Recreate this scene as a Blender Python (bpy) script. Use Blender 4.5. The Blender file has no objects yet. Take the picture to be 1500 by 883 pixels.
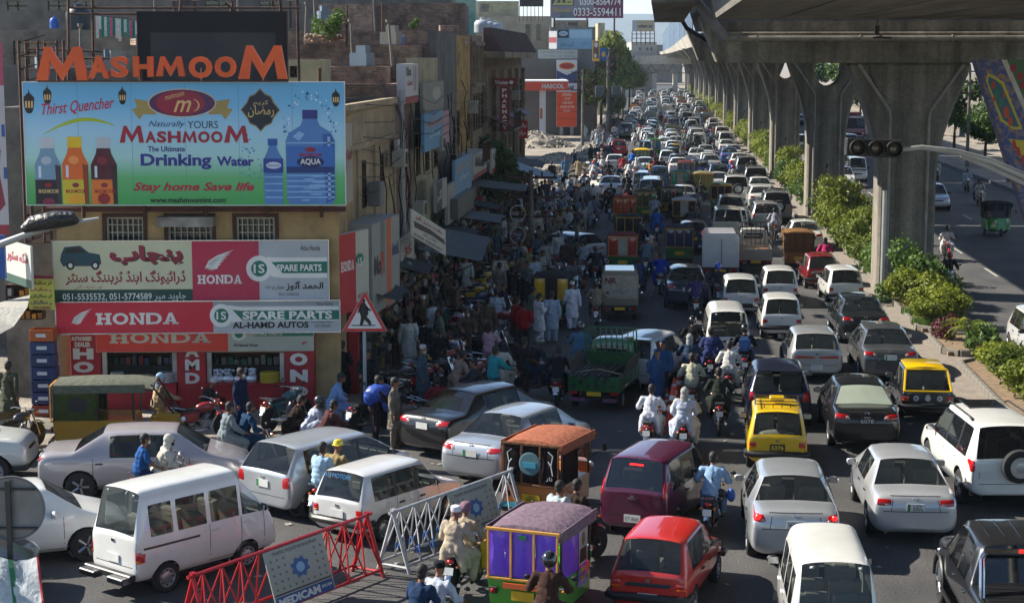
import bpy,bmesh,math,random
from math import sin,cos,pi,radians,sqrt,atan2
from mathutils import Vector,Matrix,Euler
from mathutils.geometry import tessellate_polygon
from mathutils.bvhtree import BVHTree
random.seed(7)
SC=bpy.context.scene
COL=SC.collection
F=2600.0;HCAM=9.4;HOR=83.0;CX=750.0;CY=441.5
PITCH=math.atan((CY-HOR)/F)
cam=bpy.data.cameras.new('camera');camo=bpy.data.objects.new('camera',cam);COL.objects.link(camo)
cam.sensor_width=36;cam.lens=F/1500*36;cam.clip_end=9000;cam.clip_start=0.5
camo.location=(0,0,HCAM);camo.rotation_euler=(pi/2-PITCH,0,0)
SC.camera=camo
SUNV=Vector((-1.30,0.42,1.0)).normalized()
w=bpy.data.worlds.new('World');SC.world=w;w.use_nodes=True
nt=w.node_tree;bg=nt.nodes['Background']
sky=nt.nodes.new('ShaderNodeTexSky');sky.sky_type='NISHITA';sky.sun_disc=False
sky.sun_elevation=math.asin(SUNV.z);sky.sun_rotation=atan2(SUNV.x,SUNV.y)
sky.altitude=1200;sky.air_density=1.0;sky.dust_density=0.1;sky.ozone_density=2.5
nt.links.new(sky.outputs[0],bg.inputs[0]);bg.inputs[1].default_value=0.078
sl=bpy.data.lights.new('sun','SUN');sl.energy=5.0;sl.angle=radians(0.5);sl.color=(1.0,0.93,0.82)
so=bpy.data.objects.new('sun',sl);COL.objects.link(so)
so.rotation_euler=SUNV.to_track_quat('Z','Y').to_euler()
so.location=(0,0,200)
SC.view_settings.view_transform='Standard';SC.view_settings.look='None'
SC.view_settings.exposure=1.32;SC.view_settings.gamma=1.0
SC.render.engine='CYCLES'
SC.cycles.max_bounces=6;SC.cycles.transparent_max_bounces=12
SC.cycles.use_denoising=True
def ray(px,py):
 u=(px-CX)/F;v=-(py-CY)/F
 return Vector((u,cos(PITCH)+v*sin(PITCH),-sin(PITCH)+v*cos(PITCH)))
def G(px,py,z=0.0):
 d=ray(px,py);t=(z-HCAM)/d.z
 return Vector((d.x*t,d.y*t,z))
def PV(px,py,Y):
 d=ray(px,py);t=Y/d.y
 return Vector((d.x*t,Y,HCAM+d.z*t))
VPX=965.0
TH=(VPX-CX)/F
def x0(s):return TH*s-(1.5e-5*(s-200)**2 if s>200 else 0)
def RD(s,t,z=0.0):
 """point on the road: s metres ahead, t metres right of the camera's own line"""
 return Vector((x0(s)+t,s,z))
def rdang(s):
 return-math.atan(TH-(3e-5*(s-200)if s>200 else 0))
def s_at(py):return G(965,py).y
def tag(o,label=None,cat=None,group=None,kind=None):
 if label:o['label']=label
 if cat:o['category']=cat
 if group:o['group']=group
 if kind:o['kind']=kind
 return o
THINGS=[]
def em_(name,loc=(0,0,0),rz=0,label=None,cat=None,group=None):
 o=bpy.data.objects.new(name,None);COL.objects.link(o)
 o.location=loc;o.rotation_euler=(0,0,rz);o.empty_display_size=0.2
 tag(o,label,cat,group);THINGS.append(o)
 return o
def link(name,me,parent=None,loc=None,rz=0,mats=None):
 o=bpy.data.objects.new(name,me);COL.objects.link(o)
 if parent:o.parent=parent
 if loc is not None:o.location=loc
 if rz:o.rotation_euler=(0,0,rz)
 if mats:
  for i,m in enumerate(mats):
   if m is not None and i<len(o.material_slots):
    o.material_slots[i].link='OBJECT';o.material_slots[i].material=m
 return o
MATS={}
def sg_(h):
 h=h.lstrip('#');c=[int(h[i:i+2],16)/255 for i in(0,2,4)]
 return tuple((x/12.92 if x<.04045 else((x+.055)/1.055)**2.4)for x in c)
def mat(name,col,rough=.6,metal=0,var=.15,scale=3.0,bump=0.0,bscale=40,coat=0,spec=.5,emit=0,dirt=None,dirtamt=.35,trans=0):
 if name in MATS:return MATS[name]
 if isinstance(col,str):col=sg_(col)
 m=bpy.data.materials.new(name);m.use_nodes=True;MATS[name]=m
 n=m.node_tree.nodes;L=m.node_tree.links;b=n['Principled BSDF']
 b.inputs['Roughness'].default_value=rough;b.inputs['Metallic'].default_value=metal
 b.inputs['Specular IOR Level'].default_value=spec
 if coat:b.inputs['Coat Weight'].default_value=coat;b.inputs['Coat Roughness'].default_value=.05
 if emit:
  b.inputs['Emission Color'].default_value=(*col,1);b.inputs['Emission Strength'].default_value=emit
 tc=n.new('ShaderNodeTexCoord');
 src=None
 if var:
  nz=n.new('ShaderNodeTexNoise');nz.inputs['Scale'].default_value=scale;nz.inputs['Detail'].default_value=5
  L.new(tc.outputs['Object'],nz.inputs['Vector'])
  mx=n.new('ShaderNodeMix');mx.data_type='RGBA'
  d=tuple(c*(1-var)for c in col);l=tuple(min(1,c*(1+var*.7))for c in col)
  mx.inputs[6].default_value=(*d,1);mx.inputs[7].default_value=(*l,1)
  rp=n.new('ShaderNodeMapRange');rp.inputs[1].default_value=.3;rp.inputs[2].default_value=.7
  L.new(nz.outputs[0],rp.inputs[0]);L.new(rp.outputs[0],mx.inputs[0]);src=mx.outputs[2]
 if dirt:
  if isinstance(dirt,str):dirt=sg_(dirt)
  nz=n.new('ShaderNodeTexNoise');nz.inputs['Scale'].default_value=scale*.45;nz.inputs['Detail'].default_value=8;nz.inputs['Roughness'].default_value=.65
  L.new(tc.outputs['Object'],nz.inputs['Vector'])
  rp=n.new('ShaderNodeMapRange');rp.inputs[1].default_value=.45;rp.inputs[2].default_value=.72;rp.inputs[4].default_value=dirtamt
  L.new(nz.outputs[0],rp.inputs[0])
  mx=n.new('ShaderNodeMix');mx.data_type='RGBA';mx.inputs[7].default_value=(*dirt,1)
  if src:L.new(src,mx.inputs[6])
  else:mx.inputs[6].default_value=(*col,1)
  L.new(rp.outputs[0],mx.inputs[0]);src=mx.outputs[2]
 if src:L.new(src,b.inputs['Base Color'])
 else:b.inputs['Base Color'].default_value=(*col,1)
 if bump:
  nz=n.new('ShaderNodeTexNoise');nz.inputs['Scale'].default_value=bscale;nz.inputs['Detail'].default_value=6
  L.new(tc.outputs['Object'],nz.inputs['Vector'])
  bp=n.new('ShaderNodeBump');bp.inputs['Strength'].default_value=min(1,bump);bp.inputs['Distance'].default_value=.03
  L.new(nz.outputs[0],bp.inputs['Height']);L.new(bp.outputs[0],b.inputs['Normal'])
 return m
def brickmat(name,c1,c2,mortar,sx=.23,sy=.075,dirt='2c2824'):
 if name in MATS:return MATS[name]
 m=mat(name,c1,rough=.9,var=0)
 n=m.node_tree.nodes;L=m.node_tree.links;b=n['Principled BSDF']
 tc=n.new('ShaderNodeTexCoord');ge=n.new('ShaderNodeNewGeometry')
 sep=n.new('ShaderNodeSeparateXYZ');L.new(tc.outputs['Object'],sep.inputs[0])
 sn=n.new('ShaderNodeSeparateXYZ');L.new(tc.outputs['Normal'],sn.inputs[0])
 ab=n.new('ShaderNodeMath');ab.operation='ABSOLUTE';L.new(sn.outputs[0],ab.inputs[0])
 gt=n.new('ShaderNodeMath');gt.operation='GREATER_THAN';gt.inputs[1].default_value=.7;L.new(ab.outputs[0],gt.inputs[0])
 mx=n.new('ShaderNodeMix');mx.data_type='FLOAT';L.new(gt.outputs[0],mx.inputs[0]);L.new(sep.outputs[0],mx.inputs[2]);L.new(sep.outputs[1],mx.inputs[3])
 cb=n.new('ShaderNodeCombineXYZ');L.new(mx.outputs[0],cb.inputs[0]);L.new(sep.outputs[2],cb.inputs[1])
 br=n.new('ShaderNodeTexBrick');L.new(cb.outputs[0],br.inputs['Vector'])
 br.inputs['Color1'].default_value=(*sg_(c1),1);br.inputs['Color2'].default_value=(*sg_(c2),1);br.inputs['Mortar'].default_value=(*sg_(mortar),1)
 br.inputs['Scale'].default_value=1;br.inputs['Brick Width'].default_value=sx;br.inputs['Row Height'].default_value=sy;br.inputs['Mortar Size'].default_value=.010
 nz=n.new('ShaderNodeTexNoise');nz.inputs['Scale'].default_value=1.3;nz.inputs['Detail'].default_value=9;nz.inputs['Roughness'].default_value=.7;L.new(tc.outputs['Object'],nz.inputs['Vector'])
 rp=n.new('ShaderNodeMapRange');rp.inputs[1].default_value=.42;rp.inputs[2].default_value=.62;rp.inputs[4].default_value=.85;L.new(nz.outputs[0],rp.inputs[0])
 mc=n.new('ShaderNodeMix');mc.data_type='RGBA';mc.inputs[7].default_value=(*sg_(dirt),1)
 L.new(rp.outputs[0],mc.inputs[0]);L.new(br.outputs['Color'],mc.inputs[6]);L.new(mc.outputs[2],b.inputs['Base Color'])
 bp=n.new('ShaderNodeBump');bp.inputs['Strength'].default_value=.9;bp.inputs['Distance'].default_value=.03
 iv=n.new('ShaderNodeMath');iv.operation='SUBTRACT';L.new(nz.outputs[0],iv.inputs[0]);L.new(br.outputs['Fac'],iv.inputs[1])
 L.new(iv.outputs[0],bp.inputs['Height']);L.new(bp.outputs[0],b.inputs['Normal'])
 return m
def glassmat(name,tint=(.02,.025,.03),clear=.45,rough=.03):
 if name in MATS:return MATS[name]
 m=bpy.data.materials.new(name);m.use_nodes=True;MATS[name]=m
 n=m.node_tree.nodes;L=m.node_tree.links;b=n['Principled BSDF'];o=n['Material Output']
 b.inputs['Base Color'].default_value=(*tint,1);b.inputs['Roughness'].default_value=rough;b.inputs['Specular IOR Level'].default_value=.6
 b.inputs['Coat Weight'].default_value=.3
 tr=n.new('ShaderNodeBsdfTransparent');tr.inputs[0].default_value=(.75,.8,.78,1)
 mx=n.new('ShaderNodeMixShader');mx.inputs[0].default_value=clear
 L.new(b.outputs[0],mx.inputs[1]);L.new(tr.outputs[0],mx.inputs[2]);L.new(mx.outputs[0],o.inputs[0])
 return m
def paint(col,metal=0.0,rough=.33):
 if isinstance(col,str):key='paint_'+col+('_m' if metal else '')
 return mat(key,col,rough=rough,metal=metal,var=.07,scale=2.2,coat=1.0,spec=.35,dirt='8d8474',dirtamt=.16 if sum(sg_(col))>.25 else.03)
def cloth(col):
 return mat('cloth_'+col,col,rough=.9,var=.22,scale=9,bump=.9,bscale=9,spec=.15)
def plain(col,rough=.55,**k):
 return mat('plain_%s_%d'%(col,rough*100),col,rough=rough,**k)
TYRE=mat('tyre_rubber','1b1b1c',rough=.85,var=.3,scale=8)
Bk_=mat('black_plastic','151516',rough=.5,var=.25,scale=6)
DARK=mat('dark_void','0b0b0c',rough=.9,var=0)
CHROME=mat('chrome','c9ccd0',rough=.18,metal=1,var=.1)
RIM=mat('wheel_alloy','9a9ca0',rough=.35,metal=.8,var=.2)
STEEL=mat('worn_steel','6e7072',rough=.5,metal=.6,var=.3,scale=5)
GLASS=glassmat('car_glass',clear=.62);GLASSD=glassmat('dark_car_glass',(.008,.009,.01),.12)
Rl_=mat('red_lamp','a40f12',rough=.15,var=.2,scale=30,coat=.6)
REDON=mat('red_lamp_lit','ff1a14',rough=.2,var=0,emit=1.6)
AMBER=mat('amber_lamp','d06a14',rough=.2,var=.2,scale=30,coat=.5)
WLAMP=mat('clear_lamp','d8dde2',rough=.12,var=.2,scale=30,coat=.6,metal=.3)
PLATE=mat('plate_white','c9cac4',rough=.5,var=.1)
PLATEG=mat('plate_green','2f7a4a',rough=.5,var=.1)
PLATEY=mat('plate_yellow','d6a91c',rough=.5,var=.1)
SEATM=mat('seat_fabric','8f887c',rough=.9,var=.2)
WHITE=mat('white_print','d6d6d2',rough=.6,var=.06)
BLK=mat('black_print','141414',rough=.6,var=.05)
class MB:
 def __init__(s):s.v=[];s.f=[];s.mi=[];s.T=Matrix.Identity(4)
 def add(s,vs,fs,mi=0):
  b=len(s.v);s.v+=[s.T@Vector(p)for p in vs]
  s.f+=[tuple(b+i for i in f)for f in fs];s.mi+=[mi]*len(fs);return s
 def box(s,x0,y0,z0,x1,y1,z1,mi=0,M=None):
  vs=[Vector((x,y,z))for z in(z0,z1)for y in(y0,y1)for x in(x0,x1)]
  if M:vs=[M@p for p in vs]
  return s.add(vs,[(0,2,3,1),(4,5,7,6),(0,1,5,4),(2,6,7,3),(0,4,6,2),(1,3,7,5)],mi)
 def cb_(s,c,d,rz=0,rx=0,ry=0,mi=0):
  M=Matrix.Translation(c)@Euler((rx,ry,rz)).to_matrix().to_4x4()
  return s.box(-d[0]/2,-d[1]/2,-d[2]/2,d[0]/2,d[1]/2,d[2]/2,mi,M)
 def hexa(s,lo,hi,mi=0):
  vs=[Vector(p)for p in lo]+[Vector(p)for p in hi]
  return s.add(vs,[(3,2,1,0),(4,5,6,7),(0,1,5,4),(1,2,6,5),(2,3,7,6),(3,0,4,7)],mi)
 def cyl(s,p0,p1,r0,r1=None,n=8,mi=0,cap=True):
  p0=Vector(p0);p1=Vector(p1);r1=r0 if r1 is None else r1
  d=(p1-p0);
  if d.length<1e-6:return s
  q=d.to_track_quat('Z','Y');vs=[]
  for p,r in((p0,r0),(p1,r1)):
   for i in range(n):
    a=2*pi*i/n;vs.append(p+q@Vector((r*cos(a),r*sin(a),0)))
  fs=[(i,(i+1)%n,n+(i+1)%n,n+i)for i in range(n)]
  if cap:fs+=[tuple(range(n-1,-1,-1)),tuple(range(n,2*n))]
  return s.add(vs,fs,mi)
 def tb(s,pts,r,n=6,mi=0,closed=False):
  pts=[Vector(p)for p in pts];N=len(pts);vs=[];up=None
  for i,p in enumerate(pts):
   a=pts[i-1]if(i or closed)else p;b=pts[(i+1)%N]if(i<N-1 or closed)else p
   d=(b-a).normalized()
   if up is None:up=d.orthogonal().normalized()
   up=(up-d*up.dot(d)).normalized();sd=d.cross(up)
   rr=r[i]if isinstance(r,(list,tuple))else r
   for k in range(n):
    t=2*pi*k/n;vs.append(p+up*(rr*cos(t))+sd*(rr*sin(t)))
  fs=[]
  for i in range(N if closed else N-1):
   j=(i+1)%N
   for k in range(n):fs.append((i*n+k,i*n+(k+1)%n,j*n+(k+1)%n,j*n+k))
  if not closed:fs+=[tuple(range(n-1,-1,-1)),tuple(range((N-1)*n,N*n))]
  return s.add(vs,fs,mi)
 def la_(s,prof,c=(0,0,0),axis='z',n=16,mi=0):
  vs=[];c=Vector(c)
  for r,h in prof:
   for k in range(n):
    a=2*pi*k/n;x,y=r*cos(a),r*sin(a)
    vs.append(c+Vector({'z':(x,y,h),'x':(h,x,y),'y':(x,h,y)}[axis]))
  fs=[]
  for i in range(len(prof)-1):
   for k in range(n):fs.append((i*n+k,i*n+(k+1)%n,(i+1)*n+(k+1)%n,(i+1)*n+k))
  if prof[0][0]>1e-5:fs.append(tuple(range(n-1,-1,-1)))
  if prof[-1][0]>1e-5:fs.append(tuple(range((len(prof)-1)*n,len(prof)*n)))
  return s.add(vs,fs,mi)
 def ell(s,c,r,nu=10,nv=7,mi=0,M=None):
  vs=[];c=Vector(c)
  if not isinstance(r,(tuple,list)):r=(r,r,r)
  for j in range(nv+1):
   ph=pi*j/nv
   for i in range(nu):
    a=2*pi*i/nu;p=Vector((r[0]*sin(ph)*cos(a),r[1]*sin(ph)*sin(a),-r[2]*cos(ph)))
    vs.append(c+(M@p if M else p))
  fs=[]
  for j in range(nv):
   for i in range(nu):fs.append((j*nu+i,j*nu+(i+1)%nu,(j+1)*nu+(i+1)%nu,(j+1)*nu+i))
  return s.add(vs,fs,mi)
 def prism(s,poly,d0,d1,plane='xz',mi=0,holes=None):
  """extrude 2D polygon (with holes) between depths d0<d1 on the third axis"""
  loops=[list(poly)]+[list(h)for h in(holes or[])]
  def P(p,d):return{'xz':(p[0],d,p[1]),'xy':(p[0],p[1],d),'yz':(d,p[0],p[1])}[plane]
  ft=[p for l in loops for p in l];n=len(ft)
  vs=[P(p,d0)for p in ft]+[P(p,d1)for p in ft]
  if holes or len(poly)>4:
   tr=tessellate_polygon([[Vector((p[0],p[1],0))for p in l]for l in loops])
  else:tr=[tuple(range(len(poly)))]
  fs=[]
  for t in tr:
   t=tuple(t);fs.append(t);fs.append(tuple(n+i for i in reversed(t)))
  b=0
  for l in loops:
   k=len(l)
   for i in range(k):fs.append((b+i,b+(i+1)%k,n+b+(i+1)%k,n+b+i))
   b+=k
  return s.add(vs,fs,mi)
 def mesh(s,name,mats,smooth=False,bevel=0,seg=1,fixn=True):
  me=bpy.data.meshes.new(name);me.from_pydata([tuple(v)for v in s.v],[],s.f)
  for m in(mats if isinstance(mats,(list,tuple))else[mats]):me.materials.append(m)
  me.polygons.foreach_set('material_index',s.mi)
  bm=bmesh.new();bm.from_mesh(me)
  bmesh.ops.remove_doubles(bm,verts=bm.verts,dist=1e-5)
  if fixn:bmesh.ops.recalc_face_normals(bm,faces=bm.faces)
  if bevel:
   es=[e for e in bm.edges if len(e.link_faces)==2 and e.calc_face_angle(0)>.5]
   try:bmesh.ops.bevel(bm,geom=es,offset=bevel,segments=seg,affect='EDGES',clamp_overlap=True)
   except Exception:pass
  if smooth:
   for f in bm.faces:f.smooth=True
   for e in bm.edges:
    if len(e.link_faces)==2 and e.calc_face_angle(0)>.7:e.smooth=False
  bm.to_mesh(me);bm.free();return me
 def build(s,name,mats,parent=None,loc=None,rz=0,**k):
  return link(name,s.mesh(name,mats,**k),parent,loc,rz)
def one(name,mats,fn,label=None,cat=None,group=None,kind=None,loc=None,rz=0,parent=None,**k):
 m=MB();fn(m);o=m.build(name,mats,parent,loc,rz,**k);tag(o,label,cat,group,kind)
 if parent is None and not kind:THINGS.append(o)
 return o
def ev_(me,mods):
 o=bpy.data.objects.new('tmp',me);COL.objects.link(o)
 for typ,kw in mods:
  md=o.modifiers.new(typ,typ)
  for k,v in kw.items():setattr(md,k,v)
 bpy.context.view_layer.update()
 dg=bpy.context.evaluated_depsgraph_get()
 r=bpy.data.meshes.new_from_object(o.evaluated_get(dg),preserve_all_data_layers=True,depsgraph=dg)
 bpy.data.objects.remove(o);return r
_TX={}
def text_mesh(s,bold=0.0,ext=0.004,res=3,shear=0,sp=1.0):
 k=(s,bold,ext,res,shear,sp)
 if k in _TX:return _TX[k]
 c=bpy.data.curves.new('txt','FONT');c.body=s;c.size=1;c.resolution_u=res;c.extrude=0;c.offset=bold;c.fill_mode='FRONT'
 c.shear=shear;c.space_character=sp
 o=bpy.data.objects.new('t',c);COL.objects.link(o)
 bpy.context.view_layer.update()
 dg=bpy.context.evaluated_depsgraph_get()
 me=bpy.data.meshes.new_from_object(o.evaluated_get(dg));bpy.data.objects.remove(o)
 vs=[v.co.copy()for v in me.vertices];fs=[tuple(p.vertices)for p in me.polygons]
 bpy.data.meshes.remove(me)
 if not vs:vs=[Vector((0,0,0)),Vector((1,0,0)),Vector((0,1,0))];fs=[(0,1,2)]
 x0_,x1_=min(v.x for v in vs),max(v.x for v in vs);y0_,y1_=min(v.y for v in vs),max(v.y for v in vs)
 _TX[k]=(vs,fs,x0_,x1_,y0_,y1_);return _TX[k]
def lt_(mb,s,x,z,w,h,y=-.01,mi=0,th=.004,arch=0,slope=0,**k):
 """text fitted in box with left x, bottom z, width w, height h, in XZ plane facing -Y at depth y"""
 vs,fs,a0,a1,b0,b1=text_mesh(s,**k)
 sx=w/max(1e-6,a1-a0);sz=h/max(1e-6,b1-b0);n=len(vs)
 P=[]
 for v in vs:
  u=(v.x-a0)*sx;q=(v.y-b0)*sz
  P.append((x+u,y,z+q+arch*(1-(2*u/w-1)**2)+slope*u))
 if th<.02:
  return mb.add(P,fs,mi)
 P2=[(p[0],y-th,p[2])for p in P]
 ed={}
 for f in fs:
  for i in range(len(f)):
   a,b=f[i],f[(i+1)%len(f)]
   if(b,a)in ed:del ed[(b,a)]
   else:ed[(a,b)]=1
 return mb.add(P+P2,[tuple(n+i for i in f)for f in fs]+[(a,b,n+b,n+a)for a,b in ed],mi)
CONC=mat('concrete','7f796d',rough=.85,var=.18,scale=1.2,bump=.35,bscale=18,dirt='4a463f',dirtamt=.55)
Cd_=mat('old_concrete','6f6a62',rough=.9,var=.3,scale=1.6,bump=.5,bscale=14,dirt='2a2826',dirtamt=.8)
Cw_=mat('pale_concrete','b9b4a8',rough=.8,var=.15,scale=2.5,bump=.25,bscale=20,dirt='6b665c',dirtamt=.5)
ASPH=mat('asphalt',(.05,.049,.049),rough=.82,var=.30,scale=.35,bump=.6,bscale=30,dirt=(.11,.10,.088),dirtamt=.6)
LINE=mat('road_paint','a9a79c',rough=.8,var=.3,scale=6,dirt='4a4a48',dirtamt=.8)
SOIL=mat('bare_soil','7a6650',rough=.95,var=.3,scale=4,bump=.8,bscale=20)
DUST=mat('dusty_ground','8f8576',rough=.95,var=.25,scale=1.2,bump=.6,bscale=12,dirt='4b453d',dirtamt=.7)
PAVE=mat('left_paving','8b8478',rough=.9,var=.3,scale=.9,bump=.5,bscale=16,dirt='4c4740',dirtamt=.6)
def pavermat():
 m=mat('median_pavers','8a8278',rough=.9,var=0)
 n=m.node_tree.nodes;L=m.node_tree.links;b=n['Principled BSDF'];tc=n.new('ShaderNodeTexCoord')
 br=n.new('ShaderNodeTexBrick');L.new(tc.outputs['Object'],br.inputs['Vector'])
 br.inputs['Color1'].default_value=(*sg_('8f8476'),1);br.inputs['Color2'].default_value=(*sg_('78706a'),1);br.inputs['Mortar'].default_value=(*sg_('4b463f'),1)
 br.inputs['Scale'].default_value=1;br.inputs['Brick Width'].default_value=.22;br.inputs['Row Height'].default_value=.12;br.inputs['Mortar Size'].default_value=.008
 L.new(br.outputs[0],b.inputs['Base Color']);return m
PAVER=pavermat()
def strip(name,sl,tl,tr,z,m,kind='structure',thick=0):
 mb=MB();vs=[]
 for s in sl:
  a=tl(s)if callable(tl)else tl;b=tr(s)if callable(tr)else tr
  vs+=[RD(s,a,z),RD(s,b,z)]
 n=len(sl);fs=[(2*i,2*i+1,2*i+3,2*i+2)for i in range(n-1)]
 if thick:
  N=len(vs);vs+=[v-Vector((0,0,thick))for v in vs]
  fs+=[(2*i,2*i+2,N+2*i+2,N+2*i)for i in range(n-1)]+[(2*i+1,N+2*i+1,N+2*i+3,2*i+3)for i in range(n-1)]
  fs+=[(0,N,N+1,1),(2*n-2,2*n-1,N+2*n-1,N+2*n-2)]
 mb.add(vs,fs);o=mb.build(name,m);tag(o,kind=kind);return o
SL=[10,40,80,120,160,200,230,260,290,320,350,380,420,460,520,620]
def finer(m,sc,a,b,st=(1,.18,1),lo2=.72):
 n=m.node_tree.nodes;L=m.node_tree.links;bs=n['Principled BSDF'];src=bs.inputs['Base Color'].links[0].from_socket;tc=n.new('ShaderNodeTexCoord')
 for s_,lo,hi,dst in((sc,a,b,0),(.9,lo2,1.12,1)):
  nz=n.new('ShaderNodeTexNoise');nz.inputs['Scale'].default_value=s_;nz.inputs['Detail'].default_value=3+4*dst;mp=n.new('ShaderNodeMapping');mp.inputs['Scale'].default_value=st if dst else(1,1,1);L.new(tc.outputs['Object'],mp.inputs[0]);L.new(mp.outputs[0],nz.inputs['Vector'])
  mr=n.new('ShaderNodeMapRange');mr.inputs[1].default_value=.35;mr.inputs[2].default_value=.65;mr.inputs[3].default_value=lo;mr.inputs[4].default_value=hi;L.new(nz.outputs[0],mr.inputs[0])
  vm=n.new('ShaderNodeVectorMath');vm.operation='SCALE';L.new(src,vm.inputs[0]);L.new(mr.outputs[0],vm.inputs['Scale']);src=vm.outputs[0]
 L.new(src,bs.inputs['Base Color'])
finer(ASPH,18,.7,1.3);finer(PAVE,9,.75,1.2);finer(CONC,7,.85,1.12,(2.2,2.2,.10),.5)
g=MB();g.add([(-4500,-60,-.012),(4500,-60,-.012),(4500,7000,-.012),(-4500,7000,-.012)],[(0,1,2,3)])
tag(g.build('ground',DUST),kind='structure')
strip('road',SL,-8.6,8.0,0,ASPH)
strip('road',SL,11.1,25.0,0,ASPH)
g=MB();g.add([(-120,20,.004),(30,20,.004),(30,46,.004),(-120,42,.004)],[(0,1,2,3)]);tag(g.build('crossing_street',ASPH),kind='structure')
k=0
for s in range(40,300,9):
 for t in(14.6,18.2):
  mb=MB();mb.add([RD(s,t,.009),RD(s,t+.13,.009),RD(s+3,t+.13,.009),RD(s+3,t,.009)],[(0,1,2,3)])
  tag(mb.build('lane_marking',LINE),kind='structure')
p=G(1000,667);one('manhole_cover',mat('cast_iron','3a3835',rough=.6,metal=.4,bump=.5,bscale=30),lambda m:m.la_([(0,.012),(.42,.016),(.42,.008),(.5,.02),(.52,.004)],n=20),'round iron manhole cover in the asphalt behind the scarfed rider','manhole',loc=p)
pv=[G(-700,668),G(322,672),G(352,660),G(430,640),G(520,622),G(610,596),G(660,560),G(700,520)]
pv=[Vector((p.x,p.y,0))for p in pv]+[RD(66,-5.6),RD(90,-5.2),RD(112,-5.2),RD(112,-8.9),RD(60,-8.9),Vector((-4.6,46.6,0)),Vector((-12.6,46.6,0)),Vector((-12.6,60,0)),Vector((-80,60,0))]
mb=MB();mb.prism([(p.x,p.y)for p in pv],-.01,.15,'xy');tag(mb.build('pavement',PAVE),kind='structure')
KERB=mat('kerb_stone','6e6a62',rough=.9,var=.2,scale=4,bump=.4,dirt='37342f',dirtamt=.6)
KERBW=mat('kerb_white','8f8b80',rough=.85,var=.2,scale=5,dirt='5a564c',dirtamt=.7)
KERBB=mat('kerb_black','3e3c39',rough=.85,var=.3,scale=5,dirt='6a665c',dirtamt=.5)
def kerb_run(pts,z,h,wd,L,mats,parent=None,name='kerb_stone',maxn=300):
 """individual kerb stones along a polyline"""
 q=0
 for i in range(len(pts)-1):
  a,b=Vector(pts[i]),Vector(pts[i+1]);d=b-a;n=max(1,round(d.length/L))
  for j in range(n):
   c=a+d*((j+.5)/n);r=random.random()
   m=MB();m.cb_((0,0,0),(d.length/n-.02,wd,h+.01*r));
   o=m.build(name,mats[q%len(mats)],parent,(c.x,c.y,z+h/2+.006*r),atan2(d.y,d.x)+.01*(r-.5),bevel=.018)
   if parent is None:tag(o,kind='structure')
   q+=1
kp=em_('pavement_kerb',(0,0,0));THINGS.pop();kp['kind']='structure'
kerb_run([p+Vector((0,-.08,0))for p in pv[1:8]],0,.17,.16,.75,[KERB],kp)
kerb_run([G(-20,668)+Vector((0,-.08,0)),G(322,672)+Vector((0,-.08,0))],0,.17,.16,.75,[KERB],kp)
strip('median_paving',[36,60,90,130,170,210,250,300,350,400,460,520],8.2,11.0,.14,PAVER,thick=.15)
km=em_('median_kerb',(0,0,0));THINGS.pop();km['kind']='structure'
def kerbline(t,s0,s1,st):return[RD(s,t)for s in range(s0,s1+1,st)]
kerb_run(kerbline(8.1,40,125,5),0,.19,.18,.62,[KERBW,KERBB],km)
kerb_run(kerbline(11.05,40,90,5),0,.17,.16,.9,[KERB],km)
m=MB()
for t in(8.1,):
 for s in range(126,500,2):
  a=RD(s,t);m.cb_((a.x,a.y,.1),(.18,1.0,.2),rz=rdang(s))
o=m.build('kerb_stone',KERBW,km);o['kind']='stuff'
PL=[(40,53.2,9.15,10.9),(54.6,58.2,9.0,10.75),(59.4,68.4,8.9,10.9)]+[(72.5+34.15*i+.2,72.5+34.15*i+29.5,8.95,10.9)for i in range(12)]
for i,(a,b,l,r)in enumerate(PL):
 lab=['nearest raised planter bed full of yellow green hedge at the right edge','small raised planter bed with the little palm','raised planter bed right in front of the nearest viaduct pier'][i]if i<3 else 'long raised planter bed between the %s and %s viaduct piers'%tuple(['nearest','second','third','fourth','fifth','sixth','seventh','eighth','ninth','tenth','eleventh','twelfth','thirteenth'][i-3:i-1])
 e=em_('planter',RD(a,l),0,lab,'planter','planters along the median')
 m=MB();c=[RD(a+.1,l+.1),RD(a+.1,r-.1),RD(b-.1,r-.1),RD(b-.1,l+.1)]
 m.prism([((p-e.location).x,(p-e.location).y)for p in c],.10,.27,'xy');m.build('soil',SOIL,e)
 if a<110:
  P=[RD(a+.5,l),RD(b-.5,l),RD(b,l+.45),RD(b,r-.3),RD(a,r-.3),RD(a,l+.45),RD(a+.5,l)]
  kerb_run([p-e.location for p in P],.14,.2,.14,.55,[KERB],e)
 else:
  m=MB()
  for t in(l,r):m.tb([RD(s,t,.2)-e.location for s in(a,(a+b)/2,b)],.1,n=4)
  m.build('kerb',KERB,e)
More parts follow.
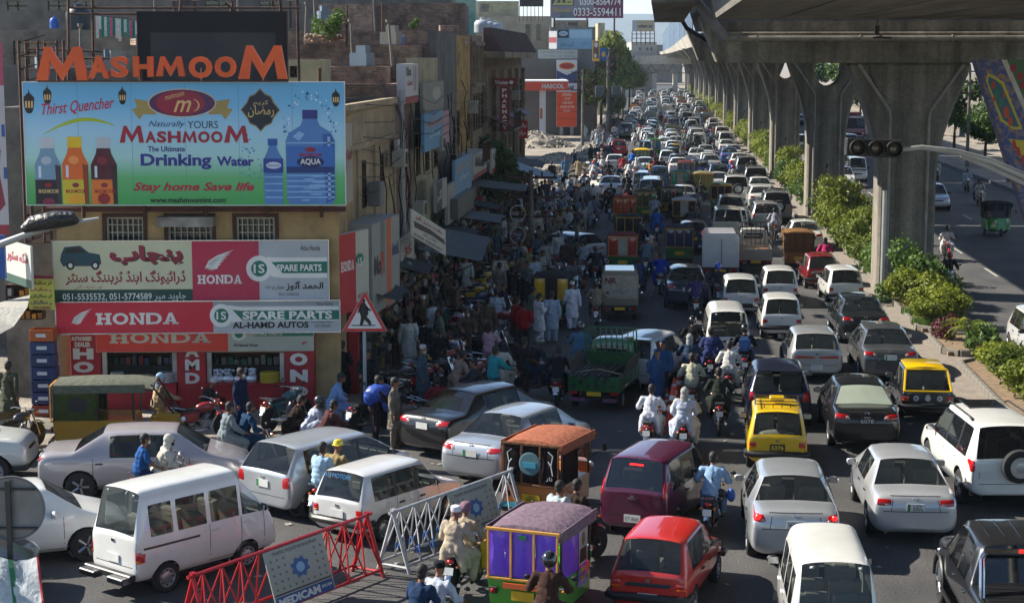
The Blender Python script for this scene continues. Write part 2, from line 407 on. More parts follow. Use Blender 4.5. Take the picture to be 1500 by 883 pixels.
def leafmat(name,a,b,tr=.35):
 m=bpy.data.materials.new(name);m.use_nodes=True;n=m.node_tree.nodes;L=m.node_tree.links
 n.remove(n['Principled BSDF']);o=n['Material Output']
 ge=n.new('ShaderNodeNewGeometry');mx=n.new('ShaderNodeMix');mx.data_type='RGBA'
 mx.inputs[6].default_value=(*a,1);mx.inputs[7].default_value=(*b,1)
 oi=n.new('ShaderNodeObjectInfo');ad=n.new('ShaderNodeMath');ad.operation='ADD';fr=n.new('ShaderNodeMath');fr.operation='MULTIPLY';fr.inputs[1].default_value=.5
 L.new(ge.outputs['Random Per Island'],ad.inputs[0]);L.new(oi.outputs['Random'],ad.inputs[1]);L.new(ad.outputs[0],fr.inputs[0]);L.new(fr.outputs[0],mx.inputs[0])
 d=n.new('ShaderNodeBsdfDiffuse');t=n.new('ShaderNodeBsdfTranslucent');gl=n.new('ShaderNodeBsdfGlossy');gl.inputs['Roughness'].default_value=.6
 L.new(mx.outputs[2],d.inputs[0]);L.new(mx.outputs[2],t.inputs[0])
 s=n.new('ShaderNodeMixShader');s.inputs[0].default_value=tr;L.new(d.outputs[0],s.inputs[1]);L.new(t.outputs[0],s.inputs[2])
 s2=n.new('ShaderNodeMixShader');s2.inputs[0].default_value=.025;L.new(s.outputs[0],s2.inputs[1]);L.new(gl.outputs[0],s2.inputs[2]);L.new(s2.outputs[0],o.inputs[0])
 return m
LEAF_Y=leafmat('hedge_leaf',(.035,.07,.008),(.24,.27,.018),.35)
LEAF_G=leafmat('green_leaf',(.035,.07,.014),(.11,.19,.03),.35)
LEAF_D=leafmat('dark_leaf',(.025,.05,.012),(.06,.11,.025),.3)
BARK=mat('bark','4d4136',rough=.95,var=.3,scale=6,bump=.8,bscale=16)
def leaves(mb,blobs,n,size,rnd,mi=0,shell=.55,elong=1.5):
 tot=sum(b[3]**2 for b in blobs)
 for(cx,cy,cz,r,sq)in blobs:
  for _ in range(int(n*r*r/tot)):
   d=Vector((rnd.gauss(0,1),rnd.gauss(0,1),rnd.gauss(0,1))).normalized();q=r*(shell+(1-shell)*rnd.random())*(1+.18*sin(d.x*5+cx*7)*cos(d.y*6+cz*3))
   p=Vector((cx,cy,cz))+Vector((d.x*q,d.y*q,d.z*q*sq))
   nrm=(d+Vector((rnd.gauss(0,.6),rnd.gauss(0,.6),rnd.gauss(0,.6)+.3))).normalized()
   a=nrm.orthogonal().normalized();a=Matrix.Rotation(rnd.random()*6.28,3,nrm)@a;b=nrm.cross(a)
   s=size*(.6+.8*rnd.random());l=s*elong*.5;h=s*.5
   mb.add([p-a*l,p-b*h*.9+a*l*.1,p+a*l,p+b*h*.9+a*l*.1],[(0,1,2,3)],mi)
def bush_mesh(seed,W,D,H,n,size,leaf):
 r=random.Random(seed);blobs=[]
 for _ in range(9):
  z=H*(.25+.6*r.random());k=.30+.2*r.random()
  blobs.append(((r.random()-.5)*W*.75,(r.random()-.5)*D*.75,z,min(W,D,H)*k*.75,1.0))
 blobs.append((0,0,H*.4,min(W,D,H)*.45,1.1))
 mb=MB();leaves(mb,blobs,n,size,r);return mb.mesh('foliage',leaf,fixn=False)
BUSH=[bush_mesh(i,1.9,2.3,[1.5,2.0,2.5,1.8][i],3000,.105,LEAF_Y)for i in range(4)]
BUSHD=[bush_mesh(20+i,1.8,2.0,[1.5,1.9][i],2000,.12,LEAF_G)for i in range(2)]
STEM=MB()
for k in range(7):
 a=k*.9;STEM.tb([(0.05*cos(a),0.05*sin(a),0),(.15*cos(a),.15*sin(a),.5),(.5*cos(a+.3),.5*sin(a+.3),1.1)],[.03,.022,.01],n=5)
STEM=STEM.mesh('stem',BARK)
ORD=['first','second','third','fourth','fifth','sixth','seventh','eighth','ninth','tenth','eleventh','twelfth','thirteenth','fourteenth','fifteenth','sixteenth','seventeenth','eighteenth','nineteenth','twentieth']
PIERN=['nearest','second','third','fourth','fifth','sixth','seventh','eighth','ninth','tenth','eleventh','twelfth','thirteenth','fourteenth']
BUSHN={}
def where_median(s):
 if s<69:return 'in front of the nearest viaduct pier'
 k=int((s-70.5)//34.15)
 return 'between the %s and %s viaduct piers'%(PIERN[min(k,12)],PIERN[min(k+1,13)])
def bush(s,t,me,sc,zs,name='shrub'):
 wh=where_median(s);n=BUSHN.get(wh,0);BUSHN[wh]=n+1
 o=em_(name,RD(s,t,.25),random.random()*6.28,'yellow green hedge shrub, %s of those %s'%(ORD[n]if n<20 else 'late '+ORD[n-20],wh),'shrub','hedge shrubs along the median')
 if me in BUSHD:o['label']='dark green shrub, %s plant %s'%(ORD[n]if n<20 else 'last',wh)
 o.scale=(sc,sc,sc*zs);link('foliage',me,o);link('stem',STEM,o);return o
r=random.Random(3)
for(s,t,i,sc,zs)in[(43,10.2,0,.9,.85),(45,10.1,1,.75,.75),(47,10.3,0,.85,.8),(49,10.1,3,.8,.85),(51,10.3,1,.72,.7),(52.3,10.1,0,.6,.75),(60.5,9.7,0,.75,.75),(61.6,10.3,3,.8,.85),(62.6,9.6,1,.75,.8),(64,10.2,0,.85,.85),(65.2,9.5,3,.9,.85)]:
 bush(s,t,BUSH[i],sc,zs)
for(s,t,i,sc,zs)in[(66.8,9.9,1,1.05,1.15),(67.6,10.5,0,1.0,1.1),(66.4,9.3,0,.95,1.0)]:bush(s,t,BUSHD[i],sc,zs)
s=74.0
while s<330:
 k=(s-72.7)%34.15
 if k<29.5:
  d=r.random()<.3 and s<150
  bush(s,9.7+.35*(r.random()-.5)+(.35 if k<3 else 0),r.choice(BUSHD)if d else r.choice(BUSH),.85+.35*r.random(),.8+.35*r.random())
  if s<140 and r.random()<.5:bush(s+1,10.5,r.choice(BUSH),.7+.3*r.random(),.8)
 s+=r.choice((1.5,2.0,2.7))if s<110 else(2.2 if s<180 else 2.9)
m=MB();rr=random.Random(9)
leaves(m,[(x0(s)+9.8,s,1.2,.95,1.1)for s in range(332,500,3)],9000,.3,rr);o=m.build('hedge',LEAF_Y,fixn=False);tag(o,kind='stuff')
def grass(n,spots,name,m_,h=.28):
 mb=MB();r=random.Random(11)
 for _ in range(n):
  c=r.choice(spots);a=r.random()*6.28;q=sqrt(r.random())*c[2]
  p=Vector((c[0]+q*cos(a),c[1]+q*sin(a),.27));b=r.random()*6.28;hh=h*(.5+r.random()*.7)
  mb.add([p+Vector((.012*cos(b),.012*sin(b),0)),p-Vector((.012*cos(b),.012*sin(b),0)),p+Vector((.10*(r.random()-.5),.10*(r.random()-.5),hh))],[(0,1,2)])
 tag(mb.build(name,m_,fixn=False),kind='stuff')
sp=[]
for s in(60.5,63,75,77,82,86,92,97,110,113,118,124,143,150):sp.append((RD(s,9.3).x,s,.55))
grass(9000,sp,'grass',LEAF_G,.3)
e=em_('small_palm',G(1413,540,.26),0,'small palm with arching fronds in the little planter bed','palm')
e.location=RD(55.6,9.9,.26)
m=MB();m.la_([(.13,0),(.11,.3),(.12,.55),(.05,.7)],n=9);m.build('trunk',BARK,e,smooth=True)
r=random.Random(5)
for k in range(22):
 a=k*2.4;L=.9+.3*r.random();el=.25+.9*r.random();m=MB();n=9
 for i in range(n):
  u=i/(n-1);x=L*u*cos(el*(1-.4*u));z=.6+L*u*sin(el)-.75*L*u*u
  for sgn in(-1,1):
   w_=.28*sin(pi*min(1,u+.12))+.03
   m.add([(x,0,z),(x+.05,0,z+.01),(x+.12,sgn*w_,z-.10)],[(0,1,2)])
 m.build('frond',LEAF_Y if k%3 else LEAF_G,e,rz=a,fixn=False)
RL=leafmat('red_leaf',(.06,.015,.02),(.16,.04,.05))
e=em_('red_shrub',RD(57.3,9.5,.26),0,'small dark red leafed shrub at the end of the palm planter','shrub')
link('foliage',bush_mesh(77,1.0,1.0,.7,700,.09,RL),e)
e=em_('shrub',RD(54.9,10.2,.26),0,'low green shrub beside the small palm','shrub');link('foliage',bush_mesh(78,1.3,1.1,.7,900,.10,LEAF_G),e)
PS=[70.5+34.15*i for i in range(14)]
PT=9.75
def pier_mesh(notch):
 prof=[(1.1,0),(1.1,4.6),(1.17,5.5),(1.36,6.4),(1.68,7.4),(2.05,8.3),(2.35,9.15)]
 out=[(x,z)for x,z in prof]+[(-x,z)for x,z in reversed(prof)]
 if notch:
  k=len(prof)
  U=[(.82*cos(a),8.75-1.05*sin(a))for a in[pi*i/10 for i in range(11)]]
  out=prof+[(.82,9.15)]+U+[(-.82,9.15)]+[(-x,z)for x,z in reversed(prof)]
 m=MB();m.prism(out,-1.0,1.0,'xz');return m.mesh('shaft',CONC,bevel=.10,seg=1)
def groove(m,pts,r=.03,y=-1.0,n=5):m.tb([(x,y,z)for x,z in pts],r,n=n)
GRM=mat('groove_shade','4b4740',rough=.9,var=.2)  # dark tone standing in for groove shade, not assigned to any mesh
def pier_panel():
 m=MB()
 arch=[(-.42,.9),(-.42,5.2)]+[(-.42*cos(a),5.2+.42*sin(a))for a in[pi*i/8 for i in range(1,8)]]+[(.42,5.2),(.42,.9)]
 for y in(-1.0,1.0):groove(m,arch,.045,y)
 return m.mesh('panel_rib',CONC)
PM=[pier_mesh(False),pier_mesh(True)];PP=pier_panel()
PIPE=mat('drain_pipe','8b8780',rough=.5,var=.2,scale=3,dirt='4a4640',dirtamt=.6)
m=MB()
for sx in(-1,1):m.tb([(sx*2.0,-1.06,9.1),(sx*.78,-1.06,7.3),(sx*.74,-1.06,7.0),(sx*.74,-1.06,.3)],.065,n=7)
PPIPE=m.mesh('drain_pipe',PIPE,smooth=True)
def beam_mesh(L=7.5,zb=9.15,rise=10.95):
 m=MB();out=[(-L,zb),(L,zb),(L+.75,rise),(L+.35,rise),(L-.1,10.35),(-L+.1,10.35),(-L-.35,rise),(-L-.75,rise)]
 m.prism(out,-1.1,1.1,'xz');m.box(-L+.4,-1.28,9.95,L-.4,-1.1,10.12);m.box(-L+.1,-.4,10.34,L-.1,.4,10.79 if rise>10.5 else 10.36);return m.mesh('cap_beam',CONC,bevel=.04)
BM=beam_mesh();BM2=beam_mesh(7.3,9.15,10.0)
for i,s in enumerate(PS):
 e=em_('viaduct_pier',RD(s,PT),rdang(s),'%s concrete viaduct pier with flared %s, counting from the camera'%(PIERN[i]if i else 'nearest and widest','solid head' if i==0 else 'arms and an open notch'),'pier','viaduct piers')
 link('shaft',PM[0 if i==0 else 1],e);link('panel_rib',PP,e)
 link('drain_pipe',PPIPE,e);link('cap_beam',BM if i<2 else BM2,e)
 if i==0:
  m=MB();m.tb([(1.55*cos(a),-1.0,9.1-1.55*sin(a))for a in[pi*j/16 for j in range(17)]],.04,n=5);m.build('panel_rib',CONC,e)
  m=MB();m.cyl((-.86,-1.03,.5),(-.86,-1.03,4.2),.10,n=10);m.build('conduit',mat('galvanised','a8aaa8',rough=.4,metal=.5,var=.15),e,smooth=True)
  m=MB();m.tb([(-7.3,-1.35,10.1),(6.6,-1.35,10.1),(6.9,-1.35,10.0),(8.6,-1.5,8.6)],.09,n=8)
  for x in(-6,-2,1.5,5):m.cb_((x,-1.33,10.1),(.05,.2,.26))
  m.build('beam_pipe',PIPE,e,smooth=True)
  m=MB();m.tb([(-7.2,-1.35,10.1),(-8.9,-2.0,12.2),(-9.4,-2.2,13.2)],.2,n=10);m.build('downpipe',mat('grey_pipe','77767a',rough=.4,var=.2),e,smooth=True)
  m=MB();m.tb([(-1.4,-1.4,10.9),(-1.4,-1.4,10.35),(-1.2,-1.35,10.15)],.03,n=5);m.cb_((-1.4,-1.42,10.4),(.18,.12,.35));m.cb_((-1.2,-1.4,10.12),(.7,.14,.08));m.build('light_bracket',Bk_,e)
 if i==1:
  m=MB();m.tb([(-5.6,-1.5,9.5),(-8.2,-1.6,11.0),(-8.5,-1.6,11.5),(-8.5,-1.6,12.9),(-7.9,-1.6,14)],.13,n=8);m.build('downpipe',Bk_,e,smooth=True)
 if 0<i<6:
  m=MB();m.ell((.05,-1.02,3.1),(.07,.03,.12));m.cb_((.0,-1.02,2.85),(.05,.04,.4));m.build('stencil_mark',BLK,e)
DECKM=mat('deck_concrete','7f7a70',rough=.85,var=.15,scale=.8,bump=.3,bscale=10,dirt='55504a',dirtamt=.6)
finer(DECKM,5,.88,1.1,(1.5,.12,1.5),.6)
def local_span(sa,sb):
 return Vector(RD(sa,0)),Vector(RD(sb,0))
spans=[(14,69.3)]+[(PS[i]+.9,PS[i+1]-.9)for i in range(13)]+[(PS[13]+.9,560)]
for i,(sa,sb)in enumerate(spans):
 A=RD(sa,0);B=RD(sb,0);e=em_('viaduct_span',(A.x,A.y,0),atan2(B.y-A.y,B.x-A.x)-pi/2,'concrete viaduct deck span %s'%('overhead at the top right, nearest the camera' if i==0 else 'running from the %s pier to the next one'%PIERN[min(i-1,13)]),'viaduct deck','viaduct deck spans')
 L=(B-A).length;m=None
 if i<2:
  for k in range(6):
   t0=2.0+2.42*k;m=MB()
   lo=[(t0+.03,0,10.8),(t0+2.36,0,10.8),(t0+2.36,L,10.8),(t0+.03,L,10.8)];dl=-.5 if k==0 else 0;dr=.5 if k==5 else 0
   m.hexa(lo,[(t0+.03+dl,0,12.3),(t0+2.36+dr,0,12.3),(t0+2.36+dr,L,12.3),(t0+.03+dl,L,12.3)])
   m.build('girder',DECKM,e)
  m=MB();m.box(.2,0,12.33,19.3,L,12.6);m.build('deck_slab',DECKM,e)
  for t in(.2,19.1):
   n=int(L/2.5)
   for k in range(n):
    m=MB();m.box(t,k*L/n+.02,12.3,t+.2,(k+1)*L/n-.02,13.5);m.build('parapet_panel',Cw_,e)
 else:
  m=MB();m.box(2.2,0,10.02,17.3,L,10.35);m.build('deck_slab',DECKM,e)
  for t in(1.75,17.5):
   m=MB();n=int(L/1.7)
   for k in range(n):
    y=k*L/n;m.hexa([(t+.25,y+.02,10.0),(t+.45,y+.02,10.0),(t+.45,y+L/n-.02,10.0),(t+.25,y+L/n-.02,10.0)],[(t-.12,y+.02,10.75),(t+.1,y+.02,10.75),(t+.1,y+L/n-.02,10.75),(t-.12,y+L/n-.02,10.75)])
   m.build('parapet',Cw_,e)
  m=MB()
  for k in range(int(L/3.4)):
   y=k*3.4+.6
   m.prism([(y,9.2),(y+.25,9.2),(y+.25,10.0),(y,10.0)],2.3,2.5,'yz');m.add([(2.3,y,9.5),(2.3,y+.2,9.5),(2.0,y+.2,10),(2.0,y,10),(2.5,y,10),(2.5,y+.2,10)],[(0,1,2,3),(0,3,4),(1,5,2)])
  m.build('rib',CONC,e)
 if 2<=i<=12:
  m=MB();n=int(L/2.8)
  for k in range(n):
   y=k*L/n;m.cyl((1.85,y,10.6),(1.85,y,15.3),.03,n=4)
   if k%3==0:m.cyl((1.85,y,10.6),(1.85,y,15.3),.06,n=4)
  for z in(12.2,15.2):m.cyl((1.85,0,z),(1.85,L,z),.02,n=4)
  m.build('screen_fence',mat('blue_grey_steel','6c7f92',rough=.5,metal=.3,var=.2),e)
one('station_canopy',DECKM,lambda m:m.prism([(x0(66)-.35,66),(x0(66)+1.3,66),(x0(104)+1.3,104),(x0(104)-.35,104)],11.35,11.75,'xy'),'dark slab edge sticking out beside the deck at the top of the frame','canopy')
PAINT=paint('b9bbbc');PAINT2=paint('3a3a3a')
class Proto:
 def __init__(s):s.parts=[];s.lod=None
 def add(s,name,me,par=-1,loc=None):s.parts.append((name,me,par,loc));return len(s.parts)-1
 def mb(s,name,mb,mats,par=-1,loc=None,**k):return s.add(name,mb.mesh(name,mats,**k),par,loc)
def lod_mesh(pr,name='body'):
 if pr.lod:return pr.lod
 me=bpy.data.meshes.new(name);bm=bmesh.new();mats=[]
 for(n,m,par,loc)in pr.parts:
  off=Vector(loc or(0,0,0));q=par
  while q>=0:off+=Vector(pr.parts[q][3]or(0,0,0));q=pr.parts[q][2]
  idx=[]
  for mt in m.materials:
   if mt not in mats:mats.append(mt)
   idx.append(mats.index(mt))
  t=m.copy();t.transform(Matrix.Translation(off))
  if len(idx):
   mi=[0]*len(t.polygons);t.polygons.foreach_get('material_index',mi);t.polygons.foreach_set('material_index',[idx[min(i,len(idx)-1)]for i in mi])
  b4=len(bm.faces);bm.from_mesh(t);bpy.data.meshes.remove(t)
 bm.to_mesh(me);bm.free()
 for mt in mats:me.materials.append(mt)
 pr.lod=me;return me
def in_(pr,name,loc,rz,sub,label=None,cat=None,group=None,lod=False,scale=None):
 """sub: dict {placeholder material: replacement}"""
 if lod:
  me=lod_mesh(pr);o=link(name,me);o.location=loc;o.rotation_euler=(0,0,rz)
  for i,m in enumerate(me.materials):
   if m in sub:o.material_slots[i].link='OBJECT';o.material_slots[i].material=sub[m]
  tag(o,label,cat,group);THINGS.append(o)
  if scale:o.scale=scale
  return o
 e=em_(name,loc,rz,label,cat,group)
 if scale:e.scale=scale
 obs=[]
 for(n,me,par,lc)in pr.parts:
  o=link(n,me,e if par<0 else obs[par],lc)
  for i,m in enumerate(me.materials):
   if m in sub:o.material_slots[i].link='OBJECT';o.material_slots[i].material=sub[m]
  obs.append(o)
 return e
def ring(st):
 y,zb,zbelt,zt,hm,hb,ht=st[:7]
 cab=zt-zbelt>.22
 k=(zt-zbelt)
 z5=zt-(st[8]if len(st)>8 else.09)if cab else zbelt+.35*k
 x5=ht if cab else hb-.02
 x6=ht-.07 if cab else hb-.09;z6=zt-.03 if cab else zt-.015
 zm=zb+(zbelt-zb)*.55
 return[(0,zb),(hm*.72,zb),(hm-.03,zb+.07),(hm,zm),(hb,zbelt),(x5,z5),(x6,z6),(x6*.55,zt),(0,zt+.012)]
def car_shell(sts,crease=.75,lvl=2):
 """sts: (y, zbottom, zbelt, ztop, half mid, half belt, half roof, flag). flags: w glass on top strip, s glass on side strip"""
 R=[ring(s)for s in sts];n=len(R);V=[];idx=[]
 for s,r in zip(sts,R):
  row=[]
  for j,(x,z)in enumerate(r):
   if j in(0,8):V.append((0,s[0],z));row.append((len(V)-1,)*2)
   else:V.append((x,s[0],z));V.append((-x,s[0],z));row.append((len(V)-2,len(V)-1))
  idx.append(row)
 F_=[];MI=[]
 wn=0;sn=0;gid={}
 names=['body']
 for i in range(n-1):
  fl=sts[i][7]
  for j in range(8):
   mi=0
   for side in(0,1):
    mi=0
    if 'w' in fl and j in(6,7):
     key=('w',i);gid.setdefault(key,len(gid)+1);mi=gid[key]
    if j==4 and fl=='' and len(sts[i])<9 and 0<i<n-2 and 's' in sts[i-1][7]and 's' in sts[i+1][7]:
     gid.setdefault(('p',0),len(gid)+1);mi=gid[('p',0)]
    if 's' in fl and j==4:
     key=('s',i,side);gid.setdefault(key,len(gid)+1);mi=gid[key]
    a,b=idx[i][j][side],idx[i][j+1][side];c,d=idx[i+1][j+1][side],idx[i+1][j][side]
    F_.append((a,d,c,b)if side==0 else(a,b,c,d));MI.append(mi)
 for k,i in((0,0),(1,n-1)):
  row=idx[i]
  for j in range(8):
   a,b=row[j][0],row[j+1][0];c,d=row[j+1][1],row[j][1]
   q=[a,b,c,d];q2=[]
   for v in q:
    if v not in q2:q2.append(v)
   if k:q2=q2[::-1]
   F_.append(tuple(q2));MI.append(0)
 me=bpy.data.meshes.new('shell');me.from_pydata(V,[],F_)
 for i in range(len(gid)+1):me.materials.append(PAINT)
 me.polygons.foreach_set('material_index',MI)
 bm=bmesh.new();bm.from_mesh(me);cr=bm.edges.layers.float.new('crease_edge')
 cv=bm.verts.layers.float.new('crease_vert')
 for e in bm.edges:
  ms={f.material_index for f in e.link_faces}
  if len(ms)>1:e[cr]=max(crease,.9)
 for v in bm.verts:
  fs=[f for f in v.link_faces if f.material_index>0]
  if len({f.material_index for f in fs})==1 and len(fs)==1:v[cv]=.55
  elif len(fs)>=2 and len(v.link_faces)>2:v[cv]=.35
 belt={idx[i][4][s]for i in range(n)for s in(0,1)};low={idx[i][1][s]for i in range(n)for s in(0,1)}
 for e in bm.edges:
  a,b=e.verts[0].index,e.verts[1].index
  if a in belt and b in belt:e[cr]=max(e[cr],.45)
  if a in low and b in low:e[cr]=.6
 bm.normal_update();bmesh.ops.recalc_face_normals(bm,faces=bm.faces)
 bm.to_mesh(me);bm.free()
 ev=ev_(me,[('SUBSURF',dict(levels=lvl,render_levels=lvl))])
 return ev,gid
class Body:
 def __init__(s,sts,wheels,wr,crease=.75):
  s.me,s.gid=car_shell(sts,crease);s.sts=sts
  bm=bmesh.new();bm.from_mesh(s.me);s.bvh=BVHTree.FromBMesh(bm);s.bm=bm
  s.wheels=wheels;s.wr=wr
  s.ymin=min(v.co.y for v in bm.verts);s.ymax=max(v.co.y for v in bm.verts)
 def hit(s,d,a,b):
  if d=='rear':o,v=Vector((a,-9,b)),Vector((0,1,0))
  elif d=='front':o,v=Vector((a,9,b)),Vector((0,-1,0))
  elif d=='right':o,v=Vector((5,a,b)),Vector((-1,0,0))
  elif d=='left':o,v=Vector((-5,a,b)),Vector((1,0,0))
  else:o,v=Vector((a,b,9)),Vector((0,0,-1))
  loc,nor,i,_=s.bvh.ray_cast(o,v)
  if loc is None:
   o2=o+v*(9-2.0 if d in('rear','front')else 4.2)
   loc,nor,i,_=s.bvh.find_nearest(o2)
  return loc,nor
 def pt_(s,mb,d,quad,off=.008,n=(5,4),mi=0,edge=.012):
  """quad: 4 corners (a,b) bilinear"""
  q=quad if isinstance(quad[0],(tuple,list))else[(quad[0],quad[1]),(quad[2],quad[1]),(quad[2],quad[3]),(quad[0],quad[3])]
  nu,nv=n;P=[]
  for j in range(nv+1):
   for i in range(nu+1):
    u,v=i/nu,j/nv
    a=(1-u)*(1-v)*q[0][0]+u*(1-v)*q[1][0]+u*v*q[2][0]+(1-u)*v*q[3][0]
    b=(1-u)*(1-v)*q[0][1]+u*(1-v)*q[1][1]+u*v*q[2][1]+(1-u)*v*q[3][1]
    l,nr=s.hit(d,a,b)
    out={'rear':Vector((0,-1,0)),'front':Vector((0,1,0)),'right':Vector((1,0,0)),'left':Vector((-1,0,0)),'top':Vector((0,0,1))}[d]
    if nr.dot(out)<0:nr=-nr
    bd=i in(0,nu)or j in(0,nv)
    P.append(l+nr*(-.004 if bd and edge else off))
  f=[(j*(nu+1)+i,j*(nu+1)+i+1,(j+1)*(nu+1)+i+1,(j+1)*(nu+1)+i)for j in range(nv)for i in range(nu)]
  mb.add(P,f,mi);return mb
 def finish(s,pr,arch=1.16,wellmat=DARK):
  bm=s.bm;zc=s.wr
  for(y0,)in[(w,)for w in s.wheels]:
   R=s.wr*arch
   dele=[]
   for f in bm.faces:
    c=f.calc_center_median()
    if abs(c.x)>.45 and abs(f.normal.x)>.12 or(abs(c.x)>.5 and c.z<zc):
     if(c.y-y0)**2+(c.z-zc)**2<R*R:dele.append(f)
   bmesh.ops.delete(bm,geom=dele,context='FACES')
   for v in bm.verts:
    if v.is_boundary and abs(v.co.x)>.45:
     dy,dz=v.co.y-y0,v.co.z-zc;r=sqrt(dy*dy+dz*dz)
     if r<R*1.35 and dz>-.12:v.co.y=y0+dy/r*R;v.co.z=zc+dz/r*R
  names={k:v for k,v in s.gid.items()}
  glass={}
  for f in bm.faces:
   if f.material_index:glass.setdefault(f.material_index,[]).append(f)
  parts=[]
  inv={v:k for k,v in s.gid.items()}
  ws=sorted([k[1]for k in s.gid if k[0]=='w'])
  for mi,fs in glass.items():
   k=inv[mi];vs={};P=[];Fc=[]
   for f in fs:
    q=[]
    for v in f.verts:
     if v not in vs:vs[v]=len(P);P.append(v.co-v.normal*.012)
     q.append(vs[v])
    Fc.append(tuple(q))
   m=MB();m.add(P,Fc)
   if k[0]=='p':parts.append(('pillar_trim',m));continue
   if k[0]=='w':nm='rear_window' if(k[1]==ws[0]and len(ws)>1)else 'windscreen'
   else:nm='side_window'
   parts.append((nm,m))
  bmesh.ops.delete(bm,geom=[f for f in bm.faces if f.material_index],context='FACES')
  me=bpy.data.meshes.new('body');bm.to_mesh(me);bm.free()
  me.materials.clear();me.materials.append(PAINT)
  me.polygons.foreach_set('material_index',[0]*len(me.polygons));me.polygons.foreach_set('use_smooth',[True]*len(me.polygons))
  bi=pr.add('body',me)
  for nm,m in parts:pr.add(nm,m.mesh(nm,[Bk_ if nm=='pillar_trim' else s.glass if nm!='side_window' else s.glass_side],smooth=True,fixn=False),bi)
  return bi
 glass=GLASS;glass_side=GLASS
WHEELS={}
def wheel_mesh(r,w,alloy=True):
 k=(r,w,alloy)
 if k in WHEELS:return WHEELS[k]
 t=MB();rr=r*.66
 t.la_([(rr,-w/2),(r*.93,-w/2),(r,-w/2+.025),(r,w/2-.025),(r*.93,w/2),(rr,w/2),(rr,-w/2)],axis='x',n=22)
 h=MB();h.la_([(rr,-w*.3),(rr,w*.46),(rr*.9,w*.46),(rr*.82,w*.30),(rr*.3,w*.30),(rr*.22,w*.44),(.001,w*.44)],axis='x',n=18)
 h2=MB()
 if alloy:
  for a in range(5):
   q=a*2*pi/5
   h2.cyl((w*.42,rr*.12*cos(q),rr*.12*sin(q)),(w*.40,rr*.93*cos(q),rr*.93*sin(q)),rr*.13,rr*.16,n=5)
 else:
  h2.la_([(rr*.6,w*.34),(rr*.45,w*.42),(.001,w*.42)],axis='x',n=12)
  for a in range(8):
   q=a*2*pi/8;h2.ell((w*.36,rr*.76*cos(q),rr*.76*sin(q)),.018,6,4,1)
 base=mat('rim_shadow','2a2a2c' if alloy else '8d8f92',rough=.5,metal=.5,var=.1)if alloy else mat('steel_rim','8f9194',rough=.4,metal=.5,var=.15)
 WHEELS[k]=(t.mesh('wheel',TYRE,smooth=True),h.mesh('rim',base,smooth=True),h2.mesh('rim_spokes',[RIM,DARK],smooth=True))
 return WHEELS[k]
def add_wheels(pr,ys,tr,r,w,alloy=True):
 T,H,S=wheel_mesh(r,w,alloy)
 for y in ys:
  for sx in(1,-1):
   i=pr.add('wheel',T if sx>0 else flipx(T),-1,(sx*tr,y,r));pr.add('rim',H if sx>0 else flipx(H),i);pr.add('rim_spokes',S if sx>0 else flipx(S),i)
_FX={}
def flipx(me):
 if me in _FX:return _FX[me]
 m=me.copy();m.transform(Matrix.Scale(-1,4,(1,0,0)));m.flip_normals();_FX[me]=m;return m
def interior(pr,W,y0,y1,belt,rows=((.35,),(-.45,)),floor=.35,bench=True):
 m=MB();m.box(-W*.86,y0,floor-.05,W*.86,y1,floor+.12,1)
 m.box(-W*.86,y0,floor,W*.86,y0+.25,belt-.06,1)
 m.box(-W*.86,y1-.18,floor,W*.86,y1+.1,belt-.02,1)
 for i,(y,)in enumerate(rows):
  xs=(-.36*W/.85,.36*W/.85)
  for x in xs:
   w_=.25
   m.cb_((x,y+.22,floor+.25),(2*w_,.5,.2));m.cb_((x,y-.06,floor+.55),(2*w_,.15,.62),rx=.18);m.cb_((x,y-.13,belt+.08),(.24,.10,.17))
 pr.mb('seats',m,[SEATM,mat('cabin_lining','232325',rough=.9)],bevel=.02)
 m=MB();m.tb([(.36+.17*cos(a),y1-.42+.05*sin(a),belt-.06+.16*sin(a))for a in[2*pi*i/12 for i in range(12)]],.014,n=5,closed=True);pr.mb('steering_wheel',m,Bk_)
def mirrors(pr,x,y,z,m0=None):
 for sx in(1,-1):
  m=MB();m.ell((sx*(x+.10),y,z),(.11,.06,.075),8,6);m.box(sx*x-.02,y-.02,z-.06,sx*x+.04*sx+.02,y+.03,z-.02)
  i=pr.mb('mirror',m,[m0 or Bk_],smooth=True)
  m=MB();m.cb_((sx*(x+.10),y-.055,z),(.17,.012,.11));pr.mb('mirror_glass',m,CHROME,i)
def lines(B,pr,bi,ys,z0,z1,zh=None):
 """door gaps and handles"""
 for side in('right','left'):
  m=MB()
  for y in ys:B.pt_(m,side,(y-.006,z0,y+.006,z1),.0015,(1,6),edge=0)
  B.pt_(m,side,(ys[0],z0,ys[-1],z0+.012),.0015,(8,1),edge=0)
  pr.mb('door_gap',m,DARK,bi,fixn=False)
  if zh:
   for i in range(len(ys)-1):
    m=MB();y=ys[i]+.13;l,nr=B.hit(side,y,zh);s_=1 if side=='right' else-1
    m.cb_((l.x+s_*.015,y,zh),(.03,.16,.03));pr.mb('door_handle',m,[PAINT if zh>.9 else Bk_],bi,bevel=.008)
def pl_(pr,B,bi,x,z,w=.34,h=.15,m=PLATE,d='rear',sq_=None):
 l,nr=B.hit(d,x,z);s_=-1 if d=='rear' else 1;mb=MB();y=l.y+s_*.018
 mb.box(x-w/2,y-.006,z-h/2,x+w/2,y+.006,z+h/2)
 i=pr.mb('number_plate',mb,m,bi)
 if sq_:mb=MB();mb.box(x-w/2,y+s_*.008-.002,z-h/2,x-w/2+.06,y+s_*.008+.002,z+h/2);pr.mb('plate_band',mb,sq_,i)
 return y+s_*.012
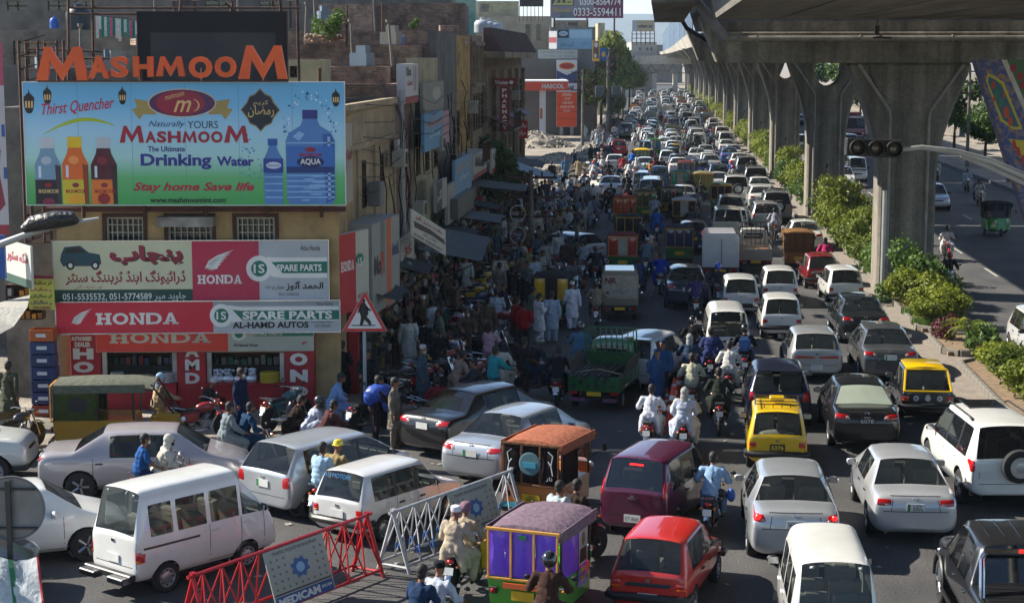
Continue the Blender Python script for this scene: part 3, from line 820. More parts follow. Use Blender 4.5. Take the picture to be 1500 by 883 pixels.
def lm_(pr,B,bi,quads,d='rear',m=Rl_,name='tail_light',sym=True,off=.012,n=(5,4)):
 for q,mt in quads:
  for sx in((1,-1)if sym else(1,)):
   mb=MB();B.pt_(mb,d,[(sx*a,b)for a,b in q],off,n);pr.mb(name,mb,mt or m,bi,smooth=True)
def sq_(pr,B,bi,name,d,rect,m,off=.02,n=(10,2),edge=.01):
 mb=MB();B.pt_(mb,d,rect,off,n,edge=edge);return pr.mb(name,mb,m,bi,smooth=True)
def scaled(sts,sy=1,sx=1,sz=1,dy=0):
 return[(a[0]*sy+dy,a[1],a[2]*sz,a[3]*sz,a[4]*sx,a[5]*sx,a[6]*sx,a[7])for a in sts]
PROTO={}
def sedan(kind,L=4.5,W=1.70,H=1.47,deck=1.05,hood=.98,tail='wide',rakeR=.62,plate_m=PLATE,pband=None,glass=None,black_bumper=False,deco=None):
 h=L/2;w=W/2;k=H-1.47
 st=[(-h,.36,.66,.74,w*.86,w*.84,w*.5,''),(-h+.07,.26,.84,deck-.05,w*.93,w*.90,w*.5,''),(-h+.22,.22,.88,deck,w*.97,w*.93,w*.5,''),(-h+.62,.20,.90,deck+.01,w,w*.945,w*.5,''),(-h+.80,.20,.91,deck+.01,w,w*.945,w*.5,'w'),(-h+.80+rakeR,.20,.92,H-.03,w,w*.95,w*.68,''),(-h+.92+rakeR,.20,.92,H-.01,w,w*.95,w*.70,'s'),(-.12,.20,.92,H,w,w*.955,w*.72,''),(-.04,.20,.92,H,w,w*.955,w*.72,'s'),(.62,.20,.92,H-.02,w,w*.955,w*.71,''),(.70,.20,.92,H-.04,w,w*.955,w*.70,'w'),(1.36,.20,.91,hood,w,w*.93,w*.5,''),(h-.50,.20,.84,hood-.08,w*.98,w*.90,w*.5,''),(h-.14,.24,.70,hood-.20,w*.92,w*.82,w*.5,''),(h,.32,.58,.66,w*.74,w*.70,w*.5,'')]
 wy=(-h+.92,h-.86);B=Body(st,wy,.315)
 if glass:B.glass=glass
 pr=Proto()
 zt=deck-.18
 tmp=[]
 if tail=='wide':
  q=[[(w*.94,zt-.02),(w*.50,zt-.06),(w*.55,zt+.09),(w*.92,zt+.11)]]
  cl=[[(w*.60,zt-.03),(w*.45,zt-.04),(w*.50,zt+.05),(w*.62,zt+.06)]]
 elif tail=='box':
  q=[[(w*.93,zt-.06),(w*.52,zt-.06),(w*.52,zt+.08),(w*.92,zt+.10)]];cl=[[(w*.70,zt-.05),(w*.56,zt-.05),(w*.56,zt+.0),(w*.70,zt+.0)]]
 else:
  q=[[(w*.94,zt-.04),(w*.60,zt-.05),(w*.66,zt+.10),(w*.92,zt+.15)]];cl=[[(w*.72,zt-.03),(w*.63,zt-.03),(w*.67,zt+.04),(w*.74,zt+.04)]]
 bi=None
 P2=Proto()
 lm_(P2,B,-1,[(x,Rl_)for x in q]+[(x,mat('smoked_lamp','b98d84',rough=.15,coat=.6))for x in cl])
 lm_(P2,B,-1,[([(w*.88,.62),(w*.52,.60),(w*.55,.74),(w*.84,.80)],WLAMP)],'front',name='headlight')
 sq_(P2,B,-1,'chrome_strip','rear',(-w*.42,zt+.05,w*.42,zt+.085),CHROME,.014,(8,1))
 pl_(P2,B,-1,0,zt-.07,m=plate_m,sq_=pband)
 sq_(P2,B,-1,'bumper_gap','rear',(-w*.88,zt-.165,w*.88,zt-.15),DARK,.002,(10,1),edge=0)
 sq_(P2,B,-1,'bumper_lower','rear',(-w*.7,.27,w*.7,.36),Bk_,.006,(10,1))
 sq_(P2,B,-1,'boot_gap','rear',(-w*.56,zt+.125,w*.56,zt+.137),DARK,.002,(8,1),edge=0)
 m=MB()
 for sx in(1,-1):B.pt_(m,'rear',[(sx*w*.55,zt-.15),(sx*(w*.55-.012),zt-.15),(sx*(w*.5-.012),zt+.125),(sx*w*.5,zt+.125)],.002,(1,4),edge=0)
 P2.mb('boot_gap',m,DARK,fixn=False)
 m=MB();l,_=B.hit('rear',0,zt+.10);m.tb([(.05*cos(a),l.y-.012,zt+.10+.03*sin(a))for a in[2*pi*i/10 for i in range(10)]],.007,n=4,closed=True);P2.mb('emblem',m,CHROME)
 lines(B,P2,-1,[-h+.95+.25,-.08,.98],.30,.90,.80)
 sq_(P2,B,-1,'grille','front',(-w*.45,.55,w*.45,.68),Bk_,.01,(6,2))
 if glass is None or glass is GLASS:
  m=MB();B2=MB()
 for(n_,me_,p_,l_)in P2.parts:pass
 bi=B.finish(pr)
 base=len(pr.parts)
 for(n_,me_,p_,l_)in P2.parts:pr.parts.append((n_,me_,bi if p_<0 else p_+base,l_))
 interior(pr,w,-h+.95,1.35,.92,((.30,),(-.60,)))
 m=MB();m.box(-w*.72,-h+.95,.86,w*.72,-h+1.25,.90);pr.mb('parcel_shelf',m,mat('cabin_lining','232325',rough=.9))
 m=MB();m.box(-w*.8,-h+.3,.20,w*.8,h-.3,.30)
 for y in wy:m.cyl((-w*.8,y,.45),(w*.8,y,.45),.36,n=12)
 pr.mb('underbody',m,DARK)
 add_wheels(pr,wy,w-.11,.315,.20)
 mirrors(pr,w*.95,.80,.98,PAINT)
 PROTO[kind]=pr;return pr
def twobox(kind,L,W,H,belt,hood,roofw,rake=.30,ycowl=None,wind=.55,nose=.1,pill=(),wr=.27,tailq=None,plate_m=PLATE,pz=.62,glass=None,gside=None,bumper='paint',tailm=Rl_,roofstep=None,alloy=False,zb=.22,arch=1.16,rear_belt=None,extra=None,crease=.75,rows=((.25,),(-.55,)),plx=0,wheely=None,pband=None,trackin=.09,boxy=.97,headq=None,drop=None):
 h=L/2;w=W/2;rb=rear_belt or belt
 yr=-h+rake+.05;ycowl=ycowl if ycowl is not None else h-.85;yw=ycowl-wind
 st=[(-h,zb+.10,rb-.14,rb-.02,w*.93,w*.91,w*.5,''),(-h+.03,zb+.02,rb-.05,rb+.045,w*boxy,w*.93,w*.5,'w'),(yr,zb,belt,H-.03,w,w*.95,roofw,''),(yr+.10,zb,belt,H-.005,w,w*.955,roofw,'s')]
 ps=list(pill)
 for p in ps:st+=[(p-.035,zb,belt,H,w,w*.96,roofw*1.01,''),(p+.035,zb,belt,H,w,w*.96,roofw*1.01,'s')]
 st+=[(yw-.02,zb,belt,H-(roofstep[1]if roofstep else.02),w,w*.955,roofw*.98,'ws'),(ycowl,zb,belt-.02,hood,w*.99,w*.92,w*.5,''),(h-.28 if h-.28>ycowl+.1 else ycowl+.08,zb,belt-.08,hood-nose,w*.97,w*.89,w*.5,''),(h-.05,zb+.03,hood-nose-.22,hood-nose-.12,w*.94,w*.84,w*.5,''),(h,zb+.10,.46,.54,w*.85,w*.8,w*.5,'')]
 if roofstep:
  j=[i for i,s in enumerate(st)if s[0]>roofstep[0]][0]
  st.insert(j,(roofstep[0],zb,belt,H,w,w*.96,roofw,'s' if 's' in st[j-1][7]else ''))
 if drop:st=[q+(drop if q[3]-q[2]>.6 else.09,)for q in st]
 wy=wheely or(-h+.62,h-.62);B=Body(st,wy,wr,crease)
 if glass:B.glass=glass;B.glass_side=gside or glass
 if gside:B.glass_side=gside
 pr=Proto();P2=Proto()
 tq=tailq or[(w*.93,.60),(w*.66,.60),(w*.66,.76),(w*.93,.76)]
 lm_(P2,B,-1,[(tq,tailm)])
 if tailm is Rl_:
  a0=tq[0][0];a1=tq[1][0];z0=tq[0][1];z1=tq[3][1]
  if abs(z1-z0)<.25:lm_(P2,B,-1,[([(a0*.99,z0+.01),(a1*1.02,z0+.01),(a1*1.02,z0+(z1-z0)*.34),(a0*.99,z0+(z1-z0)*.34)],AMBER)],name='indicator',off=.016)
 hq=headq or[(w*.88,hood-nose-.34),(w*.56,hood-nose-.34),(w*.56,hood-nose-.18),(w*.86,hood-nose-.18)]
 lm_(P2,B,-1,[(hq,WLAMP)],'front',name='headlight')
 pl_(P2,B,-1,plx,pz,m=plate_m,sq_=pband)
 sq_(P2,B,-1,'hatch_gap','rear',(-w*.9,zb+.28,w*.9,zb+.292),DARK,.002,(10,1),edge=0)
 m=MB()
 for sx in(1,-1):B.pt_(m,'rear',[(sx*w*.90,zb+.28),(sx*(w*.90-.012),zb+.28),(sx*(w*.90-.012),rb-.06),(sx*w*.90,rb-.06)],.002,(1,4),edge=0)
 P2.mb('hatch_gap',m,DARK,fixn=False)
 sq_(P2,B,-1,'grille','front',(-w*.5,hood-nose-.34,w*.5,hood-nose-.22),Bk_,.01,(6,2))
 yd=[st[3][0]+.0]+[p for p in ps]+[ycowl-.10]
 if len(yd)>2:lines(B,P2,-1,yd[-3:],zb+.10,belt-.02,belt-.14)
 m=MB();l,_=B.hit('rear',0,rb-.09);m.cb_((0,l.y-.01,rb-.085),(.08,.012,.05));P2.mb('emblem',m,CHROME)
 if bumper=='black':
  for d,yy in(('rear',-h),('front',h)):
   m=MB();s_=-1 if d=='rear' else 1
   m.tb([(-w*.99,yy-s_*.30,.44),(-w*.98,yy-s_*.03,.44),(-w*.8,yy+(-.05 if s_<0 else-.02),.44),(w*.8,yy+(-.05 if s_<0 else-.02),.44),(w*.98,yy-s_*.03,.44),(w*.99,yy-s_*.30,.44)],.07 if s_<0 else.05,n=8);P2.mb('bumper',m,Bk_,smooth=True)
 elif bumper=='chrome':
  m=MB();m.box(-w*.95,-h-.16,.34,w*.95,-h-.02,.46);m.box(-w*.9,-h-.30,.30,-w*.25,-h-.10,.42,1);m.box(w*.25,-h-.30,.30,w*.9,-h-.10,.42,1);P2.mb('bumper',m,[Bk_,CHROME],bevel=.02)
  sq_(P2,B,-1,'bumper','front',(-w*.95,.30,w*.95,.44),Bk_,.04,(10,2))
 else:
  sq_(P2,B,-1,'bumper_lower','rear',(-w*.8,zb+.03,w*.8,zb+.10),Bk_,.008,(8,1))
  sq_(P2,B,-1,'bumper_crease','rear',(-w*.9,zb+.23,w*.9,zb+.25),Bk_,.004,(10,1))
 if extra:extra(P2,B,w,h)
 bi=B.finish(pr,arch);base=len(pr.parts)
 for(n_,me_,p_,l_)in P2.parts:pr.parts.append((n_,me_,bi if p_<0 else p_+base,l_))
 interior(pr,w,-h+.35,ycowl,belt,rows)
 m=MB();m.box(-w*.8,-h+.2,zb,w*.8,h-.3,zb+.1)
 for y in wy:m.cyl((-w*.78,y,wr+.08),(w*.78,y,wr+.08),wr*1.1,n=12)
 pr.mb('underbody',m,DARK)
 add_wheels(pr,wy,w-trackin,wr,.15 if W<1.5 else.20,alloy)
 mirrors(pr,w*.95,ycowl-.35 if ycowl<h-.4 else ycowl-.2,belt+.08)
 m=MB();m.tb([(.05,yr-rake*.9,rb+.06),(.28,yr-rake*.75,rb+.14)],.008,n=4);pr.mb('wiper',m,Bk_)
 PROTO[kind]=pr;return pr
def stripe_side(P2,B,w,h):
 for sd in('left','right'):sq_(P2,B,-1,'side_moulding',sd,(-h+.5,.56,h-.75,.60),Bk_,.012,(10,1))
sedan('sedan');sedan('sedan_new',L=4.54,W=1.76,H=1.475,tail='swept',deck=1.08)
sedan('sedan_green',pband=PLATEG);sedan('sedan_blind',glass=mat('sun_blind','8b9384',rough=.4,var=.08,coat=.8))
sedan('civic',L=4.45,W=1.72,H=1.44,tail='box',rakeR=.7,deck=1.02,pband=PLATEG)
sedan('sedan_dark',glass=GLASSD)
def mehran_extra(P2,B,w,h):
 stripe_side(P2,B,w,h)
twobox('mehran',3.3,1.40,1.41,.84,.86,.56,rake=.20,ycowl=.80,wind=.46,nose=.06,pill=(-.62,.02),wr=.265,bumper='black',pz=.60,extra=mehran_extra,tailq=[(.66,.58),(.47,.58),(.47,.73),(.66,.73)],pband=None)
def fx_extra(P2,B,w,h):sq_(P2,B,-1,'rear_panel','rear',(-.44,.60,.44,.71),mat('rear_garnish','1c2430',rough=.5),.008,(8,2))
twobox('old_hatch',3.3,1.40,1.38,.82,.84,.55,rake=.34,ycowl=.78,wind=.48,nose=.06,pill=(-.55,.05),wr=.26,bumper='black',pz=.44,extra=fx_extra,tailq=[(.66,.58),(.47,.58),(.47,.72),(.66,.72)])
twobox('cultus',3.7,1.58,1.39,.88,.90,.62,rake=.50,ycowl=1.0,wind=.62,nose=.08,pill=(-.60,.10),wr=.29,pz=.44,tailq=[(.74,.70),(.02,.70),(.02,.76),(.74,.80)],rear_belt=.92)
def spoiler(P2,B,w,h):
 m=MB();m.box(-w*.68,-h+.20,1.475,w*.68,-h+.50,1.50);P2.mb('spoiler',m,[PAINT],bevel=.01)
twobox('vitz',3.8,1.68,1.50,.93,.96,.64,rake=.36,ycowl=1.15,wind=.72,nose=.12,pill=(-.62,.12),wr=.30,pz=.72,tailq=[(.80,.74),(.55,.72),(.60,.96),(.76,1.02)],crease=.6,glass=GLASS,extra=spoiler)
twobox('fit',3.9,1.69,1.52,.95,.98,.66,rake=.34,ycowl=1.30,wind=.85,nose=.14,pill=(-.65,.10),wr=.30,pz=.74,tailq=[(.80,.70),(.55,.68),(.58,.92),(.78,1.0)],crease=.6,alloy=True,pband=PLATEG)
def roofribs(P2,B,w,h):
 for x in(-.36,-.18,0,.18,.36):
  m=MB();B.pt_(m,'top',(x-.016,-1.05,x+.016,.35),.014,(1,8));P2.mb('roof_rib',m,[PAINT],smooth=True)
 l,_=B.hit('rear',0,1.52)
 sq_(P2,B,-1,'brake_light','rear',(-.14,1.47,.14,1.50),REDON,.014,(4,1))
 sq_(P2,B,-1,'hatch_handle','rear',(-.13,.80,.13,.88),PAINT,.02,(5,2))
twobox('boxy_hatch',3.4,1.475,1.63,.98,1.0,.60,rake=.22,ycowl=1.05,wind=.55,nose=.10,pill=(-.60,.10),wr=.28,pz=.45,tailq=[(.70,.86),(.61,.86),(.60,1.22),(.67,1.22)],extra=roofribs,glass=GLASSD,gside=GLASS)
def bolan_extra(P2,B,w,h):
 for sx in(1,-1):
  m=MB();B.pt_(m,'rear',(sx*w*.52-.03,1.76,sx*w*.52+.03,1.80),.03,(2,2));P2.mb('hinge',m,[PAINT])
 for sd in('left','right'):sq_(P2,B,-1,'side_stripe',sd,(-h+.15,.86,h-1.9,.90),mat('brown_stripe','3a2c28',rough=.5),.004,(6,1),edge=0)
twobox('micro_van',3.3,1.395,1.90,1.06,1.12,.58,rake=.16,ycowl=1.38,wind=.55,nose=.18,pill=(-.78,-.02,.72),wr=.27,zb=.26,bumper='chrome',pz=.66,plx=-.0,roofstep=(.45,.16),tailq=[(.685,.62),(.60,.62),(.60,.86),(.685,.86)],extra=bolan_extra,rows=((.85,),(.0,),(-.75,)),wheely=(-1.0,.86),rear_belt=1.06,drop=.27,headq=[(.62,.72),(.42,.72),(.42,.88),(.62,.88)])
twobox('new_micro_van',3.4,1.475,1.86,1.04,1.10,.62,rake=.10,ycowl=1.45,wind=.45,nose=.16,pill=(-.75,-.02,.78),wr=.27,zb=.25,pz=.66,tailq=[(.72,.62),(.63,.62),(.63,.86),(.72,.86)],rows=((.85,),(.0,)),wheely=(-1.05,.98),headq=[(.66,.66),(.40,.66),(.40,.84),(.66,.90)])
def suv_extra(P2,B,w,h):
 m=MB();m.la_([(.001,-.20),(.20,-.20),(.34,-.15),(.36,-.04),(.34,0),(.001,0)],(.12,-h-.02,1.02),'y',22);j=P2.mb('spare_wheel',m,TYRE,smooth=True)
 m=MB();m.la_([(.001,-.215),(.08,-.22),(.13,-.205),(.22,-.21)],(.12,-h-.02,1.02),'y',18);P2.mb('spare_rim',m,[RIM],j,smooth=True)
 for sx in(1,-1):
  m=MB();m.tb([(sx*w*.70,-1.4,1.80),(sx*w*.72,-1.2,1.86),(sx*w*.72,.4,1.86),(sx*w*.70,.6,1.80)],.02,n=6);P2.mb('roof_rail',m,Bk_)
  sq_(P2,B,-1,'lower_cladding','left' if sx<0 else 'right',(-h+.2,.34,h-.2,.56),mat('silver_cladding','8b9299',rough=.35,metal=.4),.012,(14,3))
 m=MB();m.box(-.40,.15-.4,1.835,.40,.55,1.86);P2.mb('sunroof',m,[GLASSD])
twobox('suv',4.6,1.80,1.82,1.10,1.14,.68,rake=.30,ycowl=1.15,wind=.60,nose=.08,pill=(-1.10,-.15),wr=.37,zb=.34,pz=.82,plx=-.50,tailq=[(.86,.86),(.76,.86),(.76,1.14),(.86,1.14)],extra=suv_extra,alloy=True,arch=1.20,wheely=(-1.40,1.42),glass=GLASSD,gside=GLASSD,trackin=.13)
twobox('wagon',4.2,1.70,1.55,.95,.98,.64,rake=.34,ycowl=1.15,wind=.70,nose=.08,pill=(-.95,-.05),wr=.31,pz=.80,tailq=[(.80,.80),(.62,.80),(.64,1.0),(.79,1.02)],alloy=True,gside=GLASSD)
twobox('jeep',4.0,1.66,1.80,1.10,1.12,.66,rake=.08,ycowl=.75,wind=.30,nose=.04,pill=(-.95,-.05),wr=.36,zb=.40,pz=.70,tailq=[(.80,.66),(.70,.66),(.70,.82),(.80,.82)],bumper='black',wheely=(-1.2,1.25))
twobox('minibus',4.7,1.69,2.0,1.10,1.20,.70,rake=.12,ycowl=2.05,wind=.55,nose=.22,pill=(-1.3,-.3,.9),wr=.33,zb=.30,pz=.66,tailq=[(.82,.70),(.70,.70),(.70,.98),(.82,.98)],rows=((1.4,),(.4,),(-.6,)),wheely=(-1.35,1.30),headq=[(.78,.80),(.52,.80),(.52,.98),(.78,.98)])
CANV=mat('canvas_black','1d1d1d',rough=.9,var=.2,scale=6,bump=.4);CURT=paint('9b1c1c');LOWER=paint('2c7a2a');TOPM=PAINT2
STRAP=mat('curtain_strap','c98f3a',rough=.6,var=.2)
def rickshaw(kind,panels=3,wide=1.30,split=(),window=False,back='curtain'):
 pr=Proto();W=wide/2
 m=MB();m.hexa([(-W*.94,-1.25,.30),(W*.94,-1.25,.30),(W*.94,.30,.30),(-W*.94,.30,.30)],[(-W,-1.30,.86),(W,-1.30,.86),(W,.22,.86),(-W,.22,.86)])
 m.box(-W*1.0,-1.31,.80,W*1.0,-1.26,.87)
 b=pr.mb('tub',m,PAINT,bevel=.04,seg=2)
 m=MB();out=[(-.62,.28),(-.60,.95),(.60,.95),(.62,.28)]
 m.hexa([(-W*.80,.30,.30),(W*.80,.30,.30),(W*.34,1.15,.34),(-W*.34,1.15,.34)],[(-W*.92,.55,.98),(W*.92,.55,.98),(W*.42,1.02,.98),(-W*.42,1.02,.98)])
 pr.mb('front_cowl',m,PAINT,bevel=.07,seg=2,smooth=True)
 m=MB();n=9;P=[]
 for y,zz in((-1.30,1.70),(-1.27,1.76),(-.6,1.80),(.2,1.79),(.60,1.72)):
  for i in range(n+1):
   u=-1+2*i/n;P.append((u*W*1.03,y,zz-.10*u*u*u*u-.02*u*u))
 m.add(P,[(j*(n+1)+i,j*(n+1)+i+1,(j+1)*(n+1)+i+1,(j+1)*(n+1)+i)for j in range(4)for i in range(n)])
 P2=[(p[0]*.99,p[1],p[2]-.05)for p in P];k=len(P);m.add(P2,[(j*(n+1)+i,(j+1)*(n+1)+i,(j+1)*(n+1)+i+1,j*(n+1)+i+1)for j in range(4)for i in range(n)])
 rim=[(i,i+1,k+i+1,k+i)for i in range(n)]+[(4*(n+1)+i,k+4*(n+1)+i,k+4*(n+1)+i+1,4*(n+1)+i+1)for i in range(n)]
 m.f+=[tuple(q)for q in rim];m.mi+=[0]*len(rim)
 m.box(-W*1.04,-1.30,1.52,-W*1.01,.45,1.72);m.box(W*1.01,-1.30,1.52,W*1.04,.45,1.72)
 pr.mb('canopy',m,PAINT2,smooth=True)
 z0,z1=.88,1.66;xs=[-W+.04+(2*W-.08)*i/panels for i in range(panels+1)]
 for i in range(panels):
  m=MB();nn=5;P=[]
  for j in range(nn+1):
   for q in range(nn+1):
    u,v=q/nn,j/nn;P.append((xs[i]+.012+(xs[i+1]-xs[i]-.024)*u,-1.30-.035*sin(pi*u)*sin(pi*v)-.01*sin(9*v),z0+(z1-z0)*v))
  m.add(P,[(j*(nn+1)+q,j*(nn+1)+q+1,(j+1)*(nn+1)+q+1,(j+1)*(nn+1)+q)for j in range(nn)for q in range(nn)])
  pm=CURT
  if split and i in split:pm=mat('curtain_white','a9a59c',rough=.8,var=.2)if back!='black' else CANV
  pr.mb('rear_curtain',m,pm,smooth=True)
 m=MB()
 for x in xs:m.box(x-.018,-1.345,z0-.02,x+.018,-1.32,z1+.02)
 m.box(-W,-1.345,z1,W,-1.31,z1+.05);m.box(-W,-1.345,z0-.05,W,-1.31,z0-.01);pr.mb('curtain_frame',m,STRAP,bevel=.006)
 for sx in(1,-1):
  for q in([(sx*W,-1.27,.86),(sx*W*1.01,-1.27,1.70)],[(sx*W,-.45,.86),(sx*W,-.45,1.70)],[(sx*W*.95,.22,.86),(sx*W*.97,.22,1.70)],[(sx*W*.55,.95,.95),(sx*W*.85,.55,1.70)]):m=MB();m.tb(q,.022,n=6);pr.mb('pillar',m,Bk_)
 for sx in(1,-1):
  m=MB();m.hexa([(sx*W*1.0,-1.26,.88),(sx*W*1.02,-1.26,.88),(sx*W*1.02,-.47,.88),(sx*W*1.0,-.47,.88)],[(sx*W*1.0,-1.26,1.62),(sx*W*1.02,-1.26,1.62),(sx*W*1.02,-.47,1.62),(sx*W*1.0,-.47,1.62)]);pr.mb('side_curtain',m,CURT)
 m=MB();m.add([(-W*.50,.97,.98),(W*.50,.97,.98),(W*.80,.60,1.66),(-W*.80,.60,1.66)],[(0,1,2,3)]);pr.mb('windscreen',m,GLASS,fixn=False)
 m=MB();m.cb_((0,-.85,.60),(W*1.7,.45,.16));m.cb_((0,-1.10,.90),(W*1.7,.12,.6),rx=.1);m.cb_((0,.10,.62),(.7,.32,.14));pr.mb('seat',m,SEATM,bevel=.03)
 m=MB();m.tb([(-.30,.42,1.02),(-.05,.52,.98),(.05,.52,.98),(.30,.42,1.02)],.018,n=6);m.tb([(0,.52,.98),(0,.85,.55)],.03,n=6);pr.mb('handlebar',m,STEEL)
 for sx in(1,-1):
  m=MB();m.box(sx*W*.80-.07,-1.345,.58,sx*W*.80+.07,-1.31,.70);i=pr.mb('tail_light',m,Bk_,bevel=.01)
  m=MB();m.la_([(.045,-.02),(.03,-.035),(.001,-.04)],(sx*W*.80,-1.345,.64),'y',10);pr.mb('lamp_lens',m,Rl_,i)
  m=MB();m.ell((sx*W*.46,1.12,.80),(.075,.05,.075),10,6);pr.mb('headlight',m,WLAMP,smooth=True)
 m=MB();m.box(-.20,-1.335,.50,.20,-1.32,.66);pr.mb('number_plate',m,PLATEY)
 m=MB();m.box(-W*.95,-1.40,.28,W*.95,-1.34,.37);pr.mb('bumper',m,Bk_,bevel=.015)
 for sx in(1,-1):
  m=MB();m.tb([(sx*W*.9,.55,1.15),(sx*(W+.16),.60,1.28)],.01,n=4);m.cb_((sx*(W+.18),.60,1.32),(.09,.03,.15));pr.mb('mirror',m,Bk_,bevel=.01)
 T,H,S=wheel_mesh(.24,.10,False)
 for(x,y)in((W-.12,-.80),(-W+.12,-.80),(0,1.02)):
  i=pr.add('wheel',T if x>=0 else flipx(T),-1,(x,y,.24));pr.add('rim',H if x>=0 else flipx(H),i)
 m=MB();m.box(-W*.8,-1.15,.22,W*.8,.3,.32);m.tb([(-.08,.9,.5),(-.08,1.02,.24)],.025);m.tb([(.08,.9,.5),(.08,1.02,.24)],.025);pr.mb('chassis',m,DARK)
 PROTO[kind]=pr;return pr
rickshaw('rickshaw',3);rickshaw('rickshaw_four',4);rickshaw('rickshaw_mid',3,split=(1,));rickshaw('rickshaw_black',3,split=(0,2),back='black')
BEDM=paint('2d2f30')
def truck(kind,W=1.45,bedL=2.2,mode='box',cab='small',bedh=.35):
 pr=Proto();w=W/2;cw=w*.97;y0=-bedL-.05
 yb,yf=.05,1.45
 st=[(yb,.45,1.10,1.28,cw*.98,cw*.95,cw*.85,''),(yb+.02,.34,1.12,1.72,cw,cw*.96,cw*.84,''),(yb+.12,.32,1.12,1.76,cw,cw*.96,cw*.84,'s'),(yf-.72,.32,1.12,1.76,cw,cw*.96,cw*.83,'ws'),(yf-.16,.32,1.08,1.16,cw*.99,cw*.92,cw*.5,''),(yf-.06,.34,.96,1.04,cw*.97,cw*.9,cw*.5,''),(yf,.40,.70,.80,cw*.93,cw*.86,cw*.5,'')]
 B=Body(st,(yf-.55,),.27);P2=Proto()
 lm_(P2,B,-1,[([(w*.84,.66),(w*.55,.66),(w*.55,.82),(w*.84,.82)],WLAMP)],'front',name='headlight')
 rw=MB();B.pt_(rw,'rear',(-w*.66,1.24,w*.66,1.60),.008,(8,3));P2.mb('rear_window',rw,GLASSD,smooth=True)
 bi=B.finish(pr);base=len(pr.parts)
 for(n_,me_,p_,l_)in P2.parts:pr.parts.append((n_,me_,bi if p_<0 else p_+base,l_))
 pr.parts[bi]=('cab',pr.parts[bi][1],-1,None)
 m=MB();m.cb_((0,.55,.75),(W*.8,.4,.25));m.cb_((0,.33,1.05),(W*.8,.12,.6));pr.mb('seats',m,SEATM)
 m=MB();m.box(-w,y0,.58,w,0,.66);pr.mb('bed_floor',m,BEDM,bevel=.01)
 if mode=='box':
  m=MB();m.hexa([(-w*1.06,y0,.66),(w*1.06,y0,.66),(w*1.06,-.02,.66),(-w*1.06,-.02,.66)],[(-w*1.06,y0,1.92),(w*1.06,y0,1.92),(w*1.06,-.02,1.92),(-w*1.06,-.02,1.92)])
  m.hexa([(-w*1.06,y0,1.92),(w*1.06,y0,1.92),(w*1.06,-.02,1.92),(-w*1.06,-.02,1.92)],[(-w*.85,y0,2.12),(w*.85,y0,2.12),(w*.85,-.02,2.12),(-w*.85,-.02,2.12)])
  b=pr.mb('box_body',m,PAINT,bevel=.02)
  m=MB()
  for i in range(9):x=-w*.98+i*w*1.96/8;m.box(x-.018,y0-.025,.70,x+.018,y0,1.88)
  pr.mb('door_rib',m,PAINT,b);
  for sx in(1,-1):m=MB();m.box(sx*.45*w-.0,y0-.012,.70,sx*.45*w+.01,y0-.002,1.88);
  m=MB();m.cyl((.04,y0-.04,.75),(.04,y0-.04,1.85),.015,n=6);pr.mb('door_bar',m,STEEL,b)
 else:
  for i,(a,b_,c_,d_)in enumerate(((-w,y0,w,y0+.04),(-w,y0,-w+.04,0),(w-.04,y0,w,0),(-w,-.04,w,0))):
   m=MB();m.box(a,b_,.66,c_,d_,.66+bedh)
   for k in range(5):
    if i in(0,3):x=a+(c_-a)*(k+.5)/5;m.box(x-.02,b_-.015,.67,x+.02,d_+.012,.66+bedh-.01)
    else:y=b_+(d_-b_)*(k+.5)/5;m.box(a-.015,y-.02,.67,c_+.015,y+.02,.66+bedh-.01)
   pr.mb('tailgate' if i==0 else 'bed_side',m,BEDM,bevel=.006)
  if mode=='cage':
   m=MB()
   for sx in(1,-1):
    for k in range(8):y=y0+.04+k*(bedL-.06)/7;m.cyl((sx*(w-.02),y,1.0),(sx*(w-.02),y,2.05),.018,n=5)
    for z in(1.35,1.7,2.05):m.cyl((sx*(w-.02),y0,z),(sx*(w-.02),0,z),.02,n=5)
   for k in range(8):x=-w+.02+k*(2*w-.04)/7;m.cyl((x,-.04,1.0),(x,-.04,2.05),.018,n=5);m.cyl((x,y0+.02,1.0),(x,y0+.02,2.05)if k in(0,7)else(x,y0+.02,1.001),.02,n=5)
   for z in(1.7,2.05):m.cyl((-w,-.04,z),(w,-.04,z),.02,n=5)
   m.cyl((-w,y0+.02,2.05),(w,y0+.02,2.05),.02,n=5);pr.mb('cage',m,Bk_)
  if mode=='rack':
   m=MB();pts=[(-w,-.03,1.0),(-w,-.03,2.02),(-w+.1,-.03,2.1),(w-.1,-.03,2.1),(w,-.03,2.02),(w,-.03,1.0)]
   m.tb(pts,.025,n=6);m.tb([(-w,-.03,1.35),(w,-.03,1.35)],.02,n=6)
   for k in range(9):x=-w+.1+k*(2*w-.2)/8;m.cyl((x,-.03,1.0),(x,-.03,2.08),.016,n=5)
   pr.mb('headboard_rack',m,BEDM)
   for sx in(1,-1):
    m=MB();m.hexa([(sx*w-.02,y0+.5,1.0),(sx*w+.02,y0+.5,1.0),(sx*w+.02,0,1.0),(sx*w-.02,0,1.0)],[(sx*(w+.12)-.02,y0+.5,1.42),(sx*(w+.12)+.02,y0+.5,1.42),(sx*(w+.12)+.02,0,1.42),(sx*(w+.12)-.02,0,1.42)])
    pr.mb('side_board',m,mat('weathered_board','4a443e',rough=.9,var=.4,scale=5),bevel=.005)
 for sx in(1,-1):
  m=MB();m.box(sx*w*.78-.13,y0-.02,.50,sx*w*.78+.13,y0+.0,.58);pr.mb('tail_light',m,Rl_)
  m=MB();m.box(sx*w*.62-.22,y0-.08,.30,sx*w*.62+.22,y0-.02,.40);pr.mb('bumper',m,Bk_ if mode!='rack' else mat('purple_bumper','6a3a5a',rough=.5))
 m=MB();m.box(-.22,y0-.03,.46,.22,y0-.015,.58);pr.mb('number_plate',m,PLATEY)
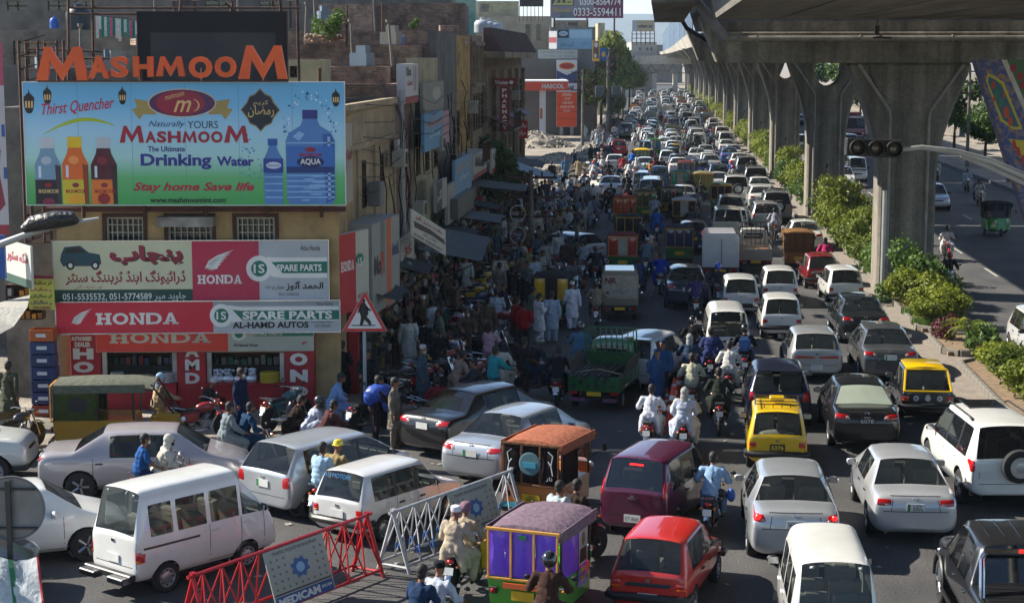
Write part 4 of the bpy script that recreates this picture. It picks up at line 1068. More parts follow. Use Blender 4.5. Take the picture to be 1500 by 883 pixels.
 m=MB();m.box(-w*.5,y0+.1,.35,w*.5,yf-.3,.56);m.cyl((-w*.7,y0+.62,.3),(w*.7,y0+.62,.3),.05);pr.mb('chassis',m,DARK)
 T,H,S=wheel_mesh(.28,.15,False)
 for y in(y0+.62,yf-.55):
  for sx in(1,-1):i=pr.add('wheel',T if sx>0 else flipx(T),-1,(sx*(w-.10),y,.28));pr.add('rim',H if sx>0 else flipx(H),i)
 mirrors(pr,w*.95,1.0,1.2)
 PROTO[kind]=pr;pr.y0=y0;return pr
truck('box_truck',mode='box');truck('cage_truck',mode='cage',bedh=.42);truck('open_truck',mode='rack',W=1.62,bedL=2.5);truck('small_pickup',mode='open')
def dcab(kind,W=1.86,glass=GLASSD):
 pr=Proto();w=W/2;h=2.62
 st=[(-h,.55,.88,.98,w*.93,w*.90,w*.5,''),(-h+.05,.45,1.02,1.10,w*.97,w*.94,w*.84,''),(-1.05,.42,1.04,1.12,w,w*.95,w*.86,''),(-.98,.42,1.06,1.14,w,w*.95,w*.5,'w'),(-.78,.42,1.08,1.72,w,w*.95,w*.74,''),(-.68,.42,1.08,1.75,w,w*.955,w*.76,'s'),(.10,.42,1.06,1.77,w,w*.955,w*.76,''),(.17,.42,1.06,1.77,w,w*.955,w*.76,'s'),(.78,.42,1.05,1.74,w,w*.95,w*.74,'ws'),(1.40,.42,1.04,1.14,w,w*.93,w*.5,''),(2.2,.42,.98,1.08,w*.98,w*.90,w*.5,''),(h-.08,.45,.86,.96,w*.93,w*.85,w*.5,''),(h,.5,.66,.72,w*.85,w*.8,w*.5,'')]
 wy=(-1.62,1.62);B=Body(st,wy,.39);B.glass=glass;B.glass_side=glass
 P2=Proto()
 lm_(P2,B,-1,[([(w*.95,.72),(w*.80,.72),(w*.80,1.0),(w*.94,1.0)],Rl_)])
 lm_(P2,B,-1,[([(w*.92,.74),(w*.52,.70),(w*.56,.84),(w*.86,.90)],WLAMP)],'front',name='headlight')
 sq_(P2,B,-1,'grille','front',(-w*.45,.62,w*.45,.86),Bk_,.012,(6,2));pl_(P2,B,-1,0,.62)
 sq_(P2,B,-1,'rear_bumper','rear',(-w*.9,.48,w*.9,.60),Bk_,.06,(10,2))
 lines(B,P2,-1,[-.82,.13,.95],.50,1.04,.92)
 for y in wy:
  for sx in(1,-1):
   m=MB();m.tb([(sx*(w-.0),y+.47*cos(a),.39+.47*sin(a))for a in[pi*i/10 for i in range(11)]],.035,n=6);P2.mb('wheel_flare',m,Bk_,smooth=True)
 for sx in(1,-1):m=MB();m.box(sx*w-.06,-.9,.40,sx*w+.08*sx+.06,1.1,.45);P2.mb('side_step',m,Bk_)
 bi=B.finish(pr,1.15);base=len(pr.parts)
 for(n_,me_,p_,l_)in P2.parts:pr.parts.append((n_,me_,bi if p_<0 else p_+base,l_))
 m=MB();m.box(-w*.82,-h+.10,1.128,w*.82,-1.10,1.14);i=pr.mb('bed_cover',m,mat('bed_liner','131416',rough=.45,var=.3),bevel=.01)
 m=MB()
 for k in range(8):y=-h+.2+k*.16;m.box(-w*.78,y,1.142,w*.78,y+.02,1.15)
 pr.mb('cover_rib',m,Bk_,i)
 m=MB()
 for dx in(0,.10):m.tb([(-w*.86,-1.75+dx,1.12),(-w*.80,-1.35+dx,1.62),(-w*.70,-1.18+dx,1.70),(w*.70,-1.18+dx,1.70),(w*.80,-1.35+dx,1.62),(w*.86,-1.75+dx,1.12)],.038,n=8)
 pr.mb('sports_bar',m,CHROME,smooth=True)
 m=MB();m.box(-.16,-1.24,1.73,.16,-1.20,1.76);pr.mb('brake_light',m,REDON)
 m=MB()
 for k in range(5):m.box(-.5+.25*k,-.5,1.775,-.49+.25*k,.5,1.785)
 pr.mb('roof_rib',m,[PAINT])
 interior(pr,w,-.75,1.35,1.08,((.35,),(-.35,)),floor=.5)
 m=MB();m.box(-w*.8,-h+.3,.38,w*.8,h-.4,.5);pr.mb('underbody',m,DARK)
 add_wheels(pr,wy,w-.13,.39,.26);mirrors(pr,w*.95,.85,1.14,CHROME)
 PROTO[kind]=pr
dcab('pickup')
def bus():
 pr=Proto();w=1.15;h=4.6
 st=[(-h,.5,1.4,1.9,w*.96,w*.94,w*.7,''),(-h+.1,.4,1.45,2.75,w,w*.98,w*.86,''),(-h+.3,.4,1.45,2.85,w,w*.98,w*.88,'s')]
 for k in range(6):y=-h+1.5+k*1.2;st+=[(y-.05,.4,1.45,2.88,w,w*.98,w*.88,''),(y+.05,.4,1.45,2.88,w,w*.98,w*.88,'s')]
 st+=[(h-.35,.4,1.45,2.82,w,w*.98,w*.86,'w'),(h-.04,.4,1.30,1.38,w*.99,w*.95,w*.7,''),(h,.5,.9,1.0,w*.96,w*.93,w*.7,'')]
 B=Body(st,(-2.6,2.9),.45);P2=Proto()
 lm_(P2,B,-1,[([(w*.85,.75),(w*.60,.75),(w*.60,.95),(w*.85,.95)],WLAMP)],'front',name='headlight')
 sq_(P2,B,-1,'grille','front',(-w*.5,.7,w*.5,.95),Bk_,.012,(6,2));sq_(P2,B,-1,'route_board','front',(-w*.6,2.58,w*.6,2.74),mat('route_board','d9c9b0',rough=.5),.02,(6,2))
 sq_(P2,B,-1,'bumper','front',(-w*.95,.48,w*.95,.62),CHROME,.04,(10,2));pl_(P2,B,-1,0,.58,d='front')
 bi=B.finish(pr);base=len(pr.parts)
 for(n_,me_,p_,l_)in P2.parts:pr.parts.append((n_,me_,bi if p_<0 else p_+base,l_))
 m=MB();m.box(-w*.7,1.0,2.9,w*.7,3.2,3.15);pr.mb('roof_rack',m,PAINT,bevel=.05)
 add_wheels(pr,(-2.6,2.9),w-.17,.45,.3,False);mirrors(pr,w,h-.2,1.9);PROTO['bus']=pr
bus()
def motorcycle(kind):
 pr=Proto()
 def mw(y):
  m=MB();m.la_([(.235,-.035),(.275,-.042),(.30,-.02),(.30,.02),(.275,.042),(.235,.035)],(0,0,0),'x',22);i=pr.mb('wheel',m,TYRE,loc=(0,y,.30),smooth=True)
  m=MB();m.la_([(.225,-.03),(.24,-.035),(.24,.035),(.225,.03),(.225,-.03)],(0,0,0),'x',22);m.cyl((-.07,0,0),(.07,0,0),.05,n=8)
  for k in range(12):a=2*pi*k/12;s_=.03*(1 if k%2 else-1);m.cyl((s_,.04*cos(a),.04*sin(a)),(0,.23*cos(a+.3),.23*sin(a+.3)),.004,n=3,cap=False)
  pr.mb('rim',m,CHROME,i)
 mw(-.60);mw(.62)
 m=MB();m.tb([(0,-.62,.62),(0,-.25,.66),(0,.10,.70),(0,.38,.84)],.03,n=6);m.tb([(0,.34,.80),(0,.22,.45),(0,-.05,.35),(0,-.15,.60)],.025,n=6)
 for sx in(1,-1):m.tb([(sx*.08,-.60,.30),(sx*.07,-.15,.40)],.02,n=5);m.tb([(sx*.09,-.58,.34),(sx*.10,-.45,.62)],.022,n=6)
 pr.mb('frame',m,Bk_)
 m=MB();m.cb_((0,.08,.40),(.20,.26,.20));m.cyl((0,.10,.46),(0,.20,.62),.07,.06,n=10)
 for k in range(5):m.cyl((0,.11+.018*k,.48+.025*k),(0,.112+.018*k,.486+.025*k),.095,n=10)
 m.cyl((-.14,.02,.36),(.14,.02,.36),.07,n=12);pr.mb('engine',m,mat('engine_metal','85878a',rough=.35,metal=.8,var=.2),bevel=.01)
 m=MB();m.ell((0,.14,.80),(.135,.27,.12),12,8);m.ell((0,.08,.76),(.12,.22,.10),12,8);pr.mb('fuel_tank',m,PAINT,smooth=True)
 m=MB();m.ell((0,.14,.845),(.06,.22,.09),8,6);pr.mb('tank_stripe',m,[WHITE],smooth=True)if False else None
 m=MB();m.hexa([(-.12,-.62,.74),(.12,-.62,.74),(.10,-.02,.74),(-.10,-.02,.74)],[(-.13,-.60,.83),(.13,-.60,.83),(.09,-.06,.80),(-.09,-.06,.80)]);pr.mb('seat',m,mat('black_vinyl','1c1c1c',rough=.45,var=.2),bevel=.03,seg=2,smooth=True)
 m=MB();m.hexa([(-.12,-.45,.48),(.12,-.45,.48),(.12,-.12,.46),(-.12,-.12,.46)],[(-.11,-.55,.72),(.11,-.55,.72),(.11,-.05,.72),(-.11,-.05,.72)]);pr.mb('side_panel',m,PAINT,bevel=.03)
 for sx in(1,-1):
  m=MB();m.tb([(sx*.09,.62,.30),(sx*.09,.42,.82),(sx*.09,.36,.98)],[.028,.024,.02],n=7);pr.mb('fork',m,CHROME,smooth=True)
 m=MB();m.tb([(-.36,.16,.98),(-.30,.22,1.0),(-.12,.34,.96),(.12,.34,.96),(.30,.22,1.0),(.36,.16,.98)],.014,n=6);pr.mb('handlebar',m,CHROME)
 for sx in(1,-1):
  m=MB();m.tb([(sx*.30,.24,1.0),(sx*.36,.26,1.12)],.006,n=4);m.ell((sx*.38,.25,1.17),(.06,.015,.04),8,5);pr.mb('mirror',m,Bk_,smooth=True)
  m=MB();m.ell((sx*.13,-.74,.66),(.03,.04,.03),7,5);m.ell((sx*.16,.50,.86),(.03,.04,.03),7,5);pr.mb('indicator',m,AMBER)
 m=MB();m.la_([(.001,-.10),(.06,-.08),(.085,0),(.08,.02)],(0,.50,.88),'y',14);i=pr.mb('headlamp',m,PAINT,smooth=True);m=MB();m.la_([(.08,.02),(.05,.035),(.001,.04)],(0,.50,.88),'y',14);pr.mb('lamp_lens',m,WLAMP,i,smooth=True)
 for y,a0,a1,sg in((-.60,.5,2.6,-1),(.62,.6,2.2,1)):
  m=MB();P=[];n=8
  for i in range(n+1):
   a=a0+(a1-a0)*i/n;yy=y+sg*.34*cos(a)*1;zz=.30+.34*sin(a);P+=[(-.055,yy,zz-.01),(.0,yy,zz+.012),(.055,yy,zz-.01)]
  m.add(P,[(3*i+j,3*i+j+1,3*i+j+4,3*i+j+3)for i in range(n)for j in(0,1)]);pr.mb('mudguard',m,CHROME if sg<0 else PAINT,smooth=True,fixn=False)
 m=MB();m.ell((0,-.735,.74),(.075,.05,.045),10,6);pr.mb('tail_light',m,Rl_,smooth=True)
 m=MB();m.cb_((0,-.83,.60),(.17,.012,.13),rx=-.3);pr.mb('number_plate',m,PLATE)
 m=MB();m.tb([(.10,.22,.42),(.14,.18,.28),(.15,-.1,.26),(.16,-.75,.34)],[.02,.02,.025,.035],n=8);pr.mb('exhaust',m,CHROME,smooth=True)
 m=MB()
 for sx in(1,-1):m.tb([(sx*.11,-.45,.80),(sx*.12,-.66,.86),(sx*.10,-.82,.88)],.01,n=5)
 for y in(-.68,-.75,-.82):m.tb([(-.11,y,.87),(.11,y,.87)],.008,n=4)
 pr.mb('carrier',m,CHROME)
 m=MB();m.box(-.24,.10,.29,.24,.13,.32);m.tb([(-.12,-.1,.3),(-.20,-.2,.05)],.012,n=5);pr.mb('foot_pegs',m,Bk_)
 m=MB();m.hexa([(-.055,-.56,.32),(-.075,-.56,.32),(-.075,.02,.36),(-.055,.02,.36)],[(-.055,-.56,.40),(-.075,-.56,.40),(-.075,.02,.44),(-.055,.02,.44)]);pr.mb('chain_guard',m,CHROME,bevel=.01)
 PROTO[kind]=pr
motorcycle('motorcycle')
SKIN=mat('skin','7a4f38',rough=.6,var=.12,scale=8);SKIN2=mat('skin_light','96694e',rough=.6,var=.12,scale=8)
HAIR=mat('hair','15110f',rough=.7,var=.3,scale=20,bump=.4)
TUNIC=cloth('b4b0a6');TROUS=cloth('a8a498');HEADM=mat('head_gear','1b1b1d',rough=.3,var=.1,coat=.5)
BOOT=mat('sandal','2a201a',rough=.7,var=.2)
def cap(mb,a,b,r0,r1,n=8):
 a=Vector(a);b=Vector(b);mb.cyl(a,b,r0,r1,n=n,cap=True);mb.ell(a,r0,n,5);mb.ell(b,r1,n,5)
def rm_(mb,vox,dec,name,mats,noise=0):
 me=mb.mesh('t',mats,fixn=False)
 mods=[('REMESH',dict(mode='VOXEL',voxel_size=vox,use_smooth_shade=True)),('SMOOTH',dict(factor=.5,iterations=3))]
 if dec<1:mods.append(('DECIMATE',dict(ratio=dec)))
 r=ev_(me,mods);bpy.data.meshes.remove(me);r.name=name
 if noise:
  rd=random.Random(3)
  for v in r.vertices:
   c=v.co;v.co+=v.normal*noise*(sin(c.z*29+c.x*17+c.y*11)*.45+sin(c.x*40+c.y*33+sin(c.z*7)*2.5)*.75)
 r.polygons.foreach_set('use_smooth',[True]*len(r.polygons));
 r.materials.clear();r.materials.append(mats if not isinstance(mats,list)else mats[0]);return r
def hand(mb,w,d,up,s):
 """palm with four unequal fingers, bent, and a thumb from the side of the palm"""
 w=Vector(w);d=Vector(d).normalized();up=Vector(up).normalized();sd=d.cross(up).normalized()*s;dn=-up
 c=w+d*.05;mb.ell(c,(.042,.042,.042),8,6)
 for k in range(4):cap(mb,w+sd*(-.028+.019*k),w+d*.085+sd*(-.030+.020*k),.013,.011,6)
 L=[.052,.066,.070,.058]
 for k in range(4):
  a=w+d*.085+sd*(-.030+.020*k);b=a+d*L[k]*.6+dn*.018;cc=b+d*L[k]*.2+dn*.035
  cap(mb,a,b,.0105,.0095,6);cap(mb,b,cc,.0095,.008,6)
 t=w+d*.03+sd*.035;t2=t+d*.03+sd*.025+dn*.01;cap(mb,t,t2,.013,.011,6);cap(mb,t2,t2+d*.03+dn*.012,.011,.009,6)
def head(mb,c,yaw=0,pitch=0):
 M=Euler((pitch,0,yaw)).to_matrix();c=Vector(c)
 def P(x,y,z):return c+M@Vector((x,y,z))
 mb.ell(P(0,-.008,.02),(.076,.094,.10),12,9,M=M);mb.ell(P(0,.022,-.045),(.058,.066,.068),10,7,M=M)
 cap(mb,P(0,.088,.02),P(0,.106,-.018),.010,.016,6);mb.ell(P(0,.086,-.055),(.026,.012,.010),8,4,M=M);mb.ell(P(0,.08,-.095),(.024,.02,.02),8,5,M=M)
 mb.ell(P(0,.075,.035),(.055,.018,.012),8,5,M=M)
 for s in(1,-1):mb.ell(P(s*.078,-.008,.0),(.012,.022,.032),7,5,M=M)
 return M
class Man:pass
POSES={}
def person(kind,J,style='kameez',beard=False,dec=.22):
 """J: joints dict. builds body, tunic, trousers, hair, eyes as parts"""
 pr=Proto();b=MB();up=Vector((0,0,1))
 H=Vector(J['head']);N=Vector(J['neck']);C=Vector(J['chest']);P=Vector(J['pelvis'])
 M=head(b,H,J.get('yaw',0),J.get('pitch',0))
 cap(b,N,H+M@Vector((0,-.02,-.07)),.056,.054)
 cap(b,C,P,.10,.10);
 for s,k in((1,'r'),(-1,'l')):
  S,E,W_=Vector(J['sho'+k]),Vector(J['elb'+k]),Vector(J['wri'+k])
  cap(b,C,S,.07,.05);cap(b,S,E,.048,.036);cap(b,E,W_,.036,.025)
  d=(W_-E).normalized();hd=Vector(J.get('hand'+k,d));hand(b,W_,hd,J.get('palmup'+k,(0,0,1))if abs(hd.z)<.8 else(0,1,0),-s if abs(hd.z)<.8 else s)
  Hp,K,A=Vector(J['hip'+k]),Vector(J['kne'+k]),Vector(J['ank'+k])
  cap(b,P,Hp,.09,.08);cap(b,Hp,K,.075,.05);cap(b,K,A,.048,.035)
  f=Vector(J.get('foot'+k,(0,1,0))).normalized();cap(b,A+Vector((0,0,-.03))-f*.03,A+f*.15+Vector((0,0,-.052)),.034,.030)
 pr.add('body',rm_(b,.011,dec,'body',SKIN))
 t=MB();w=P.lerp(C,.45)
 ax=(Vector(J['shor'])-Vector(J['shol'])).normalized()
 for u,rx,ry in((0,.205,.175),(.25,.195,.165),(.55,.185,.15),(.85,.19,.14),(1.0,.17,.12)):
  c=P.lerp(C+Vector((0,0,.06)),u);t.ell(c,(rx,ry,.11),12,7)
 cap(t,C+Vector((0,0,.11)),N+Vector((0,0,-.01)),.085,.068)
 for s,k in((1,'r'),(-1,'l')):
  S,E,W_=Vector(J['sho'+k]),Vector(J['elb'+k]),Vector(J['wri'+k])
  cap(t,C+Vector((0,0,.09)),S,.085,.068);
  if style in('tshirt',):cap(t,S,S.lerp(E,.8),.066,.062)
  else:cap(t,S,E,.078,.070);cap(t,E,E.lerp(W_,.9),.070,.058)
 Kr,Kl=Vector(J['kner']),Vector(J['knel']);Hr,Hl=Vector(J['hipr']),Vector(J['hipl']);seat=abs(Kr.z-Hr.z)<.25 or J.get('seated')
 if style in('kameez','abaya'):
  if seat:
   for h_,k_ in((Hr,Kr),(Hl,Kl)):cap(t,h_,h_.lerp(k_,.92)+Vector((0,0,.0)),.125,.095)
   mid=(Hr+Hl)/2;cap(t,mid,mid.lerp((Kr+Kl)/2,.55),.13,.09)
   for s in(1,-1):cap(t,mid+Vector((s*.10,-.06,.05)),mid+Vector((s*.21,-.10,-.30)),.12,.07);cap(t,mid+Vector((s*.18,.05,0)),mid+Vector((s*.25,.08,-.30)),.09,.05)
  else:
   bot=(Kr+Kl)/2;z1=.12 if style=='abaya' else.50
   n=5
   for i in range(n+1):
    u=i/n;c=P.lerp(Vector((bot.x,bot.y,z1)),u);sp=abs(Kr.y-Kl.y)*.5*u;t.ell(c,(.19+.06*u,.155+.055*u+sp,.11),14,7)
 else:
  cap(t,P+Vector((0,0,-.02)),P+Vector((0,0,.05)),.16,.155)
 pr.add('tunic' if style in('kameez','abaya')else 'shirt',rm_(t,.019,.35,'tunic',TUNIC,.012))
 q=MB()
 for k in('r','l'):
  Hp,K,A=Vector(J['hip'+k]),Vector(J['kne'+k]),Vector(J['ank'+k])
  if style in('kameez','abaya'):cap(q,P,Hp,.13,.12);cap(q,Hp,K,.13,.115);cap(q,K,K.lerp(A,.93),.115,.085)
  else:cap(q,P,Hp,.125,.105);cap(q,Hp,K,.098,.070);cap(q,K,K.lerp(A,.95),.070,.056)
 pr.add('trousers',rm_(q,.019,.35,'trousers',TROUS,.009))
 m=MB()
 for k in('r','l'):
  A=Vector(J['ank'+k]);f=Vector(J.get('foot'+k,(0,1,0))).normalized();cap(m,A+Vector((0,0,-.058))-f*.05,A+f*.17+Vector((0,0,-.068)),.036,.038,8)
 pr.mb('footwear',m,BOOT,smooth=True)
 pr.H=H;pr.M=M.to_4x4();pr.style=style
 e=MB()
 for s in(1,-1):e.ell(H+M@Vector((s*.031,.083,.012)),(.012,.008,.007),7,5)
 pr.mb('eyes',e,mat('eye_dark','0d0b0a',rough=.2,var=0))
 POSES[kind]=pr;return pr
def stand(dx=0,lean=0,arms='down',stride=0.0,twist=0):
 J=dict(head=(0,.03+lean,1.60),neck=(0,lean,1.44),chest=(0,lean*.8,1.24),pelvis=(0,0,.93),shor=(.19,lean,1.37),shol=(-.19,lean,1.37),elbr=(.25,-.03+lean,1.10),elbl=(-.25,-.03+lean,1.10),wrir=(.25,.06+lean,.85),wril=(-.25,.06+lean,.85),hipr=(.10,0,.88),hipl=(-.10,0,.88),kner=(.11,.03+stride*.5,.48),knel=(-.11,.03-stride*.35,.48),ankr=(.12,stride,.09),ankl=(-.12,-stride,.09+(.05 if stride else 0)))
 if arms=='talk':J.update(elbr=(.26,.0,1.12),wrir=(.14,.24,1.16),handr=(-.3,1,.1))
 if arms=='phone':J.update(elbr=(.24,.02,1.12),wrir=(.08,.24,1.20),handr=(-.3,.6,.5),elbl=(-.24,.02,1.12),wril=(-.06,.24,1.16),handl=(.3,.7,.4),pitch=-.35)
 if arms=='reach':J.update(elbr=(.26,.20,1.20),wrir=(.22,.45,1.10),handr=(0,1,-.2),elbl=(-.26,.18,1.18),wril=(-.2,.42,1.08),handl=(0,1,-.2))
 if stride:J.update(elbr=(.25,-.10,1.12),wrir=(.26,-.08,.87),elbl=(-.25,.05,1.12),wril=(-.26,.20,.92))
 return J
def rider(kind='drive',tw=0):
 if kind=='drive':
  return dict(head=(0,.06,1.50),neck=(0,.0,1.34),chest=(0,-.06,1.15),pelvis=(0,-.17,.86),shor=(.19,-.02,1.28),shol=(-.19,-.02,1.28),elbr=(.31,.02,1.06),elbl=(-.31,.02,1.06),wrir=(.33,.14,1.01),wril=(-.33,.14,1.01),handr=(-.15,1,-.1),handl=(.15,1,-.1),hipr=(.12,-.16,.84),hipl=(-.12,-.16,.84),kner=(.22,.24,.74),knel=(-.22,.24,.74),ankr=(.20,.12,.38),ankl=(-.20,.12,.38),seated=1)
 if kind=='foot':
  J=rider('drive');J.update(knel=(-.30,.16,.55),ankl=(-.36,.06,.10),head=(0,.05,1.52),yaw=.5);return J
 if kind=='pillion':
  return dict(head=(0,-.44,1.56),neck=(0,-.49,1.40),chest=(0,-.52,1.21),pelvis=(0,-.56,.92),shor=(.19,-.50,1.34),shol=(-.19,-.50,1.34),elbr=(.27,-.42,1.10),elbl=(-.27,-.42,1.10),wrir=(.21,-.20,.98),wril=(-.21,-.20,.98),handr=(0,1,-.3),handl=(0,1,-.3),hipr=(.12,-.55,.90),hipl=(-.12,-.55,.90),kner=(.27,-.22,.76),knel=(-.27,-.22,.76),ankr=(.26,-.32,.36),ankl=(-.26,-.32,.36),seated=1)
 if kind=='squat':
  return dict(head=(0,.22,.90),neck=(0,.14,.76),chest=(0,.08,.58),pelvis=(0,-.12,.26),shor=(.19,.12,.69),shol=(-.19,.12,.69),elbr=(.26,.28,.50),elbl=(-.26,.28,.50),wrir=(.10,.44,.46),wril=(-.10,.44,.46),handr=(-.3,1,-.3),handl=(.3,1,-.3),hipr=(.11,-.10,.25),hipl=(-.11,-.10,.25),kner=(.20,.26,.46),knel=(-.20,.26,.46),ankr=(.16,.06,.09),ankl=(-.16,.06,.09),seated=1,pitch=-.3)
person('stand',stand(),'kameez');person('talk',stand(arms='talk'),'kameez');person('phone',stand(arms='phone'),'kameez',dec=.15)
person('walk',stand(stride=.22),'kameez');person('stand_shirt',stand(arms='talk'),'shirt');person('reach',stand(arms='reach',lean=.08),'shirt',dec=.15)
person('walk_shirt',stand(stride=.2),'tshirt',dec=.15);person('abaya',stand(),'abaya',dec=.15)
person('ride',rider('drive'),'kameez');person('ride_shirt',rider('drive'),'shirt');person('ride_foot',rider('foot'),'kameez')
person('pillion',rider('pillion'),'kameez');person('pillion_shirt',rider('pillion'),'tshirt');person('squat',rider('squat'),'kameez')
def blob(f):m=MB();f(m);return m
def hm(name,f,mt):return blob(f).mesh(name,mt,smooth=True)
def hairf(m):m.ell((0,-.018,.04),(.088,.104,.098),14,9);m.ell((0,-.050,-.02),(.080,.064,.085),12,8)
def scarff(m):m.ell((0,-.02,.03),(.098,.112,.115),12,8);m.ell((0,-.05,-.09),(.10,.09,.12),12,8);m.ell((0,-.09,-.24),(.12,.06,.16),10,7)
HEADS={'hair':hm('hair',hairf,HAIR),'cap':hm('cap',lambda m:m.la_([(.086,.015),(.09,.03),(.088,.10),(.07,.115),(.001,.118)],(0,-.012,0),'z',16),HEADM),'helmet':hm('helmet',lambda m:(m.ell((0,-.012,.03),(.128,.145,.138),16,11),m.ell((0,.05,-.05),(.10,.08,.07),12,7)),HEADM),'turban':hm('turban',lambda m:(m.ell((0,-.012,.05),(.112,.125,.085),14,8),m.ell((0,-.05,.02),(.10,.10,.09),12,7)),HEADM),'scarf':hm('headscarf',scarff,HEADM),'hat':hm('hard_hat',lambda m:(m.la_([(.13,.03),(.135,.035),(.105,.045),(.10,.10),(.07,.14),(.001,.155)],(0,0,0),'z',16)),HEADM)}
VISOR=hm('visor',lambda m:m.ell((0,.035,.0),(.108,.112,.045),14,6),mat('visor_black','0a0a0b',rough=.1,var=0,coat=1))
MASK=hm('face_mask',lambda m:m.ell((0,.055,-.055),(.052,.052,.045),10,6),mat('mask_cloth','b8c6c4',rough=.9,var=.05))
BEARD=hm('beard',lambda m:m.ell((0,.035,-.075),(.06,.062,.055),10,6),mat('beard','1a1411',rough=.9,var=.3))
BEARDW=hm('beard_w',lambda m:m.ell((0,.035,-.075),(.06,.062,.06),10,6),mat('grey_beard','a09c96',rough=.9,var=.3))
def man(pose,loc,rz,top,legs=None,head='hair',hcol=None,label=None,group=None,mask=False,beard=None,skin=None,scale=1,cat='person',visor=False):
 pr=POSES[pose];legs=legs or top
 sub={TUNIC:cloth(top),TROUS:cloth(legs),SKIN:skin or SKIN}
 o=in_(pr,'person',loc,rz,sub,label,cat,group,scale=(scale,)*3 if scale!=1 else None)
 X=Matrix.Translation(pr.H)@pr.M
 if head:
  h=link({'hair':'hair','cap':'cap','helmet':'helmet','turban':'turban','scarf':'headscarf','hat':'hard_hat'}[head],HEADS[head],o);h.matrix_local=X
  if hcol:
   h.material_slots[0].link='OBJECT';h.material_slots[0].material=paint(hcol,0,.2)if head in('helmet','hat')else cloth(hcol)
  if head=='helmet':v=link('visor',VISOR,o);v.matrix_local=X
 if mask:v=link('face_mask',MASK,o);v.matrix_local=X
 if beard:v=link('beard',BEARDW if beard=='w' else BEARD,o);v.matrix_local=X
 return o
_AR={'ا':('FE8D','FE8E'),'آ':('FE81','FE82'),'ب':('FE8F','FE90','FE91','FE92'),'پ':('FB56','FB57','FB58','FB59'),'ت':('FE95','FE96','FE97','FE98'),'ٹ':('FB66','FB67','FB68','FB69'),'ج':('FE9D','FE9E','FE9F','FEA0'),'ح':('FEA1','FEA2','FEA3','FEA4'),'د':('FEA9','FEAA'),'ڈ':('FB88','FB89'),'ر':('FEAD','FEAE'),'ز':('FEAF','FEB0'),'س':('FEB1','FEB2','FEB3','FEB4'),'ش':('FEB5','FEB6','FEB7','FEB8'),'ف':('FED1','FED2','FED3','FED4'),'ق':('FED5','FED6','FED7','FED8'),'ک':('FB8E','FB8F','FB90','FB91'),'گ':('FB92','FB93','FB94','FB95'),'ل':('FEDD','FEDE','FEDF','FEE0'),'م':('FEE1','FEE2','FEE3','FEE4'),'ن':('FEE5','FEE6','FEE7','FEE8'),'و':('FEED','FEEE'),'ہ':('FBA6','FBA7','FBA8','FBA9'),'ی':('FBFC','FBFD','FBFE','FBFF'),'ئ':('FE89','FE8A','FE8B','FE8C'),'ں':('FB9E','FB9F'),'خ':('FEA5','FEA6','FEA7','FEA8'),'ض':('FEBD','FEBE','FEBF','FEC0'),'ع':('FEC9','FECA','FECB','FECC'),'ط':('FEC1','FEC2','FEC3','FEC4'),'ص':('FEB9','FEBA','FEBB','FEBC')}
def urdu(s):
 out=[]
 for i,c in enumerate(s):
  if c not in _AR:out.append(c);continue
  f=_AR[c];p=s[i-1]if i else ' ';n=s[i+1]if i+1<len(s)else ' '
  jp=p in _AR and len(_AR[p])==4;jn=n in _AR and len(f)==4
  k=(3 if jn else 1)if jp else(2 if jn else 0)
  out.append(chr(int(f[k],16)))
 return ''.join(reversed(out))
FL={}
def ft(c,rough=.55,emit=0):return mat('print_'+c,c,rough=rough,var=.07,scale=1.5,dirt='77736a',dirtamt=.12)
